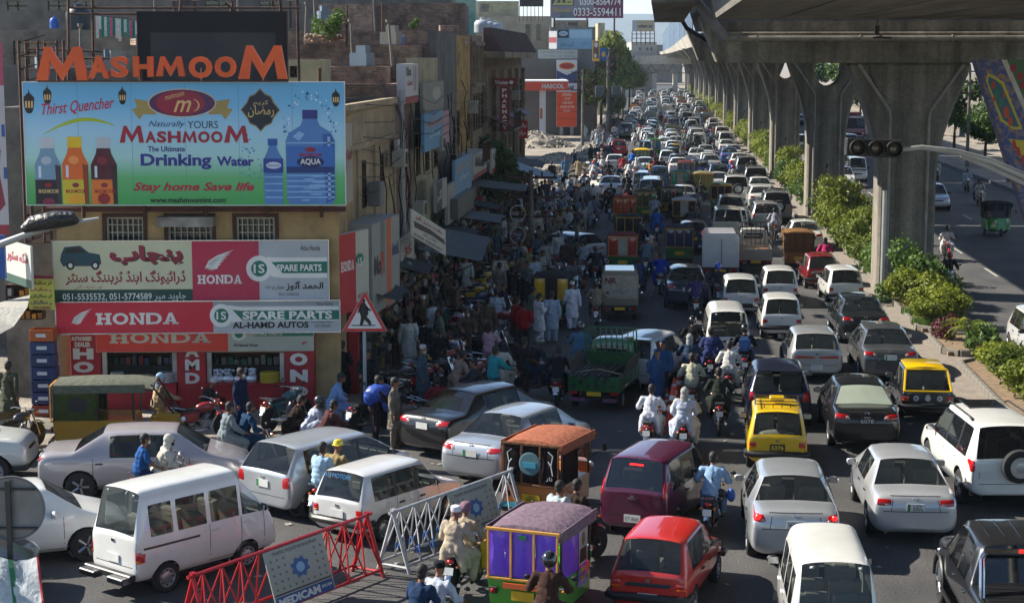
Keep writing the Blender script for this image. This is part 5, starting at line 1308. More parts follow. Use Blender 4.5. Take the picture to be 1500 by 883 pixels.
class Sign:
 """a board given by its left and right edge in the photograph and the depth of each edge; artwork is laid out in the board's own plane"""
 def __init__(s,name,label,cat,px0,py0,px1,py1,YL,YR=None,th=.14,m=None,group=None,edge=None,flush=True):
  YR=YL if YR is None else YR
  a=PV(px0,py1,YL);at=PV(px0,py0,YL);b=PV(px1,py1,YR)
  s.w=sqrt((b.x-a.x)**2+(b.y-a.y)**2);s.h=at.z-a.z;s.px=(px0,py0,px1,py1)
  s.e=em_(name,a,atan2(b.y-a.y,b.x-a.x),label,cat,group)
  mb=MB();mb.box(0,0,0,s.w,th,s.h);s.board=mb.build('board',m or ft('c8c8c2'),s.e)
  if edge:
   mb=MB();r=.025
   for p in((-.02,-.02,-.02,s.w+.02,th+.01,.0),(-.02,-.02,s.h,s.w+.02,th+.01,s.h+.02),(-.02,-.02,0,0,th+.01,s.h),(s.w,-.02,0,s.w+.02,th+.01,s.h)):mb.box(*p)
   mb.build('frame',edge,s.e)
  s.k=0
 def U(s,px,py):x0_,y0_,x1_,y1_=s.px;return((px-x0_)/(x1_-x0_)*s.w,(y1_-py)/(y1_-y0_)*s.h)
 def rect(s,x0_,y0_,x1_,y1_,m,lay=1,name='printed_panel',th=0):
  a=s.U(x0_,y1_);b=s.U(x1_,y0_);y=-.003*lay;mb=MB()
  if th:mb.box(a[0],-th,a[1],b[0],-.001,b[1])
  else:mb.add([(a[0],y,a[1]),(b[0],y,a[1]),(b[0],y,b[1]),(a[0],y,b[1])],[(0,1,2,3)])
  return mb.build(name,m,s.e)
 def poly(s,pts,m,lay=1,name='printed_shape'):
  P=[s.U(*p)for p in pts];y=-.003*lay;mb=MB()
  tr=tessellate_polygon([[Vector((p[0],p[1],0))for p in P]]);mb.add([(p[0],y,p[1])for p in P],[tuple(t)for t in tr]);o=mb.build(name,m,s.e,fixn=False)
  return o
 def ell(s,cx,cy,rx,ry,m,lay=1,name='printed_oval',n=28):
  return s.poly([(cx+rx*cos(2*pi*i/n),cy+ry*sin(2*pi*i/n))for i in range(n)],m,lay,name)
 def glyphM(s,x0_,y0_,x1_,y1_,m,lay,th,sp):
  g=[(0,0),(.14+sp,1),(.27+sp*.6,1),(.52,.42),(.74,1),(.88,1),(1,0),(.80,0),(.74,.60),(.50,.0),(.27,.60),(.22,0)]
  w_,h_=x1_-x0_,y1_-y0_;P=[s.U(x0_+u*w_,y1_-v*h_)for u,v in g];mb=MB()
  if th:mb.prism(P,-th-.003*lay,-.003*lay,'xz')
  else:mb.add([(p[0],-.003*lay,p[1])for p in P],[tuple(t)for t in tessellate_polygon([[Vector((p[0],p[1],0))for p in P]])])
  return mb.build('letter',m,s.e,fixn=bool(th))
 def text(s,t,x0_,y0_,x1_,y1_,m,lay=2,name='lettering',th=0,bold=.0,arch=0,slope=0,shear=0,res=3):
  a=s.U(x0_,y1_);b=s.U(x1_,y0_);mb=MB()
  lt_(mb,t,a[0],a[1],b[0]-a[0],b[1]-a[1],y=-.003*lay-(0),th=th or.004,bold=bold,arch=arch,slope=slope,shear=shear,res=res)
  return mb.build(name,m,s.e,fixn=False)
OCH=mat('ochre_wall','a58a5e',rough=.9,var=.2,scale=1.5,bump=.4,bscale=10,dirt='4c3f30',dirtamt=.75)
BEIGE=mat('beige_wall','a39176',rough=.9,var=.18,scale=1.2,bump=.35,bscale=10,dirt='554a3c',dirtamt=.7)
PINKW=mat('pinkish_wall','7b6259',rough=.9,var=.2,scale=1.5,bump=.4,bscale=12,dirt='3e3430',dirtamt=.6)
CREAM=mat('cream_wall','9c9679',rough=.9,var=.15,scale=1.5,bump=.3,bscale=12,dirt='524e40',dirtamt=.6)
GREYW=mat('grey_render','65625d',rough=.95,var=.25,scale=1.4,bump=.5,bscale=12,dirt='33312e',dirtamt=.75)
YELB=mat('yellow_stone','a8894c',rough=.95,var=.35,scale=3,bump=.7,bscale=9,dirt='40362c',dirtamt=.9)
STONE=mat('carved_stone','837560',rough=.9,var=.3,scale=3,bump=.6,bscale=12,dirt='3c342b',dirtamt=.8)
BRICK=brickmat('dark_brick','94705a','6a564a','8a8072',dirt='443b34');BRICKP=brickmat('pale_brick','b08a74','8e6c5c','a89c8c',dirt='5a4c42')
WOODD=mat('dark_wood','3a2a20',rough=.8,var=.3,scale=4)
PANE=glassmat('window_pane',(.03,.035,.04),.15,.08)
RUST=mat('rusted_steel','4a3226',rough=.8,metal=.3,var=.4,scale=6)
SHT=mat('corrugated','787c80',rough=.5,metal=.5,var=.3,scale=4,dirt='4b3a2e',dirtamt=.7)
def bldg(name,label,s0,s1,h,wall,depth=8,wins=(),t=-8.7,par=.0,z0=0,roof=None,sign=1,cat='building',parts=None,front=None):
 """building on the street: local x runs away along the road, local y into the block"""
 A=RD(s0,t);B=RD(s1,t);e=em_(name,(A.x,A.y,0),atan2(B.y-A.y,B.x-A.x),label,cat)
 L=(B-A).length;m=MB();holes=[[(a,c),(b,c),(b,d),(a,d)]for a,b,c,d,_ in wins]
 m.prism([(0,z0),(L,z0),(L,h),(0,h)],0,.28,'xz',holes=holes);m.build('front_wall',wall,e,fixn=True)
 m=MB();m.box(0,.29,z0,.28,depth,h-.002);m.box(L-.28,.29,z0,L,depth,h-.002);m.box(.29,depth-.28,z0,L-.29,depth,h-.004);m.build('side_wall',front or wall,e)
 m=MB();m.box(.29,.29,h-.7,L-.29,depth-.29,h-.5);m.build('roof',roof or Cd_,e)
 for a,b,c,d,kind in wins:
  fr=MB();w_=.06
  for q in((a-.05,-.03,c-.05,b+.05,.10,c),(a-.05,-.03,d,b+.05,.10,d+.06),(a-.05,-.03,c,a,.10,d),(b,-.03,c,b+.05,.10,d)):fr.box(*q)
  mi=fr.build('window',WOODD if kind!='light' else Cw_,e)
  pm=MB();pm.box(a,.14,c,b,.17,d);pm.build('pane',PANE if kind!='shut' else WOODD,mi)
  if kind in('bars','shut'):
   g=MB();n=max(2,int((b-a)/.16))
   for k in range(1,n):g.box(a+(b-a)*k/n-.01,.02,c,a+(b-a)*k/n+.01,.05,d)
   g.build('bars',RUST,mi)
 return e,L
def bl_(name,label,px0,px1,pyt,Y,depth,wall,zb=0,cat='building',roof=Cd_,wins=()):
 a=PV(px0,pyt,Y);b=PV(px1,pyt,Y);e=em_(name,(a.x,Y,0),0,label,cat);w_=b.x-a.x;h=a.z
 hs=[];
 for(u0,v0,u1,v1)in wins:
  p=PV(u0,v1,Y);q=PV(u1,v0,Y);hs.append((p.x-a.x,p.z,q.x-a.x,q.z))
 m=MB();m.prism([(0,zb),(w_,zb),(w_,h),(0,h)],0,.3,'xz',holes=[[(p,q),(r_,q),(r_,t_),(p,t_)]for p,q,r_,t_ in hs]);m.build('front_wall',wall,e)
 m=MB();m.box(0,.31,zb,.3,depth,h-.002);m.box(w_-.3,.31,zb,w_,depth,h-.002);m.box(.31,depth-.3,zb,w_-.31,depth,h-.004);m.build('side_wall',wall,e)
 m=MB();m.box(.31,.31,h-.9,w_-.31,depth-.31,h-.7);m.build('roof',roof,e)
 for p,q,r_,t_ in hs:
  f=MB();f.box(p,.18,q,r_,.20,t_);i=f.build('window',PANE,e);f=MB();f.box((p+r_)/2-.03,.12,q,(p+r_)/2+.03,.17,t_);f.box(p,.12,(q+t_)/2-.03,r_,.165,(q+t_)/2+.03);f.build('mullion',WOODD,i)
 return e,w_,h
YS=46.5
def lx(px):return PV(px,400,YS).x
def lz(py):return PV(300,py,YS).z
X0=lx(85);X1=lx(497);e=em_('corner_shop',(X0,YS,0),0,'ochre corner building with the red motorcycle parts shop on its ground floor','building')
def Lx(px):return lx(px)-X0
REDP=mat('red_shop_paint','9e1420',rough=.6,var=.2,scale=3,dirt='3c1414',dirtamt=.5)
W_=X1-X0;H_=lz(175)
holes=[(150,516,256,560),(302,516,414,560),(158,318,212,352),(248,318,312,352),(348,318,404,352)]
hz=[[(Lx(a),lz(d)),(Lx(c),lz(d)),(Lx(c),lz(b)),(Lx(a),lz(b))]for a,b,c,d in holes]
m=MB();m.prism([(0,0),(W_,0),(W_,H_),(0,H_)],0,.3,'xz',holes=hz);m.build('front_wall',OCH,e)
m=MB();m.box(0,.31,0,.3,9,H_-.01);m.box(W_-.3,.31,0,W_,9,H_-.01);m.box(.31,8.7,0,W_-.31,9,H_-.01);m.build('side_wall',OCH,e)
m=MB();m.box(.31,.31,H_-.5,W_-.31,8.69,H_-.3);m.build('roof',Cd_,e)
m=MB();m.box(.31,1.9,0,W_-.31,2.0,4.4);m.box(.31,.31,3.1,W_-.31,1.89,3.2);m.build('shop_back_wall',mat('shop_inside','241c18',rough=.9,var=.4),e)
for a,b,c,d in holes[2:]:
 f=MB();x0_,x1_,z0_,z1_=Lx(a),Lx(c),lz(d),lz(b)
 for q in((x0_-.1,-.05,z0_-.1,x1_+.1,.08,z0_),(x0_-.1,-.05,z1_,x1_+.1,.08,z1_+.1),(x0_-.1,-.05,z0_,x0_,.08,z1_),(x1_,-.05,z0_,x1_+.1,.08,z1_)):f.box(*q)
 i=f.build('window',mat('brown_frame','3f1d14',rough=.7,var=.3),e)
 f=MB();f.box(x0_,.2,z0_,x1_,.22,z1_);f.build('pane',PANE,i)
 f=MB()
 for k in range(1,7):x=x0_+(x1_-x0_)*k/7;f.box(x-.012,.05,z0_,x+.012,.07,z1_)
 for k in range(1,3):z=z0_+(z1_-z0_)*k/3;f.box(x0_,.045,z-.012,x1_,.065,z+.012)
 f.box(x0_,.04,z0_,x0_+.05,.12,z1_);f.box(x1_-.05,.04,z0_,x1_,.12,z1_);f.box(x0_+.05,.04,z1_-.05,x1_-.05,.12,z1_);f.build('grille',mat('cream_iron','a59f8c',rough=.6,var=.2),i)
m=MB();m.box(Lx(236),-.5,lz(330),Lx(318),-.02,lz(316));m.build('window_hood',mat('peeling_hood','8e8b82',rough=.8,var=.4,dirt='4a3a30',dirtamt=.8),e)
m=MB();m.box(-.2,-.28,lz(309),W_+.2,-.01,lz(303));m.build('ledge',mat('maroon_ledge','4a1c1e',rough=.7,var=.3),e)
for(a,c)in((102,146),(258,300),(416,460)):
 m=MB();m.box(Lx(a),-.22,0,Lx(c),-.01,lz(486));m.build('red_pillar',REDP,e,bevel=.01)
for(a,c)in((146.6,257.4),(300.6,415.4)):
 m=MB();m.box(Lx(a),-.35,.15,Lx(c),-.01,lz(560));m.box(Lx(a),-.42,lz(560),Lx(c),.6,lz(558));m.build('counter',REDP,e,bevel=.01)
 for(u,v)in((a+.6,a+7),(c-7,c-.6)):
  m=MB();m.box(Lx(u),-.12,lz(558)+.001,Lx(v),-.02,lz(515));m.build('shutter_rail',Cw_,e)
def pil_text(t,px0,py0,px1,py1,c='c9c4ba',bold=.05):
 m=MB();lt_(m,t,Lx(px0),lz(py1),Lx(px1)-Lx(px0),lz(py0)-lz(py1),y=-.225,bold=bold);m.build('lettering',ft(c),e,fixn=False)
pil_text('AUTHORISED',104,491,134,497);pil_text('DEALER',109,499,132,506)
for i,ch in enumerate('HOND'):pil_text(ch,106,508+19.5*i,136,524+19.5*i,bold=.07)
for i,ch in enumerate('HAMD'):pil_text(ch,270,493+19.5*i-8 if i else 491,291,509+19.5*i-8 if i else 501)
for i,ch in enumerate('ON'):pil_text(ch,424,515+24*i,450,533+24*i,bold=.07)
pil_text('H',424,491,450,508,bold=.07);pil_text('D',424,563,450,578,bold=.07)
r=random.Random(4);n=0
CH2=mat('shiny_packets','c9cbd0',rough=.3,metal=.5,var=.4,scale=14)
for(px,wd,kind)in((168,10,'disc'),(190,14,'sheet'),(214,12,'sheet'),(242,12,'disc'),(316,11,'bag'),(332,10,'bag'),(350,11,'bag'),(366,9,'bag'),(393,15,'yellow')):
 p=(lx(px),YS-.1,lz(558));lab={'disc':'flat round stack of chrome parts','sheet':'crumpled heap of plastic wrapped parts','bag':'bulging clear bag of shiny motorcycle parts','yellow':'coil of yellow and black tyre rope'}[kind]
 pos='in the %s shop window'%('left' if px<260 else 'right')
 od={168:'at the left end',190:'left of the middle',214:'right of the middle',242:'at the right end',316:'at the left end',332:'second from the left',350:'in the middle',366:'second from the right',393:'at the right end'}[px]
 g_=em_('shop_goods',p,0,'%s %s %s'%(lab,od,pos),'goods','goods in the red shop windows');m=MB();w2=wd*.0177
 if kind in('disc','yellow'):
  for k in range(5):m.la_([(w2*.7,k*.055),(w2,k*.055+.01),(w2,k*.055+.04),(w2*.7,k*.055+.05)],n=16)
  m.build('ring_stack',ft('b8a020')if kind=='yellow' else CH2,g_,smooth=True)
 else:
  for k in range(26):a=r.random()*6.28;q=r.random()*w2*.8;hgt=(.30 if kind=='bag' else.12)*r.random();m.ell((q*cos(a),q*sin(a)*.6,.05+hgt),(.05,.05,.04),6,4)
  m.ell((0,0,.08),(w2,w2*.6,.12),10,6);m.build('bag',CH2,g_)
def shelf_goods(name,label,x,y,z,w_,h_,rows,cols,seed,pal,ry=0):
 e2=em_(name,(x,y,z),ry,label,'shelf');r=random.Random(seed);m=MB();m.box(0,.28,0,w_,.3,h_)
 for i in range(rows+1):m.box(0,0,h_*i/rows-.012,w_,.28,h_*i/rows+.012)
 m.box(-.03,0,0,0,.3,h_);m.box(w_,0,0,w_+.03,.3,h_);m.build('rack',RUST,e2)
 gs={}
 for i in range(rows):
  for j in range(cols):
   if r.random()<.12:continue
   c=r.choice(pal);g=gs.setdefault(c,MB());a=w_*(j+.1+.1*r.random())/cols;b=a+w_*(.6+.2*r.random())/cols;hh=h_/rows*(.45+.4*r.random())
   g.box(a,.02+.05*r.random(),h_*i/rows+.013,b,.26,h_*i/rows+hh)
 for c,g in gs.items():
  o=g.build('goods',ft(c),e2);o['kind']='stuff'
shelf_goods('parts_shelf','dark shelf of boxed parts at the back of the left shop opening',lx(155),YS+.45,1.2,2.0,1.6,5,12,1,['3a3a3c','5c5a55','27405e','7a2a20','6b6a62'])
shelf_goods('parts_shelf','dark shelf of boxed parts at the back of the right shop opening',lx(306),YS+.45,1.2,2.1,1.6,5,12,2,['3a3a3c','5c5a55','77706a','2c5a40','6b6a62'])
def slab_word(s,word,x0_,y0_,x1_,y1_,m,lay=2,th=0,wide=True):
 cw=(x1_-x0_)/len(word);sw=.24
 for i,ch in enumerate(word):
  a=x0_+i*cw+cw*.03;w_=cw*.94;H=y1_-y0_;mb=MB();y=-.003*lay
  def R(u0,v0,u1,v1):
   p=s.U(a+u0*w_,y1_-v0*H);q=s.U(a+u1*w_,y1_-v1*H);mb.add([(p[0],y,p[1]),(q[0],y,p[1]),(q[0],y,q[1]),(p[0],y,q[1])],[(0,1,2,3)])
  def Q(pts):
   P=[s.U(a+u*w_,y1_-v*H)for u,v in pts];mb.add([(p[0],y,p[1])for p in P],[tuple(range(len(P)))])
  if ch=='H':R(.10,0,.34,1);R(.66,0,.90,1);R(.34,.42,.66,.60);R(0,0,.10,.17);R(0,.83,.10,1);R(.34,0,.44,.17);R(.34,.83,.44,1);R(.56,0,.66,.17);R(.56,.83,.66,1);R(.90,0,1,.17);R(.90,.83,1,1)
  elif ch=='N':R(.08,0,.28,1);R(.72,0,.92,1);Q([(.28,1),(.28,.72),(.72,0),(.72,.28)]);R(0,0,.08,.17);R(.28,0,.38,.17);R(0,.83,.08,1);R(.62,.83,.72,1);R(.92,.83,1,1)
  elif ch=='A':Q([(.08,0),(.30,0),(.56,1),(.40,1)]);Q([(.64,0),(.92,0),(.60,1),(.44,1)]);R(.28,.24,.68,.38);R(0,0,.40,.15);R(.58,0,1,.15)
  elif ch in 'OD':
   n=16;P=[]
   for k in range(n):
    for q,rx,ry in((0,.5,.5),(1,.27,.30)):
     t=2*pi*k/n;u,v=.5+rx*cos(t),.5+ry*sin(t)
     if ch=='D' and cos(t)<0:u=(.0 if q==0 else.27)if abs(sin(t))<.93 or 1 else u;v=.5+(.5 if q==0 else.32)*(1 if sin(t)>0 else-1)*min(1,abs(sin(t))*1.5)
     P.append((u,v))
   V=[s.U(a+u*w_,y1_-v*H)for u,v in P];mb.add([(p[0],y,p[1])for p in V],[(2*k,(2*k+2)%(2*n),(2*k+3)%(2*n),2*k+1)for k in range(n)])
  mb.build('letter',m,s.e,fixn=False)
def wing(s,x0_,y0_,x1_,y1_,m,lay=2):
 """the winged emblem of six feathers"""
 mb=MB();y=-.003*lay;n=5
 for k in range(6):
  pts=[(.0+.05*k,.86+.02*k),(.14+.03*k,.50+.06*k),(.45-.0*k,.24+.10*k),(1-.11*k,.0+.16*k),(.62-.04*k,.27+.115*k),(.30,.52+.07*k)]
  P=[s.U(x0_+u*(x1_-x0_),y1_-(1-v)*(y1_-y0_))for u,v in pts];mb.add([(p[0],y,p[1])for p in P],[(0,1,2,5),(2,3,4,5)])
 mb.build('wing_emblem',m,s.e,fixn=False)
WH=ft('d9d9d4');NAVY=ft('1c2a6b');GRN=ft('0e6b57');SIL=ft('a9aeb2');PINKR=ft('b02245');REDS=ft('c01c34');BK=ft('17181a');MAR=ft('8a1838')
S=Sign('parts_board','upper red grey and cream board of the parts shop with green strip and phone numbers','sign',80,354,482,444,45.98,46.33,m=SIL,edge=CHROME)
S.px=(80,354,482,444)
S.rect(80.5,354.5,282,424.5,ft('c3c3a2'));S.rect(80.5,424.5,282,443.5,ft('0d3f33'));S.rect(282,354.5,380,443.5,PINKR)
S.text(urdu('پنجاب'),164,362,270,392,ft('3a3020'),2,bold=.05);S.text(urdu('پنجاب'),162,360,268,390,MAR,3,bold=.05)
S.text(urdu('ڈرائیونگ اینڈ ٹریننگ سنٹر'),97,396,272,418,MAR,2,bold=.03);S.text(urdu('اوپر تشریف لائیں'),110,417,150,424,MAR,2)
S.text('051-5535532, 051-5774589',92,430,222,441,WH,2,bold=.01);S.text(urdu('جاوید میر'),226,429,272,441,WH,2)
CAR=ft('14434f')
S.poly([(92,372),(97,362),(120,360),(132,370),(148,373),(150,386),(146,390),(94,390),(90,382)],CAR,2,'printed_car');S.poly([(97,371),(101,364),(118,362),(128,370)],BK,3,'printed_car')
for x in(105,141):S.ell(x,389,6,6.5,BK,4,'printed_wheel');S.ell(x,389,3,3.4,WH,5,'printed_wheel')
wing(S,300,367,344,400,WH);slab_word(S,'HONDA',289,404,355,417,WH)
def spare(S,cx,cy,R,x1_,y0_,y1_,bt):
 S.ell(cx,cy,R,R,WH,2,'round_badge');S.ell(cx,cy,R*.62,R*.62,GRN,3,'round_badge');S.text('1S',cx-R*.42,cy-R*.35,cx+R*.42,cy+R*.35,WH,4,bold=.02)
 S.poly([(cx+R*.6,cy-R*.9),(cx+R*1.7,y0_-R/3.2),(x1_,y0_-R/3.2),(x1_,y1_+bt),(cx+R*1.8,y1_+bt),(cx+R*.9,cy+R*.6)],WH,1.6,'printed_band');S.poly([(cx+R*.95,cy-R*.5),(cx+R*1.7,y0_),(x1_,y0_),(x1_,y1_),(cx+R*1.8,y1_)],GRN,2.4,'printed_band')
spare(S,380,395,19,480,385,402,7);S.text('SPARE PARTS',406,389,472,399,WH,4,bold=.03)
S.text('Atlas Honda',441,361,470,369,BK,3);S.text(urdu('الحمد آٹوز'),419,414,474,428,BK,3,bold=.03);S.text('0321-5765362',408,431,438,435,BK,3);S.text(urdu('سوزوکی پرزہ جات'),388,418,416,427,BK,3)
S=Sign('parts_board','long red and silver spare parts board just above the shop front','sign',83,443,498,489,45.8,46.2,m=SIL,edge=CHROME)
S.px=(83,443,498,489)
S.rect(83.5,443.5,312,488.5,REDS);wing(S,105,452,136,478,WH);slab_word(S,'HONDA',140,459,262,476,WH);S.rect(312,443.5,497.5,450,ft('8d9398'))
spare(S,324,464,17,497,457,471,1.3);S.text('SPARE PARTS',355,458,487,470,WH,4,bold=.04);S.text('AL-HAMD AUTOS',340,473.5,452,483,BK,3,bold=.04);S.text('Atlas Honda',464,445.5,488,450,BK,3)
S.text('Prop: Nadeem Mirza',456,473,487,477,BK,3);S.text('0321-5765362',461,478,484,482,BK,3)
S=Sign('parts_board','older orange red board half hidden under the long spare parts board','sign',141,486,460,516,46.0,46.25,th=.05,m=ft('9d9f92'))
S.px=(141,486,460,516)
S.rect(141.5,486,334,515.5,ft('c8321c'));slab_word(S,'HONDA',160,488,310,503,ft('b9ad98'));S.rect(372,486,459,494,GRN);S.text('SPARE PARTS',372,487.5,414,493,ft('b9b9a8'),3,bold=.03)
S.ell(350,491,11,9,ft('c2c4b8'),2);S.ell(350,491,6,5.5,GRN,3);S.text('Al-Hamad Autos',342,504,378,509,BK,3,bold=.02);wing(S,441,501,453,507,REDS)
def skygrad():
 m=mat('billboard_print','4f9ac8',rough=.5,var=0);n=m.node_tree.nodes;L=m.node_tree.links;b=n['Principled BSDF']
 tc=n.new('ShaderNodeTexCoord');sp=n.new('ShaderNodeSeparateXYZ');L.new(tc.outputs['Object'],sp.inputs[0]);mr=n.new('ShaderNodeMapRange');mr.inputs[2].default_value=3.2;L.new(sp.outputs[2],mr.inputs[0])
 cr=n.new('ShaderNodeValToRGB');L.new(mr.outputs[0],cr.inputs[0]);c=cr.color_ramp
 c.elements[0].position=0;c.elements[0].color=(*sg_('3f9d4e'),1);c.elements[1].position=1;c.elements[1].color=(*sg_('5ba4cf'),1)
 for p,q in((.22,'62b06e'),(.38,'a3cfcb'),(.6,'9cc8de'),(.8,'6fb2d8')):el=c.elements.new(p);el.color=(*sg_(q),1)
 L.new(cr.outputs[0],b.inputs['Base Color']);return m
S=Sign('billboard','large sky blue and green drinking water billboard above the parts boards','billboard',40,121,506,300,45.7,45.7,th=.10,m=skygrad(),edge=ft('c9cfd2'));S.e.location.z-=0
S.text('Thirst Quencher',66,152,172,172,ft('b81c3c'),3,slope=.10,shear=.3,bold=.01)
sw=[(66+1.1*i,197-22*sin(pi*.5*i/60)-3*sin(pi*i/100))for i in range(0,100,6)];S.poly(sw+[(x,y+5*sin(pi*(x-66)/110)+.5)for x,y in reversed(sw)],ft('a3b820'),2,'printed_swoosh')
def lantern(x,y,s_=1):
 S.poly([(x,y-16*s_),(x+1,y-10*s_),(x+8*s_,y-3*s_),(x+7*s_,y),(x-7*s_,y),(x-8*s_,y-3*s_),(x-1,y-10*s_)],BK,2,'printed_lantern');S.poly([(x-8*s_,y),(x+8*s_,y),(x+6*s_,y+15*s_),(x+3*s_,y+20*s_),(x-3*s_,y+20*s_),(x-6*s_,y+15*s_)],BK,2,'printed_lantern')
 for k in(-1,0,1):S.poly([(x+k*4.4*s_-1.3*s_,y+2*s_),(x+k*4.4*s_+1.3*s_,y+2*s_),(x+k*4*s_+1.2*s_,y+12*s_),(x+k*4*s_-1.2*s_,y+12*s_)],ft('d8b070'),3,'printed_light')
for a in((48,146,1.0),(75,137,.8),(184,138,.75),(494,141,.75)):lantern(*a)
def bottle(cx,top,bot,wd,col,capc,lab,labtop,lay=2,cm=None):
 S.poly([(cx-wd*.26,top+16),(cx+wd*.26,top+16),(cx+wd*.3,top+24),(cx+wd*.5,top+40),(cx+wd*.5,bot),(cx-wd*.5,bot),(cx-wd*.5,top+40),(cx-wd*.3,top+24)],cm or ft(col),lay,'printed_bottle')
 S.rect(cx-wd*.27,top,cx+wd*.27,top+16,ft(capc),lay+.5,'printed_cap');S.rect(cx-wd*.5,labtop,cx+wd*.5,bot,ft(lab),lay+.5,'printed_label')
 S.rect(cx-wd*.36,top+42,cx-wd*.26,labtop-3,ft('c9d6de'),lay+.6,'printed_glint');S.poly([(cx+wd*.28,top+40),(cx+wd*.5,top+42),(cx+wd*.5,bot),(cx+wd*.34,bot)],ft('3c2c38' if capc=='b9bfc4' else '8a3410' if capc[0]=='d' else '2c0a14'),lay+.8,'printed_shade');S.ell(cx-wd*.05,top+34,wd*.2,6,ft('a8b8c4' if capc=='b9bfc4' else 'e89048' if capc[0]=='d' else '7a2434'),lay+.7,'printed_glint');S.ell(cx,labtop+8,5,3.5,ft('8a1a28'),lay+1)
 S.text('MASHMOOM',cx-wd*.38,labtop+14,cx+wd*.38,labtop+20,ft('c9b27a' if lab=='1d1622' else 'a01c20'),lay+1,bold=.03)
bottle(72,201,299,38,'6e93ac','b9bfc4','1d1622',263);bottle(112,200,299,38,'d8641e','d9b612','c9b42c',263);bottle(154,201,299,38,'4d1220','b4bac0','d9761e',263)
S.ell(72,296,9,6,ft('7a2040'),5,'printed_fruit');S.ell(112,292,11,7,ft('e0a018'),5,'printed_fruit');S.ell(153,291,9,8,ft('8a1418'),5,'printed_fruit')
GOLD=ft('a08a4a');S.poly([(201,145),(232,150),(232,168),(214,167),(208,175),(197,160),(205,158)],GOLD,2,'printed_ribbon');S.poly([(340,145),(309,150),(309,168),(327,167),(333,175),(344,160),(336,158)],GOLD,2,'printed_ribbon')
S.ell(270.5,151,50,21,ft('c8b9a0'),3);S.ell(270.5,151,48,19.5,ft('4a1a4c'),4);S.ell(268,151,36,18,ft('8e1634'),5);S.text('m',258,147,284,164,ft('d8b070'),6,shear=.4,bold=.01)
ring_=[(286+10*cos(t),154+9*sin(t))for t in[-1.3+2.6*i/8 for i in range(9)]];S.poly(ring_+[(x-2.2,y)for x,y in reversed(ring_)],ft('d8b070'),6,'printed_arc')
S.text('mashmoom',246,139,274,147,ft('d8b070'),6,slope=.25,shear=.2)
S.text('Naturally',221,177,274,188,NAVY,3,shear=.35);S.text('YOURS',278,177,322,188,ft('2a2f38'),3)
def flare(S,x0_,y0_,x1_,y1_,m,big=1.0,th=0,lay=3,lead=0):
 wd=x1_-x0_;xs=[('M',.0,.19,1),('A',.20,.285,.68),('S',.29,.365,.68),('H',.375,.475,.68),('M',.485,.60,.68),('O',.61,.70,.68),('O',.71,.80,.68),('M',.81,1.0,1)]
 for ch,a,b,k in xs:
  if ch=='M':S.glyphM(x0_+a*wd,y1_-(y1_-y0_)*k,x0_+b*wd,y1_,m,lay,0,.04);continue
  S.text(ch,x0_+a*wd,y1_-(y1_-y0_)*k,x0_+b*wd,y1_,m,lay,'letter',th=th,bold=.045,shear=.12 if ch=='M' and k==1 else 0)
flare(S,178,184,366,209,ft('9c1c30'));S.text('The Ultimate',219,214,273,222,ft('35307a'),3,bold=.02);S.text('Drinking',208,225,311,248,ft('2a2a86'),3,bold=.035);S.text('Water',319,229,373,243,ft('2a2a86'),3,bold=.035)
S.text('Stay home Save life',196,267,373,283,ft('a8203c'),3,shear=.3,bold=.03);S.text('www.mashmoomint.com',220,289,331,297,BK,3,bold=.03)
D=[(384,129),(391,137),(400,141),(404,150),(413,161),(404,172),(400,181),(391,185),(384,193),(377,185),(368,181),(364,172),(355,161),(364,150),(368,141),(377,137)]
S.poly(D,ft('8c7a40'),2,'printed_medallion');S.poly([(384+(x-384)*.93,161+(y-161)*.93)for x,y in D],ft('14182a'),3,'printed_medallion');S.text(urdu('رمضان'),366,154,404,172,ft('c9b070'),4,bold=.01);S.text(urdu('کریم'),374,147,396,156,ft('c9b070'),4)
r=random.Random(8);SPL=ft('4a86b4')
for k in range(58):
 a=r.uniform(-.3,pi+.4);R=r.uniform(34,46);x=455+R*.85*cos(a);y=184-R*1.1*sin(a);s_=r.uniform(.8,2.6)
 S.poly([(x-s_,y),(x,y-s_*1.5),(x+s_*.8,y),(x,y+s_*.7)],SPL if k%3 else ft('d2e4ee'),2,'printed_drop')
for k in range(36):x=r.uniform(352,390);y=r.uniform(195,275);s_=r.uniform(.7,2.0);S.poly([(x-s_,y),(x,y-s_*1.3),(x+s_*.8,y),(x,y+s_*.8)],SPL,2,'printed_drop')
WAT=ft('4c7cb8');WATL=ft('86b0d8');DBL=ft('1c3f8e')
S.poly([(446,174),(466,174),(470,184),(486,194),(492,206),(491,292),(487,299),(425,299),(421,292),(420,206),(426,194),(442,184)],WAT,3,'printed_water_bottle');S.rect(445,161,467,174,ft('2a2f7a'),4,'printed_cap')
S.poly([(430,200),(440,192),(448,196),(440,206)],WATL,4,'printed_glint');S.rect(481,200,485,292,WATL,4,'printed_glint')
for y in(208,256,264,272,280,288):S.rect(421,y,491,y+2,WATL,4,'printed_rib')
S.poly([(474,196),(486,196),(491,208),(491,292),(478,298)],ft('2f5a9c'),3.5,'printed_shade')
for k in range(9):S.ell(440+r.uniform(-12,30),258+k*4.4,r.uniform(6,14),1.2,WATL,4.5,'printed_glint',8)
for px in(118,196,274,352,430):S.rect(px,121.5,px+.5,299.5,ft('5c8296'),.6,'vinyl_seam')
S.rect(421,214,490,252,ft('3469b4'),5,'printed_label');S.rect(421,244,490,253,ft('16336e'),6,'printed_label');S.ell(456,219,8,3.5,ft('8a1a28'),6);S.text('MASHMOOM',440,224,472,229,ft('9c1c20'),7,bold=.03);S.ell(456,237,20,8.5,ft('14265e'),7);S.text('AQUA',441,232,471,242,WH,8,bold=.02)
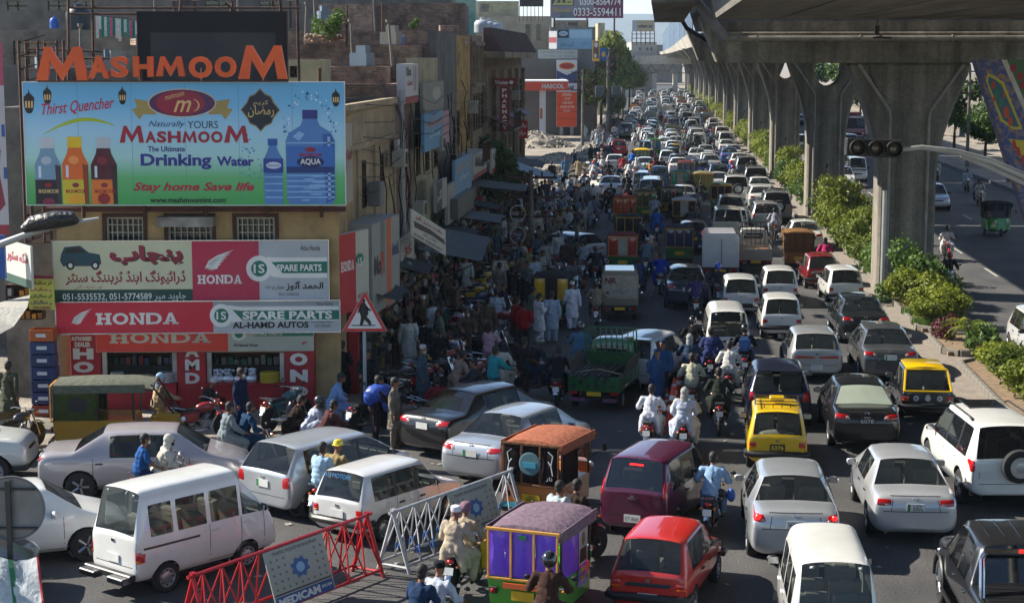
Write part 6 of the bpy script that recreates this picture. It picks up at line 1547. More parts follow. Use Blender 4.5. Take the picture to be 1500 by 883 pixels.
S.poly([(396,213),(406,213),(409,222),(415,232),(415,299),(388,299),(388,232),(393,222)],WAT,3,'printed_small_bottle');S.rect(394,203,408,213,ft('2050a0'),4,'printed_cap');S.rect(387,232,416,253,DBL,5,'printed_label');S.ell(402,242,11,5,ft('c9d4e4'),6);S.text('Mashmoom',393,239.5,411,244,DBL,7)
for y in(258,268,278,288):S.rect(389,y,415,y+2,WATL,4,'printed_rib')
m=MB()
for px in(44,120,210,300,390,470):x=PV(px,200,46.2).x;m.cyl((x,46.1,5.25),(x,46.1,9.1),.05,n=6)
for py in(126,210,290):a=PV(40,py,46.1);b=PV(504,py,46.1);m.cyl(a,b,.035,n=5)
tag(m.build('steel_support',RUST),'rusty steel posts and rails behind the big drinks billboard','frame');THINGS.append(bpy.data.objects['steel_support'])
LS=Sign('channel_letters','tall orange raised letters standing on top of the drinks billboard','sign',55,118.5,422,120.5,45.6,45.6,th=.06,m=RUST);bpy.data.objects.remove(LS.board)
mb=MB();mb.box(0,0,0,LS.w,.06,LS.h);mb.build('rail',RUST,LS.e)
LS.px=(55,118.5,422,120.5)
OR=mat('orange_letter','d9540c',rough=.45,var=.12,scale=2,dirt='9a3c10',dirtamt=.2)
for ch,a,b,t_,bo,sh in(('M',55,130,69,118,.14),('A',131,162,82,115,0),('S',164,189,83,114,0),('H',197,226,83,113,0),('M',230,272,83,112,0),('O',278,312,83,115,0),('O',316,347,83,114,0),('M',350,422,67,116,.14)):
 if ch=='M':LS.glyphM(a,t_,b,bo,OR,1,.14,.04)
 else:LS.text(ch,a,t_,b,bo,OR,1,'letter',th=.14,bold=.045)
m=MB()
for px in(90,110,150,178,210,255,295,330,385,400):a=PV(px,121,45.7);m.cyl(a,PV(px,96,45.75),.02,n=5)
m.build('letter_brace',RUST,LS.e)
WB=lambda L,z0,z1,n,w_,k='bars',off=.8:[(off+i*(L-2*off)/max(1,n-1)-w_/2 if n>1 else L/2-w_/2,off+i*(L-2*off)/max(1,n-1)+w_/2 if n>1 else L/2+w_/2,z0,z1,k)for i in range(n)]
EB,L=bldg('beige_house','beige plastered house with narrow arched windows behind the drinks billboard',47.2,59,8.05,BEIGE,9,[(2.2,2.7,5.0,6.3,'shut'),(5.2,5.7,5.0,6.3,'shut'),(8.6,9.1,5.0,6.3,'shut'),(2.2,2.8,3.0,4.3,'shut'),(5.2,5.8,3.0,4.3,'shut'),(8.6,9.2,3.0,4.3,'shut')],t=-8.75,front=Cd_)
m=MB();m.box(0,-.10,6.75,L,-.002,6.9);m.box(0,-.14,7.9,L,-.003,8.08)
for x in(.1,4.1,7.2,11.2):m.box(x,-.08,0,x+.25,-.004,6.74)
m.build('moulding',BEIGE,EB);
m=MB();m.tb([(11.6,-.25,8.3),(11.6,-.25,5.5),(11.7,-.3,3.2),(11.6,-.25,3.0),(11.6,-.25,.3)],.09,n=8);m.build('drain_pipe',ft('8d8f90'),EB,smooth=True)
bldg('pinkish_house','narrow pinkish brown house beside the beige one',59.1,63.2,8.5,PINKW,9,[(1.2,2.0,4.9,6.6,'shut'),(1.2,2.2,2.9,4.2,'shut')],t=-8.8,front=BRICK)
bldg('cream_house','cream rendered house with signboards across its front',63.3,70,9.35,CREAM,9,WB(6.7,5.2,6.6,3,.9),t=-8.7,front=BRICK)
bldg('grey_house','tall bare grey rendered house with a slit window',70.1,77,10.4,GREYW,10,[(5.6,6.0,4.6,6.8,'shut')],t=-8.75,front=BRICK)
e,L=bldg('yellow_stone_house','crumbling yellow stone house front between the grey house and carved front',77.1,82.9,10.3,YELB,10,WB(5.8,5.6,7.0,2,.7),t=-8.8,front=BRICK)
e,L=bldg('carved_house','old carved stone house front with tall narrow windows',83,87.6,10.4,STONE,10,WB(4.6,6.0,7.6,4,.45,off=.6)+WB(4.6,3.4,5.0,4,.45,off=.6),t=-8.7)
m=MB()
for i in range(9):m.box(.1+i*.52,-.1,8.2,.22+i*.52,-.003,9.9)
m.box(0,-.16,9.9,L,-.004,10.1);m.box(0,-.16,8.0,L,-.004,8.15);m.build('balustrade',STONE,e)
e,L=bldg('pharmacy_building','dark stone building with brown mansard roof and vertical pharmacy sign',87.8,112.5,9.6,mat('brown_stone','6a5a4b',rough=.9,var=.3,scale=2,bump=.5,dirt='2f2822',dirtamt=.8),10,WB(24.7,6.2,8.0,5,1.5)+WB(24.7,3.4,5.0,5,1.5),t=-8.7)
for i in range(6):x=.2+i*4.85;m=MB();m.box(x,-.22,0,x+.35,-.003,8.7);m.build('pilaster',STONE,e)
MANS=mat('brown_roof_tile','4b2b26',rough=.6,var=.3,scale=3,dirt='2a1a18',dirtamt=.5)
for i in range(5):
 x=.1+i*4.9;m=MB();m.prism([(-.95,9.65),(0,9.65),(0,10.8),(-.3,10.8)],x,x+4.4,'yz');i_=m.build('mansard_panel',MANS,e,bevel=.02)
 m=MB()
 for k in range(11):m.prism([(-1.0,9.67),(-.95,9.65),(-.3,10.8),(-.35,10.82)],x+.1+k*.42,x+.18+k*.42,'yz')
 m.build('tile_rib',MANS,i_)
 m=MB();m.box(x,-1.1,9.3,x+4.4,-.005,9.63);m.build('eave',ft('b07a48')if 0 else STONE,e,bevel=.03)
for i in range(3):m=MB();m.prism([(-.9,5.9),(0,6.3),(0,6.35),(-.9,5.95)],3+i*7.5,7+i*7.5,'yz');m.build('window_hood',MANS,e)
bl_('brick_wall_house','long dark brick rooftop wall behind the blue water tank',415,612,66,67,6,BRICK)
bl_('brick_annex','lower dark brick wall right behind the billboard top right corner',470,566,98,61,5,BRICK)
bl_('brick_rear_house','dark brick upper storey beside the grey house',560,646,46,73,6,BRICK)
bl_('brick_tower','highest dark brick wall along the top of the old houses',545,681,5,90,8,BRICK)
bl_('pale_brick_storey','pale reddish brick rooftop room left of the highest wall',466,544.5,6,89,8,BRICKP)
bl_('grey_flat_roof','weathered grey concrete rooftop parapet at the upper left',-60,205,105,60,10,Cd_)
bl_('rear_storey','dim grey concrete storey behind the clothes line',-80,202,44,78,8,Cd_,wins=[(20,60,60,95)])
bl_('left_high_block','dark grey apartment block at the very top left',-60,250,-30,100,10,GREYW,wins=[(10,2,40,16),(70,2,100,16),(110,2,140,16)])
bl_('top_rear_block','shadowed grey block behind the blank hoarding',240,470,-20,104,10,GREYW,wins=[(300,2,340,14),(380,2,410,14)])
bl_('roof_shed','small cream rooftop shed beside the orange letters',421,470,88,56,3,CREAM,wins=[(424,97,440,114)])
bl_('upper_block','grey upper block behind the brick tower at the top edge',470,660,-20,120,10,GREYW)
bl_('teal_glass_building','teal glass office building peeking over the brick tower',650,697,-15,160,12,mat('teal_glass','2f6b68',rough=.15,var=.2,coat=.6))
bl_('cream_block','cream apartment block behind the brown mansard roof',697,808,24,236,14,mat('cream_render','8f8877',rough=.9,var=.15,scale=.6,dirt='5a5348',dirtamt=.6),wins=[(770,36,778,60),(785,36,793,60)])
bl_('rooftop_block','pale rooftop structure with frames above the cream block',700,760,2,237,6,CREAM,wins=[(704,6,716,18)])
bl_('station_wall','tall bare grey wall behind the red petrol canopy',757,872,72,215,10,mat('grey_side_wall','5c5b58',rough=.95,var=.2,scale=.3,bump=.2,dirt='3c3b39',dirtamt=.6))
e,w_,h_=bl_('blue_board_building','building wrapped in pale blue advertising panels',806,872,40,232,12,Cd_)
TANKB=mat('blue_tank','1f56a8',rough=.4,var=.1);TANKD=mat('dark_tank','1d2a33',rough=.5,var=.2)
def tank(px,py,Y,r_,h_,m_,label):
 p=PV(px,py,Y);e=em_('water_tank',p,0,label,'water tank');m=MB()
 m.la_([(r_,0),(r_*1.03,.05),(r_,h_*.2),(r_*1.03,h_*.25),(r_,h_*.45),(r_*1.03,h_*.5),(r_,h_*.7),(r_*.75,h_*.88),(r_*.3,h_*.93),(r_*.3,h_),(.001,h_)],n=20);m.build('drum',m_,e,smooth=True)
 m=MB();m.la_([(r_*.32,h_*.98),(r_*.32,h_*1.06),(.001,h_*1.08)],n=14);m.build('lid',m_,e)
tank(577,65.5,68.5,.42,.42,TANKB,'round blue plastic water tank on the brick rooftop');tank(116,45,79,.55,1.1,TANKD,'black plastic water tank beside the clothes line');tank(80,42,79,.2,.5,TANKB,'small blue barrel on the upper left roof')
for i,(px,py)in enumerate(((707,48),(716,50),(724,52))):tank(px,py,118,.55,.9,ft('9aa0a4'),'%s grey steel tank in the row behind the mansard roof'%['left','middle','right'][i])
S=Sign('blank_hoarding','blank black hoarding standing behind the orange letters','billboard',204,18,421,122,49,m=mat('black_hoarding','101113',rough=.8,var=.4,scale=1.5),th=.15,edge=RUST);S.rect(222,48,405,118,ft('1a1c1f'),1,'inner_panel')
m=MB()
for(a,b,c,d,Y)in((100,0,100,118,50),(135,-10,137,118,50),(435,-10,438,120,52),(508,8,508,70,66),(560,5,560,60,80),(265,0,263,20,49.5),(340,5,338,20,49.5),(410,0,412,20,49.5)):m.cyl(PV(a,b,Y),PV(c,d,Y),.045,n=5)
for(a,b,c,d,Y)in((100,12,440,12,50),(100,21,330,21,50),(35,72,150,76,50),(55,86,160,86,48),(330,5,345,18,49)):m.cyl(PV(a,b,Y),PV(c,d,Y),.03,n=5)
o=m.build('roof_scaffold',RUST);tag(o,'rusty poles and rails rising over the roof behind the orange letters','scaffold');THINGS.append(o)
e=em_('steel_lattice',PV(36,300,47),0,'dark steel lattice tower at the left edge of the billboard','lattice frame')
m=MB();
for dx in(0,.5,1.0):m.cyl((dx,0,-1),(dx,0,4.3),.04,n=5);m.cyl((dx,.7,-1),(dx,.7,4.3),.04,n=5)
m.build('post',RUST,e);m=MB()
for k in range(16):m.cyl((0,0,-1+k*.35),(1,0,-1+k*.35),.02,n=4);m.cyl((0,0,-1+k*.35),(.5,.7,-.8+k*.35),.015,n=4)
m.build('brace',RUST,e)
e=em_('clothes_line',PV(140,26,77),0,'clothes line hung with white green and pink washing','clothes line');a=PV(140,22,77);b=PV(202,30,77);m=MB();m.cyl((0,0,.1),b-e.location,.012,n=4);m.build('line',Bk_,e)
r=random.Random(2)
for i in range(15):
 u=(i+.4)/15;p=(b-a)*u;m=MB();hgt=.45+.45*r.random();m.add([(p.x-.05,0,p.z+.08),(p.x+.075,.02,p.z+.08),(p.x+.07,.03*r.random(),p.z-hgt),(p.x-.05,-.03,p.z-hgt)],[(0,1,2,3)])
 m.build('garment',cloth(['b8bab4','c0bfb6','1f7a6a','b9b4ae','24897a','c05a7a','1f6f63'][i%7]),e,fixn=False)
for i,(px,py,rr)in enumerate(((255,2,.6),(285,2,.5),(340,1,.55),(400,1,.7),(425,2,.5))):
 e=em_('satellite_dish',PV(px,py,60),.5*i,'pale satellite dish, %s of the row along the top left edge'%ORD[i],'satellite dish','satellite dishes on the roof');m=MB();m.la_([(.001,0),(rr*.5,.06),(rr,.22)],n=18);m.build('dish',ft('b0b2b2'),e,smooth=True,fixn=False);m=MB();m.cyl((0,0,0),(0,0,-.9),.04,n=5);m.build('mast',RUST,e)
for(px,py,Y,sc,lab)in((484,60,66,.75,'bright green wild shrub growing on the rubble of the brick roof'),(605,44,80,.35,'small green weed on the brick wall top')):
 e=em_('roof_shrub',PV(px,py,Y),0,lab,'shrub');link('foliage',bush_mesh(int(px),1.8,1.2,1.5,1300,.10,LEAF_G),e);link('stem',STEM,e);e.scale=(sc,)*3
e=em_('roof_rubble',PV(447,62,66.5),0,'broken bricks and pipes heaped on the roof beside the green weed','rubble heap');m=MB();r=random.Random(6)
for k in range(60):m.cb_((r.uniform(0,1.5),r.uniform(0,.6),r.uniform(0,.28)),(.2,.1,.08),rz=r.random()*3,rx=r.random())
o=m.build('broken_brick',BRICKP,e);o['kind']='stuff'
def Yof(px,t=-8.6):return 2600*(-t)/(VPX-px)
def sr_(name,label,x0_,yt,yb,x1_,m,t=-8.5,th=.12,dt=0,cat='sign'):
 YL=Yof(x0_,t);YR=Yof(x1_,t+dt);return Sign(name,label,cat,x0_,yt,x1_,yb,YL,YR,th=th,m=m,edge=None)
def mn_(S,t,u0,v0,u1,v1,c,bold=.03,lay=3,**k):
 x0_,y0_,x1_,y1_=S.px;return S.text(t,x0_+(x1_-x0_)*u0,y0_+(y1_-y0_)*v0,x0_+(x1_-x0_)*u1,y0_+(y1_-y0_)*v1,ft(c),lay,bold=bold,**k)
def band(S,u0,v0,u1,v1,c,lay=1):x0_,y0_,x1_,y1_=S.px;return S.rect(x0_+(x1_-x0_)*u0,y0_+(y1_-y0_)*v0,x0_+(x1_-x0_)*u1,y0_+(y1_-y0_)*v1,ft(c),lay)
S=Sign('shop_sign','red and white dealer sign facing the street beside the corner shop','sign',498,345,541,462,46.5,48.3,th=.2,m=ft('b3b3a6'));band(S,0,0,.55,1,'b0202a');slab_word(S,'HONDA',S.px[0]+2,385,S.px[0]+21,400,WH);S.ell(527,386,6,8,GRN,2);mn_(S,'1S',.62,.34,.76,.44,'d0d0c8');mn_(S,'AUTOS',.60,.8,.95,.86,'a01818');band(S,.55,.9,1,1,'b0202a')
S=Sign('shop_sign','large grey box sign with orange stripe on the street front','sign',546,330,586,462,49.0,52.5,th=.9,m=ft('8d8d88'));band(S,.52,0,.68,1,'c45a28');mn_(S,'Mo',.06,.36,.30,.58,'2a2c30',.06);mn_(S,'P',.30,.34,.40,.62,'b8402a',.05);mn_(S,'bitalk',.72,.30,.97,.45,'33406a');band(S,.3,.0,.45,.6,'6d6f70',1)
S=sr_('shop_sign','narrow white sign with red foot beyond the large grey box sign',588,352,425,607,ft('a8a69c'),t=-8.2);band(S,0,.75,1,1,'98222a');mn_(S,'3S',.2,.2,.8,.4,'a02028');mn_(S,urdu('آٹوز'),.15,.5,.85,.68,'2a2c60')
S=Sign('tilted_sign','tilted white sign with sprayed out black band hanging over the pavement','sign',603,305,655,345,55,58.5,th=.05,m=ft('b6b2a8'));S.e.rotation_euler=(-.1,.28,S.e.rotation_euler.z);mn_(S,urdu('حافظ سٹیل آٹوز'),.1,.1,.9,.3,'8a2030');S.poly([(606,321),(630,319),(652,322),(654,329),(632,327),(607,330)],BK,3,'spray_paint');mn_(S,urdu('پارٹس ڈیلر'),.3,.62,.7,.75,'2a2a2a');mn_(S,'0300 5209507',.05,.84,.9,.93,'2a2a2a')
S=sr_('shop_sign','black and white curved sign with a yellow panel beside it',640,268,312,655,ft('8f8f8c'),t=-7.9);band(S,0,0,.5,1,'1d1d1e');mn_(S,urdu('آٹو'),.05,.3,.45,.7,'b0b0a8')
S=sr_('shop_sign','grey worn sign between the curved sign and the pale blue panel',656,272,330,668,ft('85857f'),t=-8.0)
S=sr_('shop_sign','pale blue panel with washed out orange Urdu lettering',667,236,290,691,ft('5f89a4'),t=-8.0);mn_(S,urdu('خان آٹوز'),.1,.15,.9,.35,'b98a70');mn_(S,urdu('موٹر'),.2,.45,.8,.62,'b9c0c0')
S=sr_('shop_sign','dark grey box sign hanging below the pale blue panel',671,292,322,694,ft('4c4c4a'),t=-7.7,th=.8)
S=sr_('shop_sign','white box sign with red bottom strip and dark bars',694,228,264,713,ft('aaa9a4'),t=-8.0,th=.8);band(S,0,.8,1,1,'8c1c2c');mn_(S,'Kixx',.12,.12,.5,.4,'24242c');band(S,.6,.15,.66,.7,'3a3a40');band(S,.75,.15,.81,.7,'3a3a40')
S=sr_('shop_sign','small white and red sign further up the arcade',721,220,255,733,ft('b0aea8'),t=-7.9);band(S,0,.8,1,1,'8c1c2c');mn_(S,'Kixx',.1,.2,.6,.45,'24242c')
S=sr_('shop_sign','tall white sign with dark letters and red foot high on the pinkish house',594,94,153,613,ft('b4b2b2'),t=-8.5,th=.3);band(S,0,.82,1,1,'94202c');mn_(S,'Kixx',.08,.08,.45,.3,'2a2a30');mn_(S,'Gold',.15,.42,.5,.55,'98303a');band(S,.62,.05,.67,.7,'4a4a60');band(S,.74,.05,.79,.7,'4a4a60');band(S,.86,.05,.91,.7,'8a8a98')
S=sr_('shop_sign','faded grey poster board on the cream house',620,122,168,650,ft('77756f'),t=-8.4);S.ell(639,140,6,10,ft('a09c94'),2)
S=sr_('shop_sign','blue board with washed out orange letters on the grey house',622,168,224,649,ft('4f86ab'),t=-8.2);mn_(S,urdu('فوٹو'),.1,.12,.9,.4,'b3795e');mn_(S,urdu('سنٹر'),.2,.5,.8,.7,'a8c0cc')
S=sr_('shop_sign','narrow pink banner beside the blue board',649,164,212,658,ft('a67886'),t=-8.3)
S=sr_('shop_sign','white swirl sign fixed to the beige house beside the billboard',505,182,300,517,ft('9d968a'),t=-8.4);mn_(S,urdu('سم'),.2,.3,.9,.6,'8a2a30')
S=sr_('shop_sign','small white notice board low on the beige house',583,205,245,594,ft('a5a4a0'),t=-8.5)
S=Sign('pharmacy_sign','vertical dark red PHARMACY sign with white letters topped by a small board','sign',732,127,746,192,92,92,th=.3,m=ft('7a1020'))
for i,ch in enumerate('PHARMACY'):S.text(ch,735.5,130+7.7*i,742.5,135.6+7.7*i,WH,2,'letter',bold=.04)
mb=MB();a=S.U(722,126.5);b=S.U(756,115);mb.box(a[0],-.05,a[1]+.02,b[0],.35,b[1]);mb.build('top_board',ft('7a1020'),S.e);S.text('Weston',725,118,744,124,WH,18,bold=.03);S.ell(749,121,3,2.6,WH,18)
S=Sign('urdu_sign','small bright red sign with white Urdu words in front of the petrol station','sign',757,177,773,203,108,108,m=ft('b01424'));S.text(urdu('دوائیاں'),758.5,180,771.5,188,WH,2,bold=.03);S.text(urdu('مرکز'),760,191,770,199,WH,2,bold=.03)
S=Sign('pink_sign','little pink sign between the pharmacy sign and the red Urdu sign','sign',747,176,756,190,98,98,m=ft('a83a50'));S.text(urdu('نور'),748,179,755,187,WH,2)
def tree(px,py,h_,R,seed,leaf,label,n=2600,size=.17,name='tree',trunk=.16,at=None,zc=.68,blobs=7):
 p=at or G(px,py);e=em_(name,p,0,label,'tree');r=random.Random(seed);m=MB()
 m.tb([(0,0,0),(.1*r.random(),.08,h_*.3),(.15,-.05,h_*.6)],[trunk,trunk*.75,trunk*.4],n=8);ends=[]
 B_=[]
 for k in range(blobs):
  a=r.random()*6.28;q=R*.55*sqrt(r.random());z=h_*(zc+.22*(r.random()-.5)*2);B_.append((q*cos(a),q*sin(a),z,R*(.42+.2*r.random()),.85));m.tb([(.1,0,h_*.38),(q*cos(a)*.5,q*sin(a)*.5,h_*.55),(q*cos(a),q*sin(a),z)],[trunk*.4,trunk*.28,trunk*.1],n=5)
 m.build('trunk',BARK,e,smooth=True);c=MB();leaves(c,B_,n,size,r);c.build('crown',leaf,e,fixn=False);return e
tree(0,0,5.2,1.5,31,LEAF_D,'dark green tree growing over the shop roofs beside the pharmacy sign',2200,.15,at=RD(86,-7.9),zc=.75)
e=em_('petrol_canopy',G(795,206),0,'orange red petrol station canopy with white edge on a single column','canopy');Yp=e.location.y;ox=e.location.x
a=PV(757,133,Yp);b=PV(832,120,Yp);m=MB();m.box(a.x-ox-4,0,a.z,b.x-ox,9,b.z);m.build('fascia',ft('b83a1c'),e);m=MB();m.box(a.x-ox-4.05,-.05,b.z+.003,b.x-ox+.05,9.05,b.z+.14);m.build('edge_strip',WH,e)
m=MB();lt_(m,'HASCOL',PV(794,0,Yp).x-ox,a.z+.22,2.55,.55,y=-.02,bold=.05);m.build('lettering',ft('a9aaa6'),e,fixn=False);m=MB();m.box(-.35,1,0,.35,1.7,a.z-.01);m.build('column',ft('b4b6b8'),e);m=MB();m.box(-.30,.96,2.4,-.02,.995,3.6);m.build('column_notice',ft('9c4a30'),e)
S=Sign('price_pylon','tall white blue and orange petrol price pylon','sign',815,88,845,186,214,214,th=.6,m=ft('b4b8bc'));S.rect(815.2,110,844.8,122,ft('1e3264'));S.poly([(815.2,103),(830,110.5),(844.8,103),(844.8,112),(815.2,112)],ft('1e3264'),1.5);S.ell(830,97,12,5.5,ft('c8a020'),2);S.ell(830,97,11,4.6,ft('a02018'),3);S.text('HASCOL',823,95,838,99,ft('6a1418'),4,bold=.03)
S.text('MART',828,126,841,133,ft('24262c'),2,bold=.05);S.ell(823,117,5,3,ft('8898b8'),2);S.rect(815.2,135,844.8,185.8,ft('c8461a'),1)
for i,(t,x0_,x1_)in enumerate((('DIESEL',824,838),('3.97',827,836),('LUBE MART',824,839),('ROOM RATES',821,841),('CNG',825,835))):S.text(t,x0_,137+6*i,x1_,140.5+6*i,ft('c9b8a8'),3,bold=.03)
for y in(152.5,163,174):S.rect(815.2,y,844.8,y+.8,ft('8a2c10'),3)
m=MB();a=PV(830,186,214.3);m.box(.4,.1,-a.z+.0,.8,.4,0);m.box(S.w-.8,.1,-a.z,S.w-.4,.4,0);m.build('leg',ft('8a8c8e'),S.e)
S=Sign('rooftop_banner','long pale banner strip above the price pylon','sign',788,73,846,86,205,205,m=ft('8f9694'));S.text('FOR RENT 0333-5124566',791,75,842,79,ft('5c6468'),2);S.text('COMMERCIAL PLAZA',791,81,842,84.5,ft('5c6468'),2)
S=Sign('blue_advert','pale blue advertising wall with black logo corner and Urdu script','billboard',816,43,867,116,228,228,m=ft('7ea3bd'));S.rect(816.5,43.5,833,56,ft('1c2430'));S.ell(825,49.5,6.5,3.8,ft('aeb8c4'),2);S.text('KING',821,48,829,51,ft('24407a'),3);S.rect(834,45,866,56,ft('9dbacb'));S.text(urdu('گورمے فوڈز'),820,61,840,70,ft('24384e'),2);S.text('0300-5133711',852,62,866,66,ft('54708a'),2);S.rect(816.2,72,866.8,96,ft('5c7686'));S.rect(846,96,866.8,115,ft('2f72a6'))
S=Sign('side_advert','white and red advertising strip at the left of the blue advertising wall','billboard',804,46,815.5,72,227,226,m=ft('a3a6a8'));S.rect(804.2,55,815.2,63,ft('8c2c34'))
S=Sign('biscuit_advert','yellow edged brown and white advert on a pole','sign',868,60,878,90,200,200,m=ft('c8a030'));S.rect(869,61,877,86,ft('584040'));S.ell(873,66,3,4,ft('b8b4ac'),3);S.ell(872,82,2,3,ft('b8b4ac'),3)
S=Sign('blue_pole_advert','small dark blue and yellow advert beside the biscuit advert','sign',879,70.5,889,89,200.5,200.5,m=ft('1c4a8a'));S.ell(884,80,2.5,4,ft('b89a30'),2)
S=Sign('number_billboard','big purple and grey billboard with large white phone numbers','billboard',806,-18,913,27,240,240,m=ft('7c7480'));S.rect(870,-17.5,912.8,17,ft('6a2444'));S.rect(842,16,912.8,26.8,ft('74304e'));S.rect(820,18,842,27,ft('5a6a70'));S.text('0300-8564774',849,-3,909,8,WH,3,bold=.01);S.text('0333-5594411',840,12,909,24,WH,3,bold=.01);S.text('ZLEI',809,-6,839,8,ft('a8a060'),3,bold=.05);S.rect(808,-5,841,9,ft('3c4a3c'),1.5);S.text('Band',811,12,835,18,ft('a8903c'),3,bold=.03)
m=MB()
for px in(812,860,900):a=PV(px,27,240.4);m.cyl((a.x-S.e.location.x,.5,a.z-S.e.location.z),(a.x-S.e.location.x,.5,-S.e.location.z+12),.12,n=6)
m.build('leg',RUST,S.e)
S=Sign('brown_hoarding','dark brown hoarding edge above the cream block','billboard',761,-20,796,10,155,155,m=ft('2c2226'));m=MB()
for k in range(7):m.cyl((k*.33,.2,-1.3),(k*.33,.2,.05),.03,n=4)
m.build('leg',RUST,S.e)
S=Sign('white_billboard','white and red advert above the street trees','billboard',884,45,906,62,262,262,m=ft('a9a4a6'));S.text(urdu('شادی'),887,52,903,58,ft('3a2c30'),2);S.rect(886,58.5,904,60,ft('a02c34'))
S=Sign('far_billboard','tan billboard with dark script on a lattice over the white house','billboard',926,30,959,46.5,430,430,m=ft('8f8468'));S.rect(926.3,30.3,933,46.2,ft('8894a0'));S.text('udem zo',935,36,956,41,BK,2,bold=.05);m=MB()
for k in range(6):m.cyl((k*S.w/5,.4,-3.2),(k*S.w/5,.4,0),.12,n=4)
for k in range(3):m.cyl((0,.4,-.6-k),(S.w,.4,-.6-k),.08,n=4)
m.build('lattice',RUST,S.e)
bl_('white_far_house','white flat roofed house at the end of the road under the tan billboard',925,962,62,436,18,mat('far_white','a09c92',rough=.9,var=.15,scale=.3,dirt='5c5850',dirtamt=.6),wins=[(946,70,950,74.5),(952,70,956,74.5),(936,70,939,74)])
bl_('far_block','grey block behind the pale blue advertising wall',812,862,30,300,16,Cd_,wins=[(832,33,846,38)])
bl_('far_tan_block','small tan rooftop block among the trees',876,886,34,290,12,CREAM)
bl_('far_low_block','low pale building at the far left end of the road',868,926,76,420,16,Cw_,wins=[(880,80,884,86),(890,80,894,86)])
bl_('end_block','hazy grey block closing the road beyond the footbridge',880,948,74,600,20,Cd_,wins=[(895,80,900,85),(905,80,910,85),(915,80,920,85),(925,80,930,85)])
bl_('end_block','taller hazy block right of the road end beyond the footbridge',948.5,1000,66,640,20,GREYW,wins=[(955,72,960,77),(966,72,971,77)])
e=em_('footbridge',RD(424,-2),0,'pale concrete footbridge crossing the far end of the road','footbridge');m=MB();m.box(-12,0,7.6,26,3,9.6);m.build('deck',Cw_,e);m=MB()
for k in range(14):x=-11+k*2.6;m.cyl((x,0,5.6),(x+1.3,0,7.6),.12,n=4);m.cyl((x+1.3,0,7.6),(x+2.6,0,5.6),.12,n=4)
m.box(-12,0,5.4,26,.3,5.6);m.build('truss',Cd_,e)
for x in(-10,-7,1,6):m=MB();m.box(x,.4,0,x+1,2.6,5.39);m.build('pier',Cw_,e)
HILL=mat('mountain','46524e',rough=1,var=.2,scale=.002)
m=MB();N_=60;P=[];r=random.Random(12)
for j,(y,k)in enumerate(((4300,0),(5200,1),(6500,.6))):
 for i in range(N_+1):x=-4200+8400*i/N_;P.append((x,y,k*(128+45*sin(i*.31+1)+30*sin(i*.83)+14*r.random()+(25*math.exp(-((x-650)/500)**2)))))
m.add(P,[(j*(N_+1)+i,j*(N_+1)+i+1,(j+1)*(N_+1)+i+1,(j+1)*(N_+1)+i)for j in range(2)for i in range(N_)]);tag(m.build('hills',HILL,smooth=True),kind='structure')
for i,(px,s_,h_,R)in enumerate(((880,235,10,3.2),(896,250,13,3.4),(905,262,13.5,3.2),(912,275,12,3.6),(922,300,11,3.4),(893,225,7,2.6),(915,330,9,3),(872,215,8,2.0))):
 t_=(px-VPX)*s_/F;tree(0,0,h_,R,40+i,[LEAF_G,LEAF_Y,LEAF_G][i%3],'%s street tree from the left, rising behind the utility poles on the far left side'%ORD[[7,3,4,5,6,1,2,0].index(i)]if 0 else 'green street tree number %s away along the left kerb beyond the price pylon'%'abc'[0]if 0 else '%s of the street trees beyond the price pylon, counted as the road runs away'%ORD[[2,3,4,5,6,1,7,0][i]],3600,.30,at=RD(s_,t_),trunk=.2,zc=.7)
 THINGS[-1]['group']='street trees beyond the price pylon'
def pole(s_,t_,h_,label,arms=True,tr=False):
 e=em_('utility_pole',RD(s_,t_),0,label,'utility pole');m=MB();m.cyl((0,0,0),(0,0,h_),.16,.10,n=8);m.build('post',Cd_,e)
 m=MB()
 for k in range(3):m.box(-1.2,-.06,h_-.4-k*.9,1.2,.06,h_-.28-k*.9)
 for k in range(3):
  for x in(-1.1,-.5,.5,1.1):m.cyl((x,0,h_-.28-k*.9),(x,0,h_-.08-k*.9),.05,n=5)
 m.build('crossarm',RUST,e)
 if tr:m=MB();m.cb_((-.9,0,h_-4),(1.0,.7,1.1));m.cb_((1.0,0,h_-4),(1.0,.7,1.1));m.box(-1.8,-.1,h_-4.7,1.8,.1,h_-4.6);m.build('transformer',ft('3a4448'),e,bevel=.04)
 return e
pole(205,-6.0,9.5,'utility pole with twin transformers before the green street trees',tr=True);pole(222,-6.3,10.5,'tall utility pole right behind the transformer pole');pole(190,-8.2,8,'leaning utility pole at the edge of the price pylon');pole(260,-6.6,10,'utility pole standing among the far street trees')
pole(82,-5.9,4.2,'dark post standing in front of the long awnings')
m=MB();r=random.Random(5)
for k in range(7):
 z0=5.6+k*.42;pts=[]
 for i in range(13):s_=49+i*5;pts.append(RD(s_,-8.3+.04*k,z0-.3*(i%2)+.1*sin(i*1.7+k)))
 m.tb(pts,.016,n=3)
o=m.build('overhead_wires',Bk_);tag(o,'bundle of sagging black wires strung along the old house fronts','wires');o['kind']='stuff'
e=em_('wall_cables',RD(54,-8.55,0),pi/2+rdang(54),'tangle of black cables running down the beige and cream house fronts','cables');m=MB()
for k in range(26):
 x=r.uniform(0,24);z=r.uniform(4.5,8.5);P=[(x,-.02,z)]
 for i in range(6):x+=r.uniform(-.35,.45);z-=r.uniform(.3,.9);P.append((x,-.05-.2*r.random(),max(2.6,z)))
 m.tb(P,.022,n=3)
o=m.build('cable',Bk_,e);o['kind']='stuff'
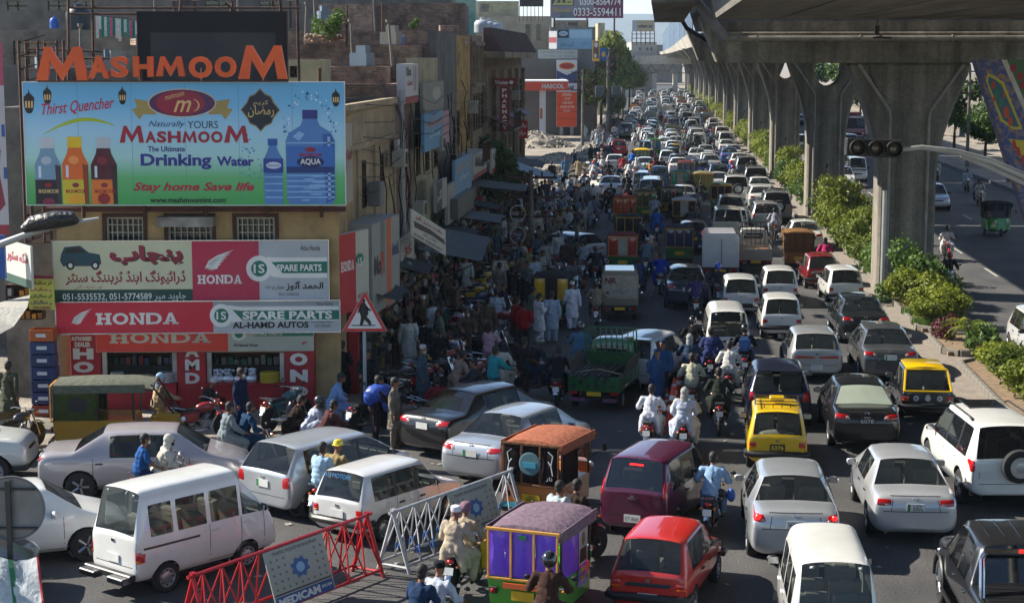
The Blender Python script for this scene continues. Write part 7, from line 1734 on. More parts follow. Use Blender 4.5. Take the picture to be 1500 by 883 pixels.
e=em_('meter_box',RD(52.5,-8.6,5.0),pi/2+rdang(54),'grey electric meter box on the beige house','meter box');m=MB();m.box(0,-.35,0,.9,0,.7);m.build('box',ft('5c5e60'),e,bevel=.02);m=MB();m.box(.1,-.37,.1,.8,-.355,.6);m.build('door',ft('6c6e70'),e)
r=random.Random(31)
for i,s_ in enumerate((50.5,56.5,61,66.5,72.5,79,85,91,97,103)):
 z=r.choice((3.9,5.9,6.9));e=em_('air_conditioner',RD(s_,-8.5,z),pi/2+rdang(s_),'boxed air conditioner, %s along the old house fronts'%ORD[i],'air conditioner');m=MB();m.box(0,-.42,0,.8,0,.55);m.build('case',ft('8f8d84'),e,bevel=.02);m=MB();m.la_([(.2,0),(.21,-.02),(.001,-.025)],(.4,-.43,.28),'y',14);m.build('fan_grille',Bk_,e)
for i,(s0,s1,z)in enumerate(((77.4,81,4.8),(94,99,5.6))):
 A=RD(s0,-8.5,z);e=em_('balcony',A,pi/2+rdang(s0),'railed balcony, %s along the old house fronts'%ORD[i],'balcony');L=s1-s0;m=MB();m.box(0,-.85,-.12,L,0,0);m.build('slab',Cd_,e);m=MB()
 for k in range(int(L/.16)):m.box(k*.16,-.84,.0,k*.16+.025,-.82,.85)
 m.box(0,-.86,.85,L,-.80,.9);m.build('railing',RUST,e)
for i in range(26):
 px=r.uniform(20,690);Y=60 if px<200 else r.choice((62,68,74,86));py=(104 if px<200 else{62:97,68:66,74:47,86:30}[Y])+r.uniform(-1,2);p=PV(px,py,Y);k=i%3
 e=em_(['roof_box','roof_pipe','brick_stack'][k],p,r.random()*3,'%s on the old roofs, %s from the first counted'%(['grey junk box','leaning vent pipe','small stack of spare bricks'][k],ORD[i//3]),['box','pipe','brick stack'][k]);m=MB()
 if k==0:m.box(0,0,0,.7,.5,.45);m.box(.1,.1,.45,.5,.4,.7);m.build('case',[ft('77736a'),ft('5a6a78')][i%2],e)
 elif k==1:m.cyl((0,0,0),(.1,.05,1.5),.05,n=6);m.build('shaft',Cd_,e);m=MB();m.cyl((.1,.05,1.5),(.1,.05,1.6),.1,n=8);m.build('cap',Cd_,e)
 else:
  for q in range(12):m=MB();m.cb_(((q%4)*.24,0,.04+.085*(q//4)),(.22,.11,.075),rz=.1*r.random());m.build('brick',BRICKP,e)
AWN=cloth('62666b');AWB=cloth('8fa9b8');AWD=cloth('44484c')
def awning(s0,s1,z_in,z_out,t_out,m_,label,dz=0):
 A=RD(s0,-8.45);B=RD(s1,-8.45);e=em_('awning',(A.x,A.y,0),atan2(B.y-A.y,B.x-A.x),label,'awning','awnings over the arcade');L=(B-A).length;D=-(-8.45-t_out);m=MB();n=8;P=[]
 for j in range(n+1):
  for i in range(n+1):
   u,v=i/n,j/n;P.append((u*L,-v*D,z_in+(z_out-z_in)*v-.16*sin(pi*u)*sin(pi*v)-.05*sin(u*9)*v+dz*u))
 m.add(P,[(j*(n+1)+i,j*(n+1)+i+1,(j+1)*(n+1)+i+1,(j+1)*(n+1)+i)for j in range(n)for i in range(n)]);m.build('sheet',m_,e,smooth=True,fixn=False)
 m=MB()
 for u in(.02,.98):m.cyl((u*L,-D,z_out+dz*u),(u*L+.2,-.1,z_out-1.0),.025,n=5)
 m.build('strut',RUST,e)
for a in((49.5,52,3.0,2.6,-7.3,AWD,'dark short awning just beyond the dealer sign'),(55,57.5,3.0,2.7,-7.2,AWD,'dark awning under the tilted white sign'),(62,65.5,2.7,2.3,-6.2,AWN,'large grey tarpaulin awning lifted at its outer corner',.5),(67,69,3.0,2.7,-6.9,AWD,'ragged dark awning beyond the grey tarpaulin'),(70,73.5,3.2,2.9,-6.3,AWN,'grey sheet awning above the hanging bicycle wheels'),(75,77.5,3.3,3.0,-6.8,AWD,'small dark awning in the middle of the arcade'),(78,82,3.8,3.55,-5.9,AWN,'wide flat grey awning in front of the small kixx sign' if 0 else 'wide flat grey awning beside the dark post'),(93,97.5,3.9,2.9,-5.3,AWB,'pale blue sloping awning beyond the dark post'),(100,105,3.6,3.2,-6.6,AWN,'furthest long grey awning at the end of the arcade')):awning(*a)
for i,(s0,s1)in enumerate(((48.5,58.6),(59.3,69.5),(70.4,82.5),(83.3,111))):
 A=RD(s0,-8.55);e=em_('shop_bay',(A.x,A.y,.15),pi/2+rdang(s0)*1.0,'%s open shop front under the awnings, shade inside painted black, hung with goods'%['nearest','second','third','furthest'][i],'shop front','open shop fronts');L=s1-s0;m=MB();m.box(0,-.02,0,L,.0,2.5);m.build('dark_opening',DARK,e)  # thin black sheet stands in for the shade inside the shops
 n=int(L/2.6);
 for k in range(n+1):m=MB();m.box(k*L/n-.12,-.30,0,k*L/n+.12,-.03,2.75);m.build('pillar',[REDP,Cd_,ft('4c5a52'),Cd_][k%4],e)
 r=random.Random(i);gs={}
 for k in range(int(L*16)):
  c=r.choice(['2a2a2c','3a3632','5c5850','6b2020','24405c','86827a','1c1c1e','5a4a20','8c8c88']);g=gs.setdefault(c,MB());x=r.uniform(0,L);z=r.uniform(.1,2.6);y=-r.uniform(.05,.8)
  if r.random()<.5:g.cb_((x,y,z),(r.uniform(.1,.35),.15,r.uniform(.1,.4)),rz=r.random())
  else:g.ell((x,y,z),r.uniform(.06,.16),6,4)
 for c,g in gs.items():o=g.build('hanging_goods',ft(c),e);o['kind']='stuff'
e=em_('bicycle_wheels',RD(73,-5.8,3.0),.3,'two thin white bicycle wheels hanging from the awning','bicycle wheels');
for z in(0,-.9):m=MB();m.tb([(.33*cos(a),0,z+.33*sin(a))for a in[2*pi*k/20 for k in range(20)]],.022,n=5,closed=True);m.build('wheel',ft('9a9c98'),e)
STN=mat('rubble_stone','8e877b',rough=.95,var=.3,scale=3,bump=.6,dirt='4a453e',dirtamt=.5)
def heap(px,py,rx,ry,h_,n,label,seed,m_=STN,size=.22):
 p=G(px,py);e=em_('rubble_heap',p,0,label,'rubble heap','heaps of broken paving');r=random.Random(seed);m=MB();N_=22;P=[(0,0,h_)]
 for j in range(1,7):
  for i in range(N_):a=2*pi*i/N_;q=j/6;P.append((rx*q*cos(a)*(.85+.3*r.random()),ry*q*sin(a)*(.85+.3*r.random()),max(0,h_*(1-q**1.5)+h_*.22*(r.random()-.5)*(1 if j<6 else 0))))
 f=[(0,1+i,1+(i+1)%N_)for i in range(N_)]+[(1+(j-1)*N_+i,1+j*N_+i,1+j*N_+(i+1)%N_,1+(j-1)*N_+(i+1)%N_)for j in range(1,6)for i in range(N_)]
 m.add(P,f);m.build('mound',DUST if m_ is STN else m_,e);m=MB()
 for _ in range(n):
  a=r.random()*6.28;q=sqrt(r.random());z=h_*(1-q**1.5);s_=size*(.4+r.random());m.cb_((rx*q*cos(a),ry*q*sin(a),z+s_*.1),(s_,s_*.8,s_*.45),rz=r.random()*6,rx=r.random(),ry=r.random())
 o=m.build('stone',m_,e);o['kind']='stuff'
heap(848,254,3.2,5,.75,420,'nearest dark rubble mound beside the white hatchback on the torn up lane',1,mat('dark_rubble','4a463f',rough=.95,var=.35,scale=2,bump=.8));heap(866,230,2.0,7,.7,380,'pale rubble heap beside the light coloured car',2);heap(872,219,1.4,4,.8,200,'small pointed rubble heap behind the pale one',3);heap(783,214,4.2,5,1.5,700,'broad heap of broken stone in front of the petrol station',4)
heap(818,236,2.2,4,.7,240,'rubble pile by the small wooden posts',5);heap(880,204,1.8,6,1.0,240,'brown earth heap in front of the price pylon',6);heap(905,188,2.4,9,1.3,160,'dark earth heap under the loader bucket',7,mat('dark_earth','4a4136',rough=.95,var=.3))
m=MB()
for i,(s0,s1,t0,t1)in enumerate(((118,124,-5.6,-3.9),(125,132,-5.8,-4.1),(133,139,-6.2,-4.4),(150,160,-6.4,-4.6))):
 m=MB();m.prism([(RD(s0,t0).x,s0),(RD(s0,t1).x,s0),(RD(s1,t1).x,s1),(RD(s1,t0).x,s1)],.0,.28,'xy');tag(m.build('concrete_slab',Cw_,bevel=.03),'pale concrete drain slab, %s of the row beside the rubble'%ORD[i],'slab','drain slabs beside the rubble');THINGS.append(bpy.context.scene.objects[-1]if 0 else COL.objects[-1])
bl_('side_lane_house','dark shop house at the left edge behind the poster banner',-220,60,100,56,8,GREYW,wins=[(0,310,30,340)])
S=Sign('poster_banner','tall white and pink vertical banner at the left edge of the frame','banner',-30,62,14,345,43,43.2,th=.04,m=ft('b8b4b6'));S.rect(-30,62,14,125,ft('b04a64'));S.rect(-30,330,14,345,ft('98323c'));S.rect(8,182,13,200,ft('2c5a9a'));S.rect(9,245,14,262,ft('2c5a9a'));S.poly([(-10,200),(6,220),(2,250),(10,300),(-8,320)],ft('8a3040'),2)
S=Sign('shop_sign','white and green slanting shop sign over the side lane','sign',8,350,46,410,46.5,44.6,th=.06,m=ft('aeb0a8'));mn_(S,urdu('مکہ سٹور'),.1,.2,.9,.5,'a02c40');band(S,0,.8,1,1,'24483c')
S=Sign('shop_sign','small yellow notice with Urdu lines hung left of the parts boards','sign',43,403,80,453,45.5,45.4,th=.04,m=ft('b0ae4a'));band(S,0,0,1,.1,'7a2048')
for i in range(4):mn_(S,urdu('موٹر سائیکل')[:9-i%2],.08,.16+.19*i,.92,.29+.19*i,['2c4a2c','8a2040','2c4a2c','24306a'][i])
mn_(S,'0300-5582883',.15,.91,.85,.98,'7a2048')
S=Sign('blue_sign','strip of a plain blue board at the left frame edge','sign',-40,345,8,408,45,45,m=ft('1d4a90'))
one('tarpaulin',cloth('98968e'),lambda m:m.add([PV(-30,450,44),PV(44,432,45.5),PV(40,450,43.5),PV(-30,505,41.5),PV(20,478,43)],[(0,1,2,4),(0,4,3)]),'pale grey tarpaulin strung low across the side lane','tarpaulin',fixn=False)
CR={}
for i in range(7):
 p=PV(24,0,45.2);z=.15+i*.33;c=['7c1818','182f60','162a58','182f60','172c5a','182f60','a04c14'][i];e=em_('drinks_crate',(p.x,45.2,z),.06*(i%3-1),'%s drinks crate, %s of the stack beside the corner shop'%({'7':'red','1':'blue','a':'orange'}[c[0]],['lowest','second from the bottom','third from the bottom','middle one, fourth','fifth from the bottom','sixth from the bottom','topmost'][i]),'crate','drinks crates stacked beside the corner shop')
 m=MB();w_=.62;d_=.45
 for q in((0,0,0,w_,.02,.30),(0,d_-.02,0,w_,d_,.30),(0,.021,0,.02,d_-.021,.30),(w_-.02,.021,0,w_,d_-.021,.30),(.021,.021,0,w_-.021,d_-.021,.02)):m.box(*q)
 for k in range(5):m.box(.03+k*.125,-.012,.03,.05+k*.125,-.001,.27)
 m.build('shell',ft(c,.4),e,bevel=.006);m=MB();m.box(.18,-.014,.11,.44,-.003,.20);m.build('label',ft('b8bcc4'),e)
shelf_goods('snack_rack','tall rack of small packets and bottles right of the drinks crates',lx(56),45.6,.15,.55,2.2,8,5,9,['8c8a84','5c2a20','b0aca4','3c4a5c','6a5a30','74706a'],0)
shelf_goods('snack_rack','hanging rows of yellow snack bags above the drinks crates',lx(18),45.9,2.6,.9,.9,3,6,10,['b08a18','c07a18','8a5a18','a09c94'],0)
e=em_('wicker_basket',G(4,640),0,'round straw basket leaning at the left frame edge','basket');m=MB();m.la_([(.3,0),(.4,.3),(.42,.55),(.40,.55),(.30,.05),(.001,.04)],n=16);m.build('weave',mat('straw','5c4f35',rough=.9,var=.4,scale=30,bump=.8),e);m=MB();m.tb([(.42*cos(a),.42*sin(a),.55)for a in[2*pi*k/16 for k in range(16)]],.025,n=5,closed=True);m.build('rim',mat('straw','5c4f35'),e);e.location.z=.15
strip('pavement',[60,110,160,220,300,420],25.0,34,.16,PAVE,thick=.18)
kr=em_('right_kerb',(0,0,0));THINGS.pop();kr['kind']='structure';m=MB()
for s_ in range(60,400,2):a=RD(s_,24.9);m.cb_((a.x,a.y,.1),(.2,1.9,.22),rz=rdang(s_))
o=m.build('kerb_stone',KERB,kr);o['kind']='stuff'
RW=mat('stained_wall','5f5a4e',rough=.9,var=.3,scale=1.2,bump=.4,dirt='3a342c',dirtamt=.8)
def rb(name,label,s0,s1,t_,h_,m_,depth=9):
 A=RD(s0,t_);B=RD(s1,t_);e=em_(name,(A.x,A.y,0),atan2(B.y-A.y,B.x-A.x),label,'building');L=(B-A).length;n=max(2,int(L/4));m=MB();holes=[]
 for f in range(int(h_/3.3)):
  for k in range(n):x=(k+.25)*L/n;holes.append((x,x+L/n*.5,f*3.3+1.1,f*3.3+2.5))
 m.prism([(0,0),(L,0),(L,h_),(0,h_)],-.3,0,'xz',holes=[[(a,c),(b,c),(b,d),(a,d)]for a,b,c,d in holes]);m.build('front_wall',m_,e)
 m=MB();m.box(0,-depth,0,L,-.35,h_-.3);m.build('storeys',m_,e)
 for a,b,c,d in holes:m=MB();m.box(a,-.16,c,b,-.14,d);i=m.build('window',PANE,e);m=MB();m.box(a-.05,-.02,c-.08,b+.05,.06,c-.002);m.build('sill',Cw_,i)
 return e
rb('roadside_building','stained brick and plaster building behind the right hand tree',118,172,33.5,9.5,RW);rb('roadside_building','white panelled building on the far right side of the road',100,117,34,12,mat('white_cladding','b0b2b2',rough=.5,var=.1));rb('roadside_building','grey shuttered building seen past the second pier',173,240,36,7.5,Cd_);rb('roadside_building','long low building far up the right side',241,360,37,7,RW);rb('roadside_building','near right shop block at the frame edge',62,99,35,8,RW)
tree(0,0,5.7,2.6,61,LEAF_G,'leafy bright green tree on the right hand pavement behind the traffic light arm',5200,.19,at=RD(155,28.4),trunk=.16,zc=.68,blobs=9)
tree(0,0,5.4,2.0,62,LEAF_D,'smaller dark green tree right behind the leafy pavement tree',2400,.22,at=RD(150,30.6));tree(0,0,11,2.2,63,LEAF_D,'tall dark cypress like tree seen through the second pier notch',3200,.3,at=RD(260,36),zc=.6)
tree(0,0,9,3.4,64,LEAF_G,'round green tree beside the cypress like tree',2600,.35,at=RD(270,41))
for i,(s_,t_,h_)in enumerate(((178,29.5,7),(196,30,8),(214,29,7.5),(236,30.5,8.5),(262,29.5,8),(300,31,9),(350,31,9))):tree(0,0,h_,3.1,80+i,[LEAF_D,LEAF_G][i%2],'%s tree in the row beyond the leafy pavement tree'%ORD[i],2400,.34,at=RD(s_,t_))
e=em_('tyre_stand',RD(120,25.8),0,'post hung with yellow rimmed tyres on the right pavement','tyre stand');m=MB();m.cyl((0,0,0),(0,0,3.2),.05,n=6);m.build('post',RUST,e)
for z in(1.0,1.8,2.6):m=MB();m.tb([(.36*cos(a),-.08,z+.36*sin(a))for a in[2*pi*k/18 for k in range(18)]],.06,n=6,closed=True);m.build('tyre',ft('8c7a2a'),e,smooth=True)
for i,s_ in enumerate((112,132,150)):pole(s_,26.0,8.5,'%s utility pole on the right pavement behind the piers'%['nearest','middle','furthest'][i])
def artmat():
 m=mat('painted_flowers','5c5a72',rough=.6,var=0);n=m.node_tree.nodes;L=m.node_tree.links;b=n['Principled BSDF'];tc=n.new('ShaderNodeTexCoord');v=n.new('ShaderNodeTexVoronoi');v.inputs['Scale'].default_value=9;L.new(tc.outputs['Object'],v.inputs['Vector'])
 cr=n.new('ShaderNodeValToRGB');cr.color_ramp.interpolation='CONSTANT';L.new(v.outputs['Color'],cr.inputs[0]);c=cr.color_ramp;c.elements[0].color=(*sg_('4c4a68'),1);c.elements[1].position=.5;c.elements[1].color=(*sg_('6a6478'),1)
 for p,q in((.25,'3c4878'),(.7,'8a6a4a'),(.8,'5a5872')):el=c.elements.new(p);el.color=(*sg_(q),1)
 L.new(cr.outputs[0],b.inputs['Base Color']);return m
ART=artmat();ax=lambda px,py:PV(px,py,60)
e=em_('painted_stair_side',ax(1500,300),0,'leaning stair side painted with truck art flowers at the right edge','painted panel');o_=e.location
def apoly(pts,m_,name,d,th=.0):
 P=[ax(*p)-o_ for p in pts];m=MB();tr=tessellate_polygon([[Vector((p.x,p.z,0))for p in P]])
 if th:m.prism([(p.x,p.z)for p in P],0,th,'xz')
 else:m.add([(p.x,-d,p.z)for p in P],[tuple(t)for t in tr])
 return m.build(name,m_,e,fixn=bool(th))
apoly([(1429,88),(1467,88),(1560,300),(1560,420),(1530,400)],ART,'painted_band',0,.6);apoly([(1467,88),(1475,88),(1566,300),(1560,305)],Cw_,'white_edge',0,.62);apoly([(1475,88),(1640,88),(1640,300),(1566,300)],ft('3c5c3c'),'green_panel',0,.5)
apoly([(1447,107),(1457,112),(1470,120),(1498,190),(1485,190),(1466,178),(1444,118)],ft('b8a430'),'painted_border',.006);apoly([(1448,112),(1458,117),(1467,124),(1493,186),(1484,186),(1469,175),(1447,120)],ft('2c5560'),'painted_field',.012)
for(x,y,r_)in((1455,125,4),(1460,138,5),(1466,150,5),(1474,165,6),(1480,178,5),(1456,145,3),(1471,140,3)):apoly([(x+r_*.7*cos(t),y+r_*1.5*sin(t))for t in[2*pi*i/8 for i in range(8)]],ft(['a02c20','b04020','2c6a50'][int(x)%3]),'painted_flower',.018)
apoly([(1478,204),(1504,206),(1530,270),(1500,240)],ft('b8a430'),'painted_border',.006)
for(x,y)in((1484,212),(1490,222),(1497,234)):apoly([(x-2,y-7),(x+3,y-6),(x+6,y+7),(x,y+6)],ft('a83020'),'painted_petal',.012)
for(x,y)in((1484,100),(1494,112),(1498,125)):apoly([(x+5*cos(t),y+6*sin(t))for t in[2*pi*i/8 for i in range(8)]],ft('8a1c20'),'painted_rose',.006)
m=MB();m.box(-4700,-40,-1.2,4700,6900,262);o=m.build('haze',[]);tag(o,kind='stuff')
hz_=bpy.data.materials.new('haze');hz_.use_nodes=True;n_=hz_.node_tree.nodes;n_.remove(n_['Principled BSDF']);pv_=n_.new('ShaderNodeVolumePrincipled');pv_.inputs['Color'].default_value=(.68,.82,1,1);pv_.inputs['Density'].default_value=.00012;pv_.inputs['Anisotropy'].default_value=.2
hz_.node_tree.links.new(pv_.outputs[0],n_['Material Output'].inputs['Volume']);o.data.materials.clear();o.data.materials.append(hz_)
for pr in PROTO.values():
 ys=[];xs=[]
 for(n,me,par,loc)in pr.parts:
  if par>=0 or n in('mirror',):continue
  for v in me.vertices:ys.append(v.co.y+(loc[1]if loc else 0));xs.append(abs(v.co.x+(loc[0]if loc else 0)))
 pr.r=min(ys);pr.f=max(ys);pr.hw=max(xs)
OCC=[]
def dirof(rz):return Vector((-sin(rz),cos(rz),0))
def V(kind,px,py,col,label,cat='car',hdg=0,to=None,metal=0,front=False,sub=None,group=None,lod=None,at=None,grp=None):
 p=at or G(px,py);pr=PROTO[kind]
 if to is not None:q=G(*to);rz=atan2(q.y-p.y,q.x-p.x)-pi/2
 else:rz=rdang(p.y)+radians(hdg)
 if front:rz+=pi;c=p-dirof(rz)*pr.f
 else:c=p-dirof(rz)*pr.r
 d={PAINT:paint(col,metal)if isinstance(col,str)else col}
 if sub:d.update(sub)
 far=lod if lod is not None else p.y>150
 c.z=0
 o=in_(pr,{'sedan':'sedan_car','old_hatch':'hatchback','mehran':'hatchback','fit':'hatchback','vitz':'hatchback','cultus':'hatchback','boxy_hatch':'hatchback','micro_van':'van','new_micro_van':'van','minibus':'minibus','suv':'suv','wagon':'estate_car','jeep':'jeep','pickup':'pickup_truck','civic':'sedan_car','sedan_new':'sedan_car','sedan_green':'sedan_car','sedan_blind':'sedan_car','sedan_dark':'sedan_car'}.get(kind,kind if 'rick' not in kind else 'auto_rickshaw'),c,rz,d,label,cat,grp,lod=far)
 OCC.append((c.x,c.y,rz,pr.f-pr.r,pr.hw));return o
def bt_(o,t,x,z,w_,h_,y,m,name='lettering',**k):
 mb=MB();lt_(mb,t,x-w_/2,z-h_/2,w_,h_,y=y,**k);return mb.build(name,m,o,fixn=False)
SV='b4b8bb';WT='d2d2cd';BKC='101114'
o=V('old_hatch',948,912,'b01a10','small red hatchback cut by the bottom edge of the frame',hdg=-13)
V('micro_van',1222,1004,'cfcfc9','white high roof van nosing in at the bottom beside the black pickup','van')
o=V('sedan_new',1165,833,SV,'silver sedan with both brake lights glowing behind the white high roof van',metal=.55,hdg=-.5);bt_(o,'WT-870',0,.83,.28,.08,-2.305,BLK)
for sx in(1,-1):m=MB();m.ell((sx*.70,-2.215,.96),(.05,.02,.05),8,6);m.build('brake_light',REDON,o)
m=MB()
for k in range(5):m.box(-.1+.045*k,-1.42,1.06,-.075+.045*k,-1.40,1.085)
m.build('high_brake_light',REDON,o);m=MB();m.box(-.45,-1.55,1.04-.10,.0,-1.30,.97-.02);m.build('box_on_shelf',ft('8a6a3c'),o);m=MB();m.box(.05,-1.55,.94,.62,-1.3,.97);m.build('papers_on_shelf',ft('b0b8ae'),o)
o=V('civic',1340,800,'bcbfc2','pale silver sedan with number LZF 3995 beside the white off roader',metal=.5);bt_(o,'LZF',.03,.80,.16,.05,-2.275,BLK);bt_(o,'3995',.03,.735,.20,.06,-2.275,BLK)
V('suv',1480,752,WT,'white off roader with spare wheel on its back door at the right edge','off-roader',hdg=5)
V('pickup',1530,1010,'191a1d','black double cab pickup with chrome roll bar in the bottom right corner','pickup truck')
o=V('mehran',1138,693,'d0a800','yellow taxi with roof rack and lit sign box, plate 5376','taxi',hdg=-2,sub={PLATE:mat('black_plate','18181a',rough=.5)})
m=MB()
for x in(-.5,.5):m.tb([(x,-1.15,1.50),(x,.0,1.50)],.014,n=5)
for y in(-1.15,-.77,-.38,.0):m.tb([(-.52,y,1.44),(-.5,y,1.50),(.5,y,1.50),(.52,y,1.44)],.012,n=5)
for x in(-.3,-.1,.1,.3):m.cyl((x,-1.15,1.42),(x,-1.15,1.50),.01,n=4)
m.build('roof_rack',Bk_,o);m=MB();m.box(-.17,-.75,1.50,.17,-.50,1.60);m.build('taxi_sign',paint('d0a800'),o,bevel=.02);bt_(o,'5376',0,.60,.28,.10,-1.70,ft('c8b020'),bold=.04)
m=MB();m.ell((0,-1.1,.80),(.42,.18,.10),10,6);m.build('bundle_behind_seat',cloth('a8a49a'),o)
o=V('sedan_blind',1269,665,BKC,'black sedan with pale sunshade across its rear window, number 6078',hdg=0,sub={PLATE:mat('black_plate','18181a',rough=.5)});bt_(o,'6078',0,.80,.30,.09,-2.275,WHITE);bt_(o,'PRO',0,.89,.14,.04,-2.275,WHITE)
o=V('old_hatch',1358,620,'141519','black taxi with yellow roof and pillars beside the planter','taxi',hdg=-1,sub={});YEL=paint('d0a800')
m=MB();m.hexa([(-.54,-1.10,1.335),(.54,-1.10,1.335),(.53,.22,1.335),(-.53,.22,1.335)],[(-.44,-1.02,1.40),(.44,-1.02,1.40),(.43,.14,1.40),(-.43,.14,1.40)]);m.build('yellow_roof',YEL,o,bevel=.03,seg=2,smooth=True)
m=MB()
for sx in(1,-1):m.tb([(sx*.60,-1.63,.84),(sx*.53,-1.22,1.33)],.032,n=6)
m.tb([(-.60,-1.64,.84),(.60,-1.64,.84)],.026,n=6);m.tb([(-.53,-1.22,1.34),(.53,-1.22,1.34)],.035,n=6);m.build('yellow_trim',YEL,o,smooth=True)
for x,t in((-.30,'R'),(.0,''),(.30,'K')):m=MB();m.la_([(.075,0),(.001,-.006)],(x,-1.672,.66),'y',14);m.build('badge',ft('b8bcc0'),o);t and bt_(o,t,x,.66,.06,.06,-1.684,BLK,bold=.03)
bt_(o,'RIP',0,.465,.12,.045,-1.685,BLK);bt_(o,'4286',0,.415,.22,.05,-1.685,BLK)
o=V('vitz',1141,630,'0c1630','dark blue hatchback squeezed right in front of the yellow taxi',metal=.2,hdg=-1);
for sx in(1,-1):m=MB();m.ell((sx*.66,-1.87,.82),(.05,.03,.05),8,5);m.build('brake_light',REDON,o)
V('cultus',1196,560,'a6a8a8','silver grey hatchback with dark red band across its tail',metal=.35,hdg=1,sub={})
V('sedan_green',1304,564,'55585c','dark grey sedan with green edged plate beside the median pavement',metal=.5)
V('sedan',1268,508,'14191a','greenish black sedan just in front of the nearest viaduct pier',hdg=1)
V('mehran',1145,499,WT,'white hatchback with black bumper in the middle of the nearest cluster of white hatchbacks')
V('mehran',1143,450,WT,'white hatchback directly ahead of the white one with black bumper',hdg=1)
V('mehran',1239,449,WT,'white hatchback behind the red hatchback, nearest the median',hdg=3)
V('mehran',1085,465,'cbcbc6','white hatchback partly hidden behind the white high roof van in mid street',hdg=1)
V('micro_van',1066,548,'c8c8c4','white high roof van in mid street with motorcycles crowding its tail','van',hdg=1)
V('old_hatch',1205,425,'7a1a20','faded red hatchback beside the brown canopy rickshaw',hdg=2)
V('rickshaw',1170,398,'8f5a12','orange auto rickshaw with brown cardboard coloured canopy','auto rickshaw',sub={CURT:cloth('6b4c2c'),PAINT2:cloth('6b4c2c'),STRAP:cloth('5a4028')})
V('sedan',1181,372,WT,'white sedan with open mirrors just ahead of the brown rickshaw')
o=V('cage_truck',1107,401,'b8b6b0','small truck with tall black cage and wooden boxes in its bed','truck',sub={BEDM:paint('9a968c')})
for(x,y,s_)in((.35,-1.9,.42),(-.3,-1.7,.3)):m=MB();m.cb_((x,y,.66+s_/2),(s_*1.3,s_,s_),rz=.2);m.build('wooden_box',mat('crate_wood','7a4f30',rough=.8,var=.3),o)
V('box_truck',1055,415,'c9cbd0','small truck with white ribbed box body','truck')
V('sedan',1006,455,'1a2740','dark blue sedan beside the box truck, man on a motorcycle at its tail',hdg=1)
V('wagon',1123,340,'a9abad','silver estate car with tail lights glowing near the second pier','estate car',metal=.4)
V('sedan',1116,310,WT,'white sedan right ahead of the silver estate with lit tail lights')
V('suv',1078,300,'c4c4be','white off roader with big spare wheel far up the street','off-roader')
V('wagon',1071,328,'9fa09e','grey estate car between the off roader with spare wheel and the cream jeep',metal=.3)
V('jeep',1066,358,'b5b2a2','old cream jeep just ahead of the white box truck','jeep')
V('rickshaw_black',1056,313,'3f8a36','open backed bright green auto rickshaw behind the spare wheel off roader','auto rickshaw',sub={CURT:CANV,PAINT2:cloth('22352a')})
V('rickshaw',1030,292,'3f8a36','auto rickshaw with olive tan curtain and green tub','auto rickshaw',sub={CURT:cloth('7c7748'),PAINT2:cloth('6a6648')})
V('rickshaw_mid',996,290,'2a8a6a','turquoise curtained auto rickshaw left of the olive one','auto rickshaw',sub={CURT:paint('1f8a72'),PAINT2:cloth('1d6a5c')})
V('rickshaw',1005,272,'24365c','navy and maroon auto rickshaw just ahead of the turquoise one','auto rickshaw',sub={CURT:paint('1f3458'),PAINT2:cloth('4c1c2a')})
V('small_pickup',966,284,'5b6878','blue grey pickup with rear window bars','pickup truck',sub={BEDM:paint('5b6878')})
V('minibus',954,311,'1d2c44','navy blue van in the shade beside the dark teal rickshaw','van')
V('rickshaw',984,319,'b8861a','dark teal curtained auto rickshaw with mustard tub','auto rickshaw',sub={CURT:paint('17383a'),PAINT2:cloth('1c2c30')})
V('rickshaw',945,325,'2f7a30','olive green curtained auto rickshaw with bright green tub','auto rickshaw',sub={CURT:paint('4a5220'),PAINT2:cloth('3a4020')})
V('rickshaw_mid',1002,340,'24262a','black canopied auto rickshaw with one white curtain panel','auto rickshaw',sub={CURT:CANV,PAINT2:cloth('b0aca6')})
V('sedan',1016,374,'1c2a4a','dark blue sedan beside the cream jeep, yellow plate behind',sub={PLATE:PLATEY})
V('rickshaw',995,390,'2c7a34','auto rickshaw with royal blue curtain over a green tub','auto rickshaw',sub={CURT:paint('16245a'),PAINT2:cloth('2c2a36')})
V('sedan',1092,274,'14151a','black sedan with tail lights lit near the third pier')
V('vitz',1053,272,'3a5a80','steel blue hatchback left of the black sedan',metal=.2);V('vitz',1025,264,'20407c','blue hatchback with one lit brake light');V('sedan',1042,255,'b0b2b2','silver white sedan beside the blue hatchback',metal=.2)
V('sedan',994,260,WT,'white sedan with red tail lights just ahead of the blue hatchback row');V('minibus',1016,230,'121316','black canvas backed van in the far traffic','van')
V('sedan',1069,242,'3c5f96','bright blue sedan in the lane nearest the median');V('sedan',1065,228,WT,'white sedan just ahead of the bright blue sedan');V('sedan',1021,243,'c8c8c6','white sedan behind the black canvas backed van');V('mehran',987,234,'d0a800','distant yellow taxi among white cars','taxi')
V('sedan',974,224,WT,'white sedan left of the black canvas backed van');V('mehran',977,245,'c4c4c0','white hatchback left of the distant yellow taxi');V('sedan',1049,219,'1c2230','dark sedan with blue rear bundle near the fourth pier');V('wagon',1060,217,'a4a6a8','silver estate beside the dark sedan near the fourth pier','estate car')
V('civic',894,292,WT,'white sedan in the shade beside the rubble mound');V('cultus',900,252,'cfcfca','white hatchback beside the pale rubble heap');V('vitz',906,229,'b01828','bright red hatchback past the rubble')
V('rickshaw',915,337,'2c6a34','auto rickshaw with bright orange curtain','auto rickshaw',sub={CURT:paint('b83a10'),PAINT2:cloth('9a3414')});V('rickshaw_black',921,370,'1f4a30','dark green auto rickshaw with black rear panels','auto rickshaw',sub={CURT:CANV,PAINT2:cloth('1c2420')})
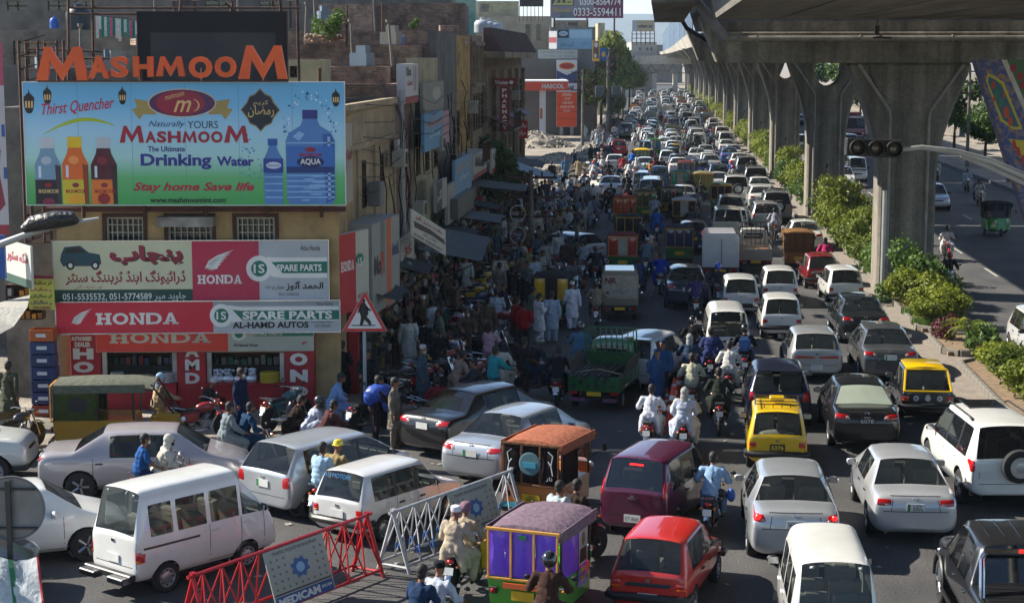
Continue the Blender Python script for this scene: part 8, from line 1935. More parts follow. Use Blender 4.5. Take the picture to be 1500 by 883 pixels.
V('rickshaw_mid',912,404,'246a3a','auto rickshaw with pillar box red curtain','auto rickshaw',sub={CURT:paint('a01018'),PAINT2:cloth('6a2024')})
V('rickshaw_four',940,250,'2c7a30','far auto rickshaw with stacked yellow and green load','auto rickshaw',sub={CURT:paint('3c6a4a'),PAINT2:cloth('c8a010')},lod=False);V('rickshaw_mid',957,232,'3fa030','green framed auto rickshaw with blue back','auto rickshaw',sub={CURT:paint('1c6a8a'),PAINT2:cloth('3c8a34')},lod=False)
V('cultus',872,388,'c0c2c2','white hatchback standing crosswise among the parked motorcycles',to=(812,381))
o=V('rickshaw_mid',807,477,'1f5a2c','black and yellow auto rickshaw with green tub in the shade','auto rickshaw',sub={CURT:paint('c89a10'),PAINT2:cloth('1c1c1c'),STRAP:Bk_,mat('curtain_white','a9a59c'):CANV},hdg=-2)
V('box_truck',908,474,'8f8878','grey cargo rickshaw with NR painted on its canvas back','cargo rickshaw',hdg=2,sub={PAINT:paint('7f7a6c')}).scale=(.86,.75,.86)
o=COL.objects[-1].parent or COL.objects[-1]
for q in THINGS:
 if q.get('label','').startswith('grey cargo rickshaw'):m=MB();m.box(-.72,-2.30,.95,.72,-2.275,1.9);m.build('canvas_flap',cloth('9c968c'),q);bt_(q,'NR',-.38,1.70,.5,.26,-2.32,ft('6a2034'),bold=.04);m=MB();m.tb([(-.3,-2.31,1.2),(-.1,-2.31,1.32),(.1,-2.31,1.22),(.35,-2.31,1.3)],.02,n=4);m.build('painted_flower',ft('3c6a80'),q)
V('vitz',918,574,'d0d2d4','silver white hatchback just past the green open truck',hdg=-20,metal=.15)
o=V('open_truck',866,606,'2a5f2c','green open truck loaded with black pipes','truck',hdg=-10,sub={BEDM:paint('1b5a28')},metal=0);o.scale=(.88,.9,.92)
for i in range(26):
 r_=.065;row=i//9;x=-.62+.145*(i%9)+(.07 if row%2 else 0);m=MB();z=.74+row*.125
 m.la_([(r_,0),(r_,2.3),(r_*.8,2.3),(r_*.8,0),(r_,0)],(x,-2.62+.05*(i*7%5),z),'y',10);m.build('pipe',mat('black_pipe','1a1a1c',rough=.5,var=.3),o,smooth=True)
m=MB();m.tb([(-.74,-1.9,1.02),(0,-1.85,1.14),(.74,-1.95,1.02)],.02,n=5);m.build('rope',cloth('8c8470'),o)
V('sedan_dark',618,672,'0c0d10','glossy black sedan at the corner, tail towards the shop',to=(800,622));o=V('sedan_green',688,716,'a6acb2','silver sedan nose to the right between the black sedan and the brown rickshaw',to=(850,652),metal=.5)
o=V('rickshaw',775,772,'d07c38','orange and blue auto rickshaw with brown decorated curtain','auto rickshaw',hdg=-20,sub={CURT:cloth('241a18'),PAINT2:cloth('8f5640'),STRAP:cloth('6b4a34')})
m=MB();m.la_([(.24,-.004),(.21,-.012),(.001,-.012)],(0,-1.37,1.30),'y',20);m.build('oval_window',ft('4a6a70'),o).scale=(1,1,1);m=MB();m.box(-.14,-1.40,1.22,.14,-1.385,1.33);m.build('blue_patch',ft('2c8aa0'),o)
bt_(o,urdu('ناز'),-.42,1.02,.14,.10,-1.37,WHITE);bt_(o,urdu('ناز'),.42,1.02,.14,.10,-1.37,WHITE);m=MB()
for sx in(1,-1):m.tb([(sx*.5,-1.37,1.1),(sx*.46,-1.37,1.3),(sx*.5,-1.37,1.5),(sx*.4,-1.37,1.58)],.012,n=4);m.tb([(sx*.46,-1.37,1.3),(sx*.40,-1.37,1.38)],.012,n=4)
m.build('floral_scroll',WHITE,o);m=MB();m.box(-.62,-1.36,.36,.62,-1.335,.47);m.build('blue_band',ft('2f9ab4'),o);bt_(o,'LEU',0,.61,.16,.05,-1.345,BLK);bt_(o,'5836',0,.55,.2,.05,-1.345,BLK)
V('boxy_hatch',926,792,'4e1230','maroon boxy hatchback with ribbed roof, plate ET 868',hdg=-19,metal=.15);o=[q for q in THINGS if q.get('label','').startswith('maroon boxy')][0];bt_(o,'ET 868',0,.45,.26,.07,-1.745,BLK)
o=V('rickshaw',763,925,'4a9a28','bright green auto rickshaw with purple curtain and mauve canopy','auto rickshaw',hdg=-17,sub={CURT:paint('6c3ecc'),PAINT2:cloth('6b5a66')})
m=MB();m.add([(.667,-.45,.95),(.667,.0,.95),(.667,.0,1.6),(.667,-.45,1.6)],[(0,1,2,3)]);m.build('portrait_poster',ft('8d8a86'),o,fixn=False);m=MB();m.ell((.67,-.22,1.36),(.004,.09,.12),10,8);m.build('poster_face',ft('5a4438'),o);m=MB();m.add([(.67,-.40,.96),(.67,-.05,.96),(.67,-.08,1.2),(.67,-.37,1.2)],[(0,1,2,3)]);m.build('poster_coat',BLK,o,fixn=False)
m=MB();m.add([(.667,-.47,.55),(.667,.05,.55),(.667,.05,.93),(.667,-.47,.93)],[(0,1,2,3)]);m.build('purple_panel',paint('5c34b4'),o,fixn=False)
mb=MB();vs,fs,a0,a1,b0,b1=text_mesh('AHMAD',.03,.004,3,0,1.0);mb.add([(.672,-.42+(v.x-a0)/(a1-a0)*.36,.78+(v.y-b0)/(b1-b0)*.09)for v in vs],fs);vs,fs,a0,a1,b0,b1=text_mesh('KING',.03,.004,3,0,1.0);mb.add([(.672,-.36+(v.x-a0)/(a1-a0)*.26,.64+(v.y-b0)/(b1-b0)*.09)for v in vs],fs);mb.build('lettering',ft('c8b020'),o,fixn=False)
m=MB();m.box(-.34,-1.36,.70,.34,-1.33,.79);m.build('orange_board',ft('c85a20'),o);m=MB();m.box(-.06,-1.372,1.55,.08,-1.362,1.62);m.build('flag_sticker',ft('1c6a3c'),o)
o=V('mehran',494,795,'c4c4c2','white hatchback with blue rear window lettering behind the white barrier',to=(655,742));bt_(o,'ALI MOTORS',-.1,1.30,.7,.09,-1.50,ft('3c8ac8'),shear=.3)
V('fit',386,758,'b2b6ba','silver rounded hatchback with antenna in front of the seated riders',to=(560,712),metal=.5)
V('micro_van',168,868,'d0d0cc','white high roof van seen from its right side behind the red barrier','van',to=(385,808));
V('sedan',-175,836,'cfd0cd','white sedan half behind the round sign back at the left edge',to=(60,812));V('sedan',62,722,'a09a9c','dusty mauve grey sedan facing right behind the hooded motorcyclist',to=(290,716),metal=.25)
V('jeep',-215,706,'b8bcb8','white off roader front just entering at the left edge','off-roader',to=(-25,703));V('sedan',-330,880,'141417','black car nose at the lower left edge',to=(10,868))
o=V('rickshaw',100,660,'a87f1c','green tarpaulin sided auto rickshaw with ochre front by the kerb','auto rickshaw',to=(240,658),sub={CURT:cloth('3c4420'),PAINT2:cloth('5a5c50')});o.scale=(1,1.25,1)
m=MB();m.la_([(.20,0),(.001,.008)],(.675,-.82,1.25),'x',8);m.build('octagon_badge',BLK,o)
V('wagon',1373,309,'a9adb4','silver car facing the camera right of the nearest pier',front=True,metal=.3);V('wagon',1347,326,'c8c8c6','white car half hidden by the nearest pier, facing the camera',front=True)
V('new_micro_van',1257,268,WT,'white van facing the camera between the two nearest piers','van',front=True,lod=False);V('bus',1253,207,'8c1018','red bus coming towards the camera between the piers','bus',front=True,lod=False)
V('minibus',1246,228,'6c7060','olive grey van in front of the red bus','van',front=True);V('jeep',1175,226,'4f5a4c','dull green off roader seen between the second and third piers','off-roader',front=True);V('vitz',1237,277,'bfc1c2','white car nose beside the second pier, facing the camera',front=True)
V('sedan_new',1172,184,'20242c','dark car far up the opposite carriageway',front=True);V('wagon',1552,545,'b8babc','white car cut by the right frame edge on the far carriageway',front=True)
o=V('rickshaw',1467,348,'2f9a24','bright green auto rickshaw facing the camera on the far carriageway','auto rickshaw',front=True,sub={CURT:cloth('2a2024'),PAINT2:cloth('15181a')})
MG='motorcycles among the traffic'
def MC(px,py,col,label,to=None,hdg=0,riders=(),facing=False,at=None,rot=None,scale=None,grp=None):
 p=at or G(px,py);rz=rdang(p.y)+radians(hdg)+(pi if facing else 0)
 if to is not None:q=G(*to);rz=atan2(q.y-p.y,q.x-p.x)-pi/2
 if rot is not None:rz=rot
 c=p+dirof(rz)*(.60 if not facing else-.62);c.z=p.z
 far=c.y>105
 o=in_(PROTO['motorcycle'],'motorcycle',c,rz,{PAINT:paint(col)},label,'motorcycle',grp,lod=far);OCC.append((c.x,c.y,rz,1.9,.4))
 for(pose,top,legs,head,hc,lab,*opt)in riders:
  kw=opt[0]if opt else{}
  man(pose,c,rz,top,legs,head,hc,lab,**kw)
 return o
MC(1037,790,'1a1a1c','black motorcycle of the man in light blue beside the maroon hatchback',hdg=-9,riders=[('ride_shirt','7f9cb8','6c8aa8','hair',None,'man in light blue with a black shoulder strap riding beside the maroon hatchback')])
q=THINGS[-1];m=MB();m.tb([(-.12,.02,1.34),(-.0,-.235,1.15),(.14,-.20,.95)],.014,n=5);m.ell((.2,-.22,.86),(.10,.06,.09),8,6);o=m.build('shoulder_bag',Bk_,q,smooth=True);m=MB();m.ell((.36,.10,.75),(.09,.08,.14),8,7);m.build('blue_bag',ft('2a5ab0'),q,smooth=True)
MC(948,668,'8a1216','motorcycle of the man in white hidden behind the maroon roof',hdg=-8,riders=[('ride','aeb0b8','aeb0b8','hair',None,'man in plain white riding just above the maroon hatchback roof')])
MC(1001,672,'1c1c1f','motorcycle with red tail light carrying the two men in scarf and beige',hdg=-4,riders=[('ride','a59c82','a59c82','hair',None,'man in beige riding in front of the scarfed passenger'),('pillion','a2a8b6','a2a8b6','scarf','8f8e8c','passenger in white with a checked grey scarf over the head')])
MC(1053,638,'15161a','black motorcycle with chrome rack beside the dark blue hatchback',hdg=0,riders=[('ride','20261f','20261f','hair',None,'man in dark olive riding beside the dark blue hatchback')])
MC(1012,612,'33343a','motorcycle of the man in the striped jacket by the cones',hdg=-2,riders=[('ride_shirt','a8a48c','5a5a58','hair',None,'man in cream riding right behind the striped jacket'),])
MC(1008,578,'2a2c34','grey motorcycle beside the two officers',hdg=-3,riders=[('ride_shirt','26364c','3a4048','scarf','8e8c8c','man in navy striped jacket with grey hood by the traffic cones')])
MC(1040,565,'1c1c20','motorcycle of the two men in navy behind the white van',hdg=-3,riders=[('ride','1d2440','1d2440','hair',None,'man in navy tunic riding behind the mid street van'),('pillion','26305a','20284a','hair',None,'passenger in deep blue behind the navy rider')])
MC(1066,590,'2c2c30','motorcycle of the man in the pale grey tunic',hdg=-4,riders=[('ride','b0aea8','b0aea8','hair',None,'man in pale grey tunic riding between two dark motorcycles')])
MC(1090,562,'141416','motorcycle of the black veiled rider with a blue backpack',hdg=-2,riders=[('ride','141418','30507a','helmet','141416','rider in black veil and helmet carrying a blue white backpack')])
q=THINGS[-1];m=MB();m.cb_((0,-.30,1.12),(.32,.16,.42));m.build('backpack',cloth('4a6a9c'),q,bevel=.06,seg=2,smooth=True)
MC(1014,548,'6a1a20','motorcycle of the helmeted man in a black jacket',hdg=0,riders=[('ride_shirt','16181a','2a4a70','helmet','1a1a18','man in black jacket, jeans and yellow striped helmet')])
MC(1019,470,'1c1c22','motorcycle of the man in purple at the tail of the dark blue sedan',hdg=1,riders=[('ride_shirt','3a3660','26344c','hair',None,'man in a purple shirt riding at the tail of the dark blue sedan')])
MC(1052,452,'202024','motorcycle of the blue helmeted rider',hdg=0,riders=[('ride_shirt','2a2c34','2a2c34','helmet','1c4ab8','rider with a bright blue helmet beside the white hatchback')])
MC(966,432,'1c1e24','motorcycle of the man in royal blue',hdg=-2,riders=[('ride','1c3a9c','1c3a9c','hair',None,'man in royal blue tunic riding near the box truck')])
MC(953,402,'23242a','motorcycle of the red helmeted rider',hdg=-2,riders=[('ride_shirt','4c4c38','3a3a34','helmet','b01418','rider in olive jacket with a red helmet'),('pillion','a07a68','a8948a','scarf','b8a8a4','passenger in dusty pink veil behind the red helmet rider')])
MC(934,440,'24242a','motorcycle of the two men in slate blue',hdg=1,riders=[('ride','2c3a54','2c3a54','hair',None,'man in slate blue riding past the red curtained rickshaw'),('pillion','3c4a6c','3c4a6c','hair',None,'passenger in grey blue behind the slate blue rider')])
MC(873,482,'1c1a18','motorcycle with a white plate of the khaki rider',hdg=1,riders=[('ride_shirt','7c7460','3a3a36','helmet','2c2c2c','man in khaki with a dark helmet riding beside the cargo rickshaw')])
MC(886,446,'202024','motorcycle of the black shirted rider near the red curtained rickshaw',hdg=0,riders=[('ride_shirt','121318','1c2430','helmet','15171a','rider in black shirt and black helmet near the red curtain'),])
MC(846,558,'8a1a14','red motorcycle with orange saddle bags behind the green truck',hdg=-4,riders=[('ride','4c7088','4c7088','helmet','3a3c40','man in teal blue tunic and grey helmet ahead of the green truck')])
MC(815,600,'5a1416','maroon motorcycle of the black clad man left of the green truck',hdg=-2,riders=[('ride','14161f','14161f','hair',None,'man in black riding just left of the green truck')])
MC(762,582,'17181b','black motorcycle seen from its right side with two riders in front of the black sedan',to=(800,577),riders=[('ride_shirt','22242a','2a3a58','helmet','4a4c50','rider in grey tee and grey helmet, seen side on'),('pillion_shirt','1b1c20','22304a','hair',None,'bareheaded passenger in dark tee, seen side on')])
MC(843,442,'2c2c30','motorcycle facing the camera with orange bags',facing=True,hdg=8,riders=[('ride','6c6a6c','6c6a6c','hair',None,'rider in grey facing the camera with orange bags')])
q=THINGS[-1];m=MB();m.ell((-.32,.0,.6),(.16,.22,.2),8,6);m.build('orange_bag',ft('b8401c'),q,smooth=True)
MC(664,880,'1a1a1c','black motorcycle with red tail light beside the white barrier',hdg=-14,riders=[('ride','9a8c76','9a8c76','turban','7a5c6c','man in beige with a mauve turban riding beside the white barrier'),('pillion','a39580','a39580','cap','c8cacc','passenger in beige with a white cap beside the white barrier')])
q=[t for t in THINGS if 'mauve turban' in t.get('label','')][0];m=MB();m.hexa([(.30,-.05,.45),(.48,-.05,.45),(.48,.35,.45),(.30,.35,.45)],[(.28,-.08,.95),(.50,-.08,.95),(.50,.38,.92),(.28,.38,.92)]);m.build('yellow_sack',ft('c8a010'),q,bevel=.04)
MC(812,836,'8a1014','black and red motorcycle heading right between the two big rickshaws',to=(905,806),riders=[('ride','2a211a','2a211a','hair',None,'man in dark brown riding right between the two big rickshaws'),('pillion','9aa4a8','9aa4a8','hair',None,'passenger in pale grey behind the dark brown rider')])
MC(795,975,'2a1a14','motorcycle of the helmeted rider at the bottom edge',hdg=-5,riders=[('ride_shirt','3a2620','2a2a2c','helmet','1c1e22','rider in brown with a black helmet at the bottom edge')])
MC(612,985,'20242c','motorcycle of the two men at the bottom edge below the barrier',hdg=-25,riders=[('ride_shirt','a8b0bc','3a4a60','cap','15181c','man in pale plaid with a black cap at the bottom edge'),('pillion_shirt','1c304c','1c2c44','hair',None,'man in denim blue shirt at the bottom edge')])
MC(330,696,'20242a','motorcycle with a chrome wheel under the grey and teal clad pair',to=(408,686),riders=[('ride','12324c','12324c','hair',None,'man in deep teal blue riding right at the kerb',dict(beard=1)),('pillion','6c7478','6c7478','hair',None,'passenger in grey tunic behind the deep teal rider')])
MC(205,752,'6a1418','motorcycle of the hooded man between the mauve sedan and the white van',to=(285,744),riders=[('ride','a9a69c','a9a69c','scarf','b0ada4','man in cream with a hood riding between the mauve sedan and white van',dict(beard=1)),('pillion_shirt','1f4a80','1c2a48','hair',None,'passenger in blue shirt wearing a surgical mask',dict(mask=True))])
MC(468,768,'1c1c20','motorcycle beside the silver rounded hatchback with a yellow helmet aboard',to=(540,742),riders=[('ride','8a7a52','8a7a52','hat','d0b800','man in khaki with a yellow hard hat'),('pillion_shirt','8fa9bc','6a7a88','hair',None,'passenger in blue checked shirt behind the yellow hard hat')])
MC(1393,432,'8a1418','red motorcycle nearest on the far carriageway',facing=True,riders=[('ride_shirt','1c1c1e','8a8478','helmet','9c1c24','rider with a red helmet facing the camera on the far carriageway')])
MC(1389,384,'9a1418','red motorcycle right behind the red helmeted rider',facing=True,riders=[('ride','b4b2ac','b4b2ac','helmet','141416','rider in white with black helmet facing the camera')])
MC(1418,282,'2c3440','motorcycle with windshield on the far carriageway',facing=True,riders=[('ride','8aa0ac','8aa0ac','helmet','202428','rider in pale blue beyond the green rickshaw on the far side')])
MC(1437,302,'2a2c30','motorcycle carrying two just behind the facing green rickshaw',facing=True,riders=[('ride','9c9c92','9c9c92','hair',None,'rider in cream just behind the facing green rickshaw'),('pillion','2c3c5c','2c3c5c','hair',None,'passenger in navy just behind the facing green rickshaw')])
MC(1373,266,'24303c','motorcycle hung with blue and white bags beside the silver oncoming car',facing=True,riders=[('ride','b8b8b4','b8b8b4','helmet','1c1c20','rider in white with bags beside the silver oncoming car')])
MC(1260,303,'24262a','motorcycle half hidden by median shrubs',facing=True,riders=[('ride','8c7c68','8c7c68','hair',None,'masked rider in beige behind the median shrubs',dict(mask=True))])
MC(1210,405,'5a1a30','motorcycle with pink seat beside the brown canopy rickshaw',riders=[('ride','a02a5a','6a2040','scarf','2a1a28','rider in bright pink veil beside the brown canopy rickshaw')])
GR=[(924,352,'b8b8b8','hair',None,0),(962,352,'8a8a40','hair',None,'2a5aa0'),(960,330,'a8a8ac','helmet','2c8a3a',0),(940,380,'1c1e24','helmet','16181c',0),(946,405,'6a7a88','cap','c8c8c4',0),(1020,318,'6c6c72','hair',None,0),(1010,296,'35281f','hair',None,0),(1034,292,'6a8aac','hair',None,0),(988,322,'1c2026','helmet','b01818',0),(940,300,'2c3a48','hair',None,0),(918,300,'22262e','hair',None,0),(893,322,'1a1c22','helmet','17181a',0),(905,275,'2a3440','hair',None,0),(921,268,'c0c0bc','hair',None,0),(932,262,'b4b4b0','scarf','c4c4c0',0),(951,268,'a06a30','hair',None,0),(943,274,'24507a','helmet','1c8a70',0),(958,262,'5a2024','hair',None,0),(912,258,'8a2a30','hair',None,0),(870,330,'1a1e2a','hair',None,'7c8494'),(843,350,'4a3a30','hair',None,0),(938,246,'c4c4c0','scarf','c8c8c4',0),(926,250,'b8bab8','hair',None,'2a6ab8'),(968,262,'2a2226','hair',None,0),(1072,268,'1f4a8a','helmet','b01818',0),(1100,268,'1c1e22','helmet','202024',0),(1135,352,'8c8c98','hair',None,0),(1012,350,'4a4a54','hair',None,0),(873,420,'22242c','helmet','2a2c2e',0),(855,410,'8c9098','hair',None,0),(948,218,'7c7c84','hair',None,0),(930,214,'b0b0ac','hair',None,0),(890,268,'1a1c22','hair',None,0)]
CN={'b':'pale grey','8':'dusty','1':'black','2':'dark slate','3':'dark brown','4':'brown','5':'maroon','6':'grey','7':'mid grey','9':'grey','a':'light grey','c':'white'}
from colorsys import rgb_to_hsv
def cname(h):
 r_,g_,b_=[int(h[i:i+2],16)/255 for i in(0,2,4)];hh,s_,v_=rgb_to_hsv(r_,g_,b_)
 if v_<.17:return 'black'
 if s_<.16:return 'white' if v_>.72 else 'pale grey' if v_>.58 else 'grey' if v_>.35 else 'dark grey'
 n='red' if hh<.03 or hh>.94 else 'brown' if hh<.11 else 'tan' if hh<.15 else 'olive' if hh<.22 else 'green' if hh<.42 else 'teal' if hh<.53 else 'blue' if hh<.70 else 'purple' if hh<.82 else 'pink'
 if n=='brown' and v_>.6:n='tan'
 return('dark ' if v_<.35 else 'pale ' if v_>.7 and s_<.35 else '')+n
r=random.Random(21)
USED={}
def near(p,pre,n=1):
 """label phrase naming the nearest distinct thing"""
 return None
for i,(px,py,top,head,hc,sec)in enumerate(GR):
 bc=r.choice(['7a1418','15161a','1c2c5a','15161a','2a2a2c']);p=G(px,py)
 rid=[('ride' if i%3 else 'ride_shirt',top,top,head,hc,'RIDER')]
 if sec:rid.append(('pillion',sec,sec,'hair',None,'PASSENGER'))
 MC(px,py,bc,'BIKE',hdg=r.uniform(-6,6),riders=rid)
def P_(px,py,pose,top,label,legs=None,head='hair',hc=None,face=0,**k):
 p=G(px,py);
 if k.pop('kerb',0):p=G(px,py,.15)
 return man(pose,p,radians(face),top,legs,head,hc,label,**k)
P_(789,505,'phone','c0c1c4','bearded man all in white standing left of the black and yellow rickshaw',face=-60,mask=True)
P_(838,484,'walk','b9bcc8','man in long pale lilac white tunic and white cap',head='cap',hc='c8cacc',face=10)
P_(808,502,'stand','8a9aae','man in light blue seen from behind at the back of the yellow black rickshaw',face=5)
P_(766,478,'abaya','0e0e10','woman in a full black abaya',head='scarf',hc='0e0e10',face=40);P_(775,468,'abaya','22222a','second woman in black with a grey face scarf beside the first',head='scarf',hc='6c6c70',face=60)
P_(962,604,'phone','2c4a70','police officer in navy with cap standing beside the orange cones',legs='22385a',head='cap',hc='1a2a48',face=15);P_(970,588,'stand_shirt','2c4a70','second police officer behind the first, moustached',legs='16243c',head='cap',hc='1a2a4a',face=150)
P_(232,648,'reach','a08c70','person in tan with a pale blue headscarf by the auto rickshaw',head='scarf',hc='8aa4b8',face=-60);P_(354,640,'stand','14203a','grey haired man in navy with a white mask by the shop',head='hair',face=-110,mask=True,kerb=1)
P_(15,628,'walk','4a4c3c','man in olive green walking away beside the drinks crates',face=-10,kerb=1);P_(502,592,'talk','0f1013','man in black with a white shawl at the end of the red shop',face=-20,kerb=1)
P_(550,652,'reach','20161f','porter in dark purple carrying a big blue sack',face=-80);
p_=G(557,652);p_.z=1.12;e=em_('blue_sack',p_,.3,'big shiny blue plastic sack carried in front of the porter','sack');m=MB();m.ell((0,0,.25),(.48,.34,.30),12,9);m.ell((.25,-.1,-.15),(.22,.2,.25),9,7);m.ell((-.22,.05,.1),(.3,.28,.3),9,7)
me=rm_(m,.03,.5,'sack',mat('blue_plastic','1b3f90',rough=.45,var=.3,scale=6),.012);link('sack',me,e);e.scale=(.78,.8,.75)
P_(578,655,'stand','6c6458','man in grey brown with a clear plastic bag',face=-100)
P_(633,517,'stand','a4aab4','man in long white tunic looking into a shop',face=60,kerb=1);P_(648,520,'stand_shirt','12302c','man in bottle green beside the long white tunic',face=40,kerb=1)
P_(619,598,'stand','3a4a58','white bearded man in grey blue with a knitted cap',head='cap',hc='a8aab0',face=-100,beard='w',kerb=1);P_(676,600,'ride','8a7468','man in dusty pink pushing a motorcycle',face=-60,kerb=0)
P_(722,600,'reach','2a8a90','young man in turquoise tee reaching forward',face=-50,legs='2a3040');P_(768,520,'stand_shirt','8a1018','man in bright red shirt by the rickshaw',face=-20,legs='2a2c34');P_(757,512,'stand_shirt','7a1418','second man in darker red just left of the bright red shirt',face=-60,legs='3a3a3c')
P_(645,610,'squat','7a1c24','man in red checked shirt crouching beside the black sedan',face=30,kerb=1);P_(595,640,'squat','74706c','man in grey squatting right behind the black sedan roof',face=20,kerb=1)
P_(716,560,'reach','b08a98','man in pink bending over a motorcycle',face=-30);P_(735,585,'ride','a9a59c','woman in cream with a black headscarf among the motorcycles',head='scarf',hc='2a2c38',face=-30)
P_(430,640,'squat','241814','man in dark brown seated at the kerb, leftmost of the seated group',face=-70,kerb=1);P_(456,642,'squat','aab0bc','man in white with black shades seated second in the kerb group',face=-80,kerb=1,head='helmet',hc='1c1c20');P_(478,648,'squat','4a2c2c','man in maroon brown seated third in the kerb group',face=-60,kerb=1)
P_(498,640,'ride','6c8ab0','man in light blue seated at the right end of the kerb group',face=-80,kerb=0);P_(302,612,'squat','2a2624','man squatting behind the red parked motorcycle with white cap',face=-60,head='cap',hc='b8b8b4',kerb=1)
P_(828,262,'stand','4a6a88','man in light blue tunic standing at the torn up slabs',face=180);P_(827,290,'stand','15151a','woman in black with a green mask near the rubble',head='scarf',hc='15151a',face=150,mask=True);P_(857,206,'stand','b0aea4','person all in white standing at the far rubble',head='scarf',hc='b8b6ac',face=170)
P_(918,292,'talk','24201c','man in dark brown walking behind the shaded white sedan',face=0);P_(895,310,'reach','39443c','man with a dark rucksack beside the shaded white sedan',legs='2c2c2e',face=0);P_(1372,206,'stand','4c4c50','man in grey standing by the yellow rimmed tyres',face=160)
P_(845,405,'talk','4c4a34','man in olive with a blue backpack by the crosswise white hatchback',face=0);P_(829,408,'stand','3a3034','man in dark plum next to the blue backpack man',face=20);P_(800,410,'talk','9a9890','man in pale tunic at the crosswise hatchback',face=-30)
P_(773,425,'reach','9a8c5c','man in mustard tunic with a red cap bending down',face=-60,head='cap',hc='a01818');P_(732,452,'walk','7c746c','man in taupe tunic striding up the pavement',face=-20,kerb=1);P_(750,458,'stand','1c1a1a','man in black right beside the taupe tunic',face=10)
r=random.Random(99)
LM=[(48,52,'beyond the corner shop'),(52,56,'below the large grey box sign'),(56,60,'below the tilted sign'),(60,64,'near the lifted grey tarpaulin'),(64,68,'beyond the grey tarpaulin'),(68,73,'below the ragged awning'),(73,78,'below the pale blue panel sign'),(78,84,'near the dark post'),(84,90,'beyond the dark post'),(90,97,'below the pale blue awning'),(97,104,'near the end of the arcade'),(104,118,'where the arcade ends')]
def lm(s_):
 for a,b,t in LM:
  if a<=s_<b:return t
 return 'far up the left kerb'
PPL=[(t.location.x,t.location.y)for t in THINGS if t.name.startswith('person')]
CNT={}
def clear(x,y,d):return all((x-a)**2+(y-b)**2>d*d for a,b in PPL)
def carfree(x,y,mg=.3):
 for(cx,cy,rz,L,hw)in OCC:
  dx,dy=x-cx,y-cy;u=-sin(rz)*dx+cos(rz)*dy;v=cos(rz)*dx+sin(rz)*dy
  if abs(u)<L/2+mg and abs(v)<hw+mg:return False
 return True
bk=0
s_=49.0
while s_<116:
 for t in(-7.0,-5.9,-4.9)if s_>56 else(-6.6,):
  if r.random()<.20:continue
  p=RD(s_+r.uniform(-.3,.3),t+r.uniform(-.25,.25))
  if not carfree(p.x,p.y,.55)or not clear(p.x,p.y,.5):continue
  p.z=.15 if t<-5.6 else 0
  wh=lm(p.y);k=CNT.get(('b',wh),0);CNT[('b',wh)]=k+1
  bc=r.choice(['7a1418','15161a','15161a','1c2c5a','8a1014','2a2a2c','c0a010'])
  c=dict([('7a1418','red'),('15161a','black'),('1c2c5a','blue'),('8a1014','bright red'),('2a2a2c','dark grey'),('c0a010','yellow')])[bc]
  MC(0,0,bc,'%s parked motorcycle, %s of those %s'%(c,ORD[k],wh),at=p,rot=r.choice([-1.2,-1.9,1.3,-.9])+r.uniform(-.35,.35),grp='parked motorcycles along the arcade');bk+=1
 s_+=.95 if s_<90 else 1.3
tries=0;n=0
TOPS=['b4b4b0','9aa4b0','a8a094','8c8a84','a9a9a4','4a3c34','2a2c34','1c1e22','6a5c4c','3c4a58','7c8a98','b4b4b0','54483c','22303c','5c6a5c','3a2c2c','8a7a64','1a2438','6c6a6c']
while n<88 and tries<3000:
 tries+=1;s_=49+67*r.random()**.9;t=r.uniform(-8.0,-3.6)if s_>58 else r.uniform(-8.0,-5.4)
 p=RD(s_,t)
 if not clear(p.x,p.y,.62)or not carfree(p.x,p.y,.12):continue
 p.z=.15 if t<-5.7 else 0
 pose=r.choice(['stand','talk','walk','stand','phone','stand_shirt','reach','squat','walk_shirt','talk']);top=r.choice(TOPS);wh=lm(s_);ph={'stand':'standing','talk':'talking','walk':'walking','phone':'looking down','stand_shirt':'in shirt standing','reach':'reaching forward','squat':'squatting','walk_shirt':'striding'}[pose]
 k=CNT.get(('p',wh),0);CNT[('p',wh)]=k+1
 hd,hc=r.choice([('hair',None)]*5+[('cap','c4c4c0'),('cap','3a3a3a'),('scarf','5a5a60')])
 man(pose,p,r.uniform(0,6.28),top,r.choice([top,top,'2a2c30']),hd,hc,'person in %s %s %s, %s in the knot'%(cname(top),ph,wh,ORD[k]if k<20 else 'last'),'people crowding the left pavement',beard=r.random()<.3)
 PPL.append((p.x,p.y));n+=1
LANES=[(6.7,'in the lane nearest the median'),(4.1,'in the second lane from the median'),(1.5,'in the middle lane'),(-1.1,'in the fourth lane from the median'),(-3.7,'in the leftmost lane')]
r=random.Random(17)
KW=[('sedan',WT,'white sedan','car'),('sedan',SV,'silver sedan','car'),('mehran',WT,'white hatchback','car'),('cultus','b4b6b6','silver hatchback','car'),('wagon','c4c4c0','white estate','car'),('sedan','2a2c30','dark grey sedan','car'),('vitz','20345c','blue hatchback','car'),('micro_van','c8c8c4','white van','van'),('suv','6a6c6e','grey off roader','off-roader'),('old_hatch','8a1a1a','red hatchback','car'),('rickshaw','2c7a30','green auto rickshaw','auto rickshaw'),('small_pickup','b0b0aa','white pickup','pickup truck'),('box_truck','b0a894','cream box truck','truck'),('mehran','c8a000','yellow taxi','taxi'),('minibus','c0c0bc','white minibus','minibus'),('sedan','14151a','black sedan','car')]
WTS=[9,6,7,4,4,3,2,4,2,1.5,3,3,1,.8,2,2]
cnt={}
def lane_label(base,s_,ln):
 k=int((s_-70.5)//34.15)+1;k=min(max(k,1),14);key=(base,k,ln);n_=cnt.get(key,0);cnt[key]=n_+1
 return '%s, %s past the %s viaduct pier %s'%(base,ORD[n_],PIERN[k-1],ln)
NV=0
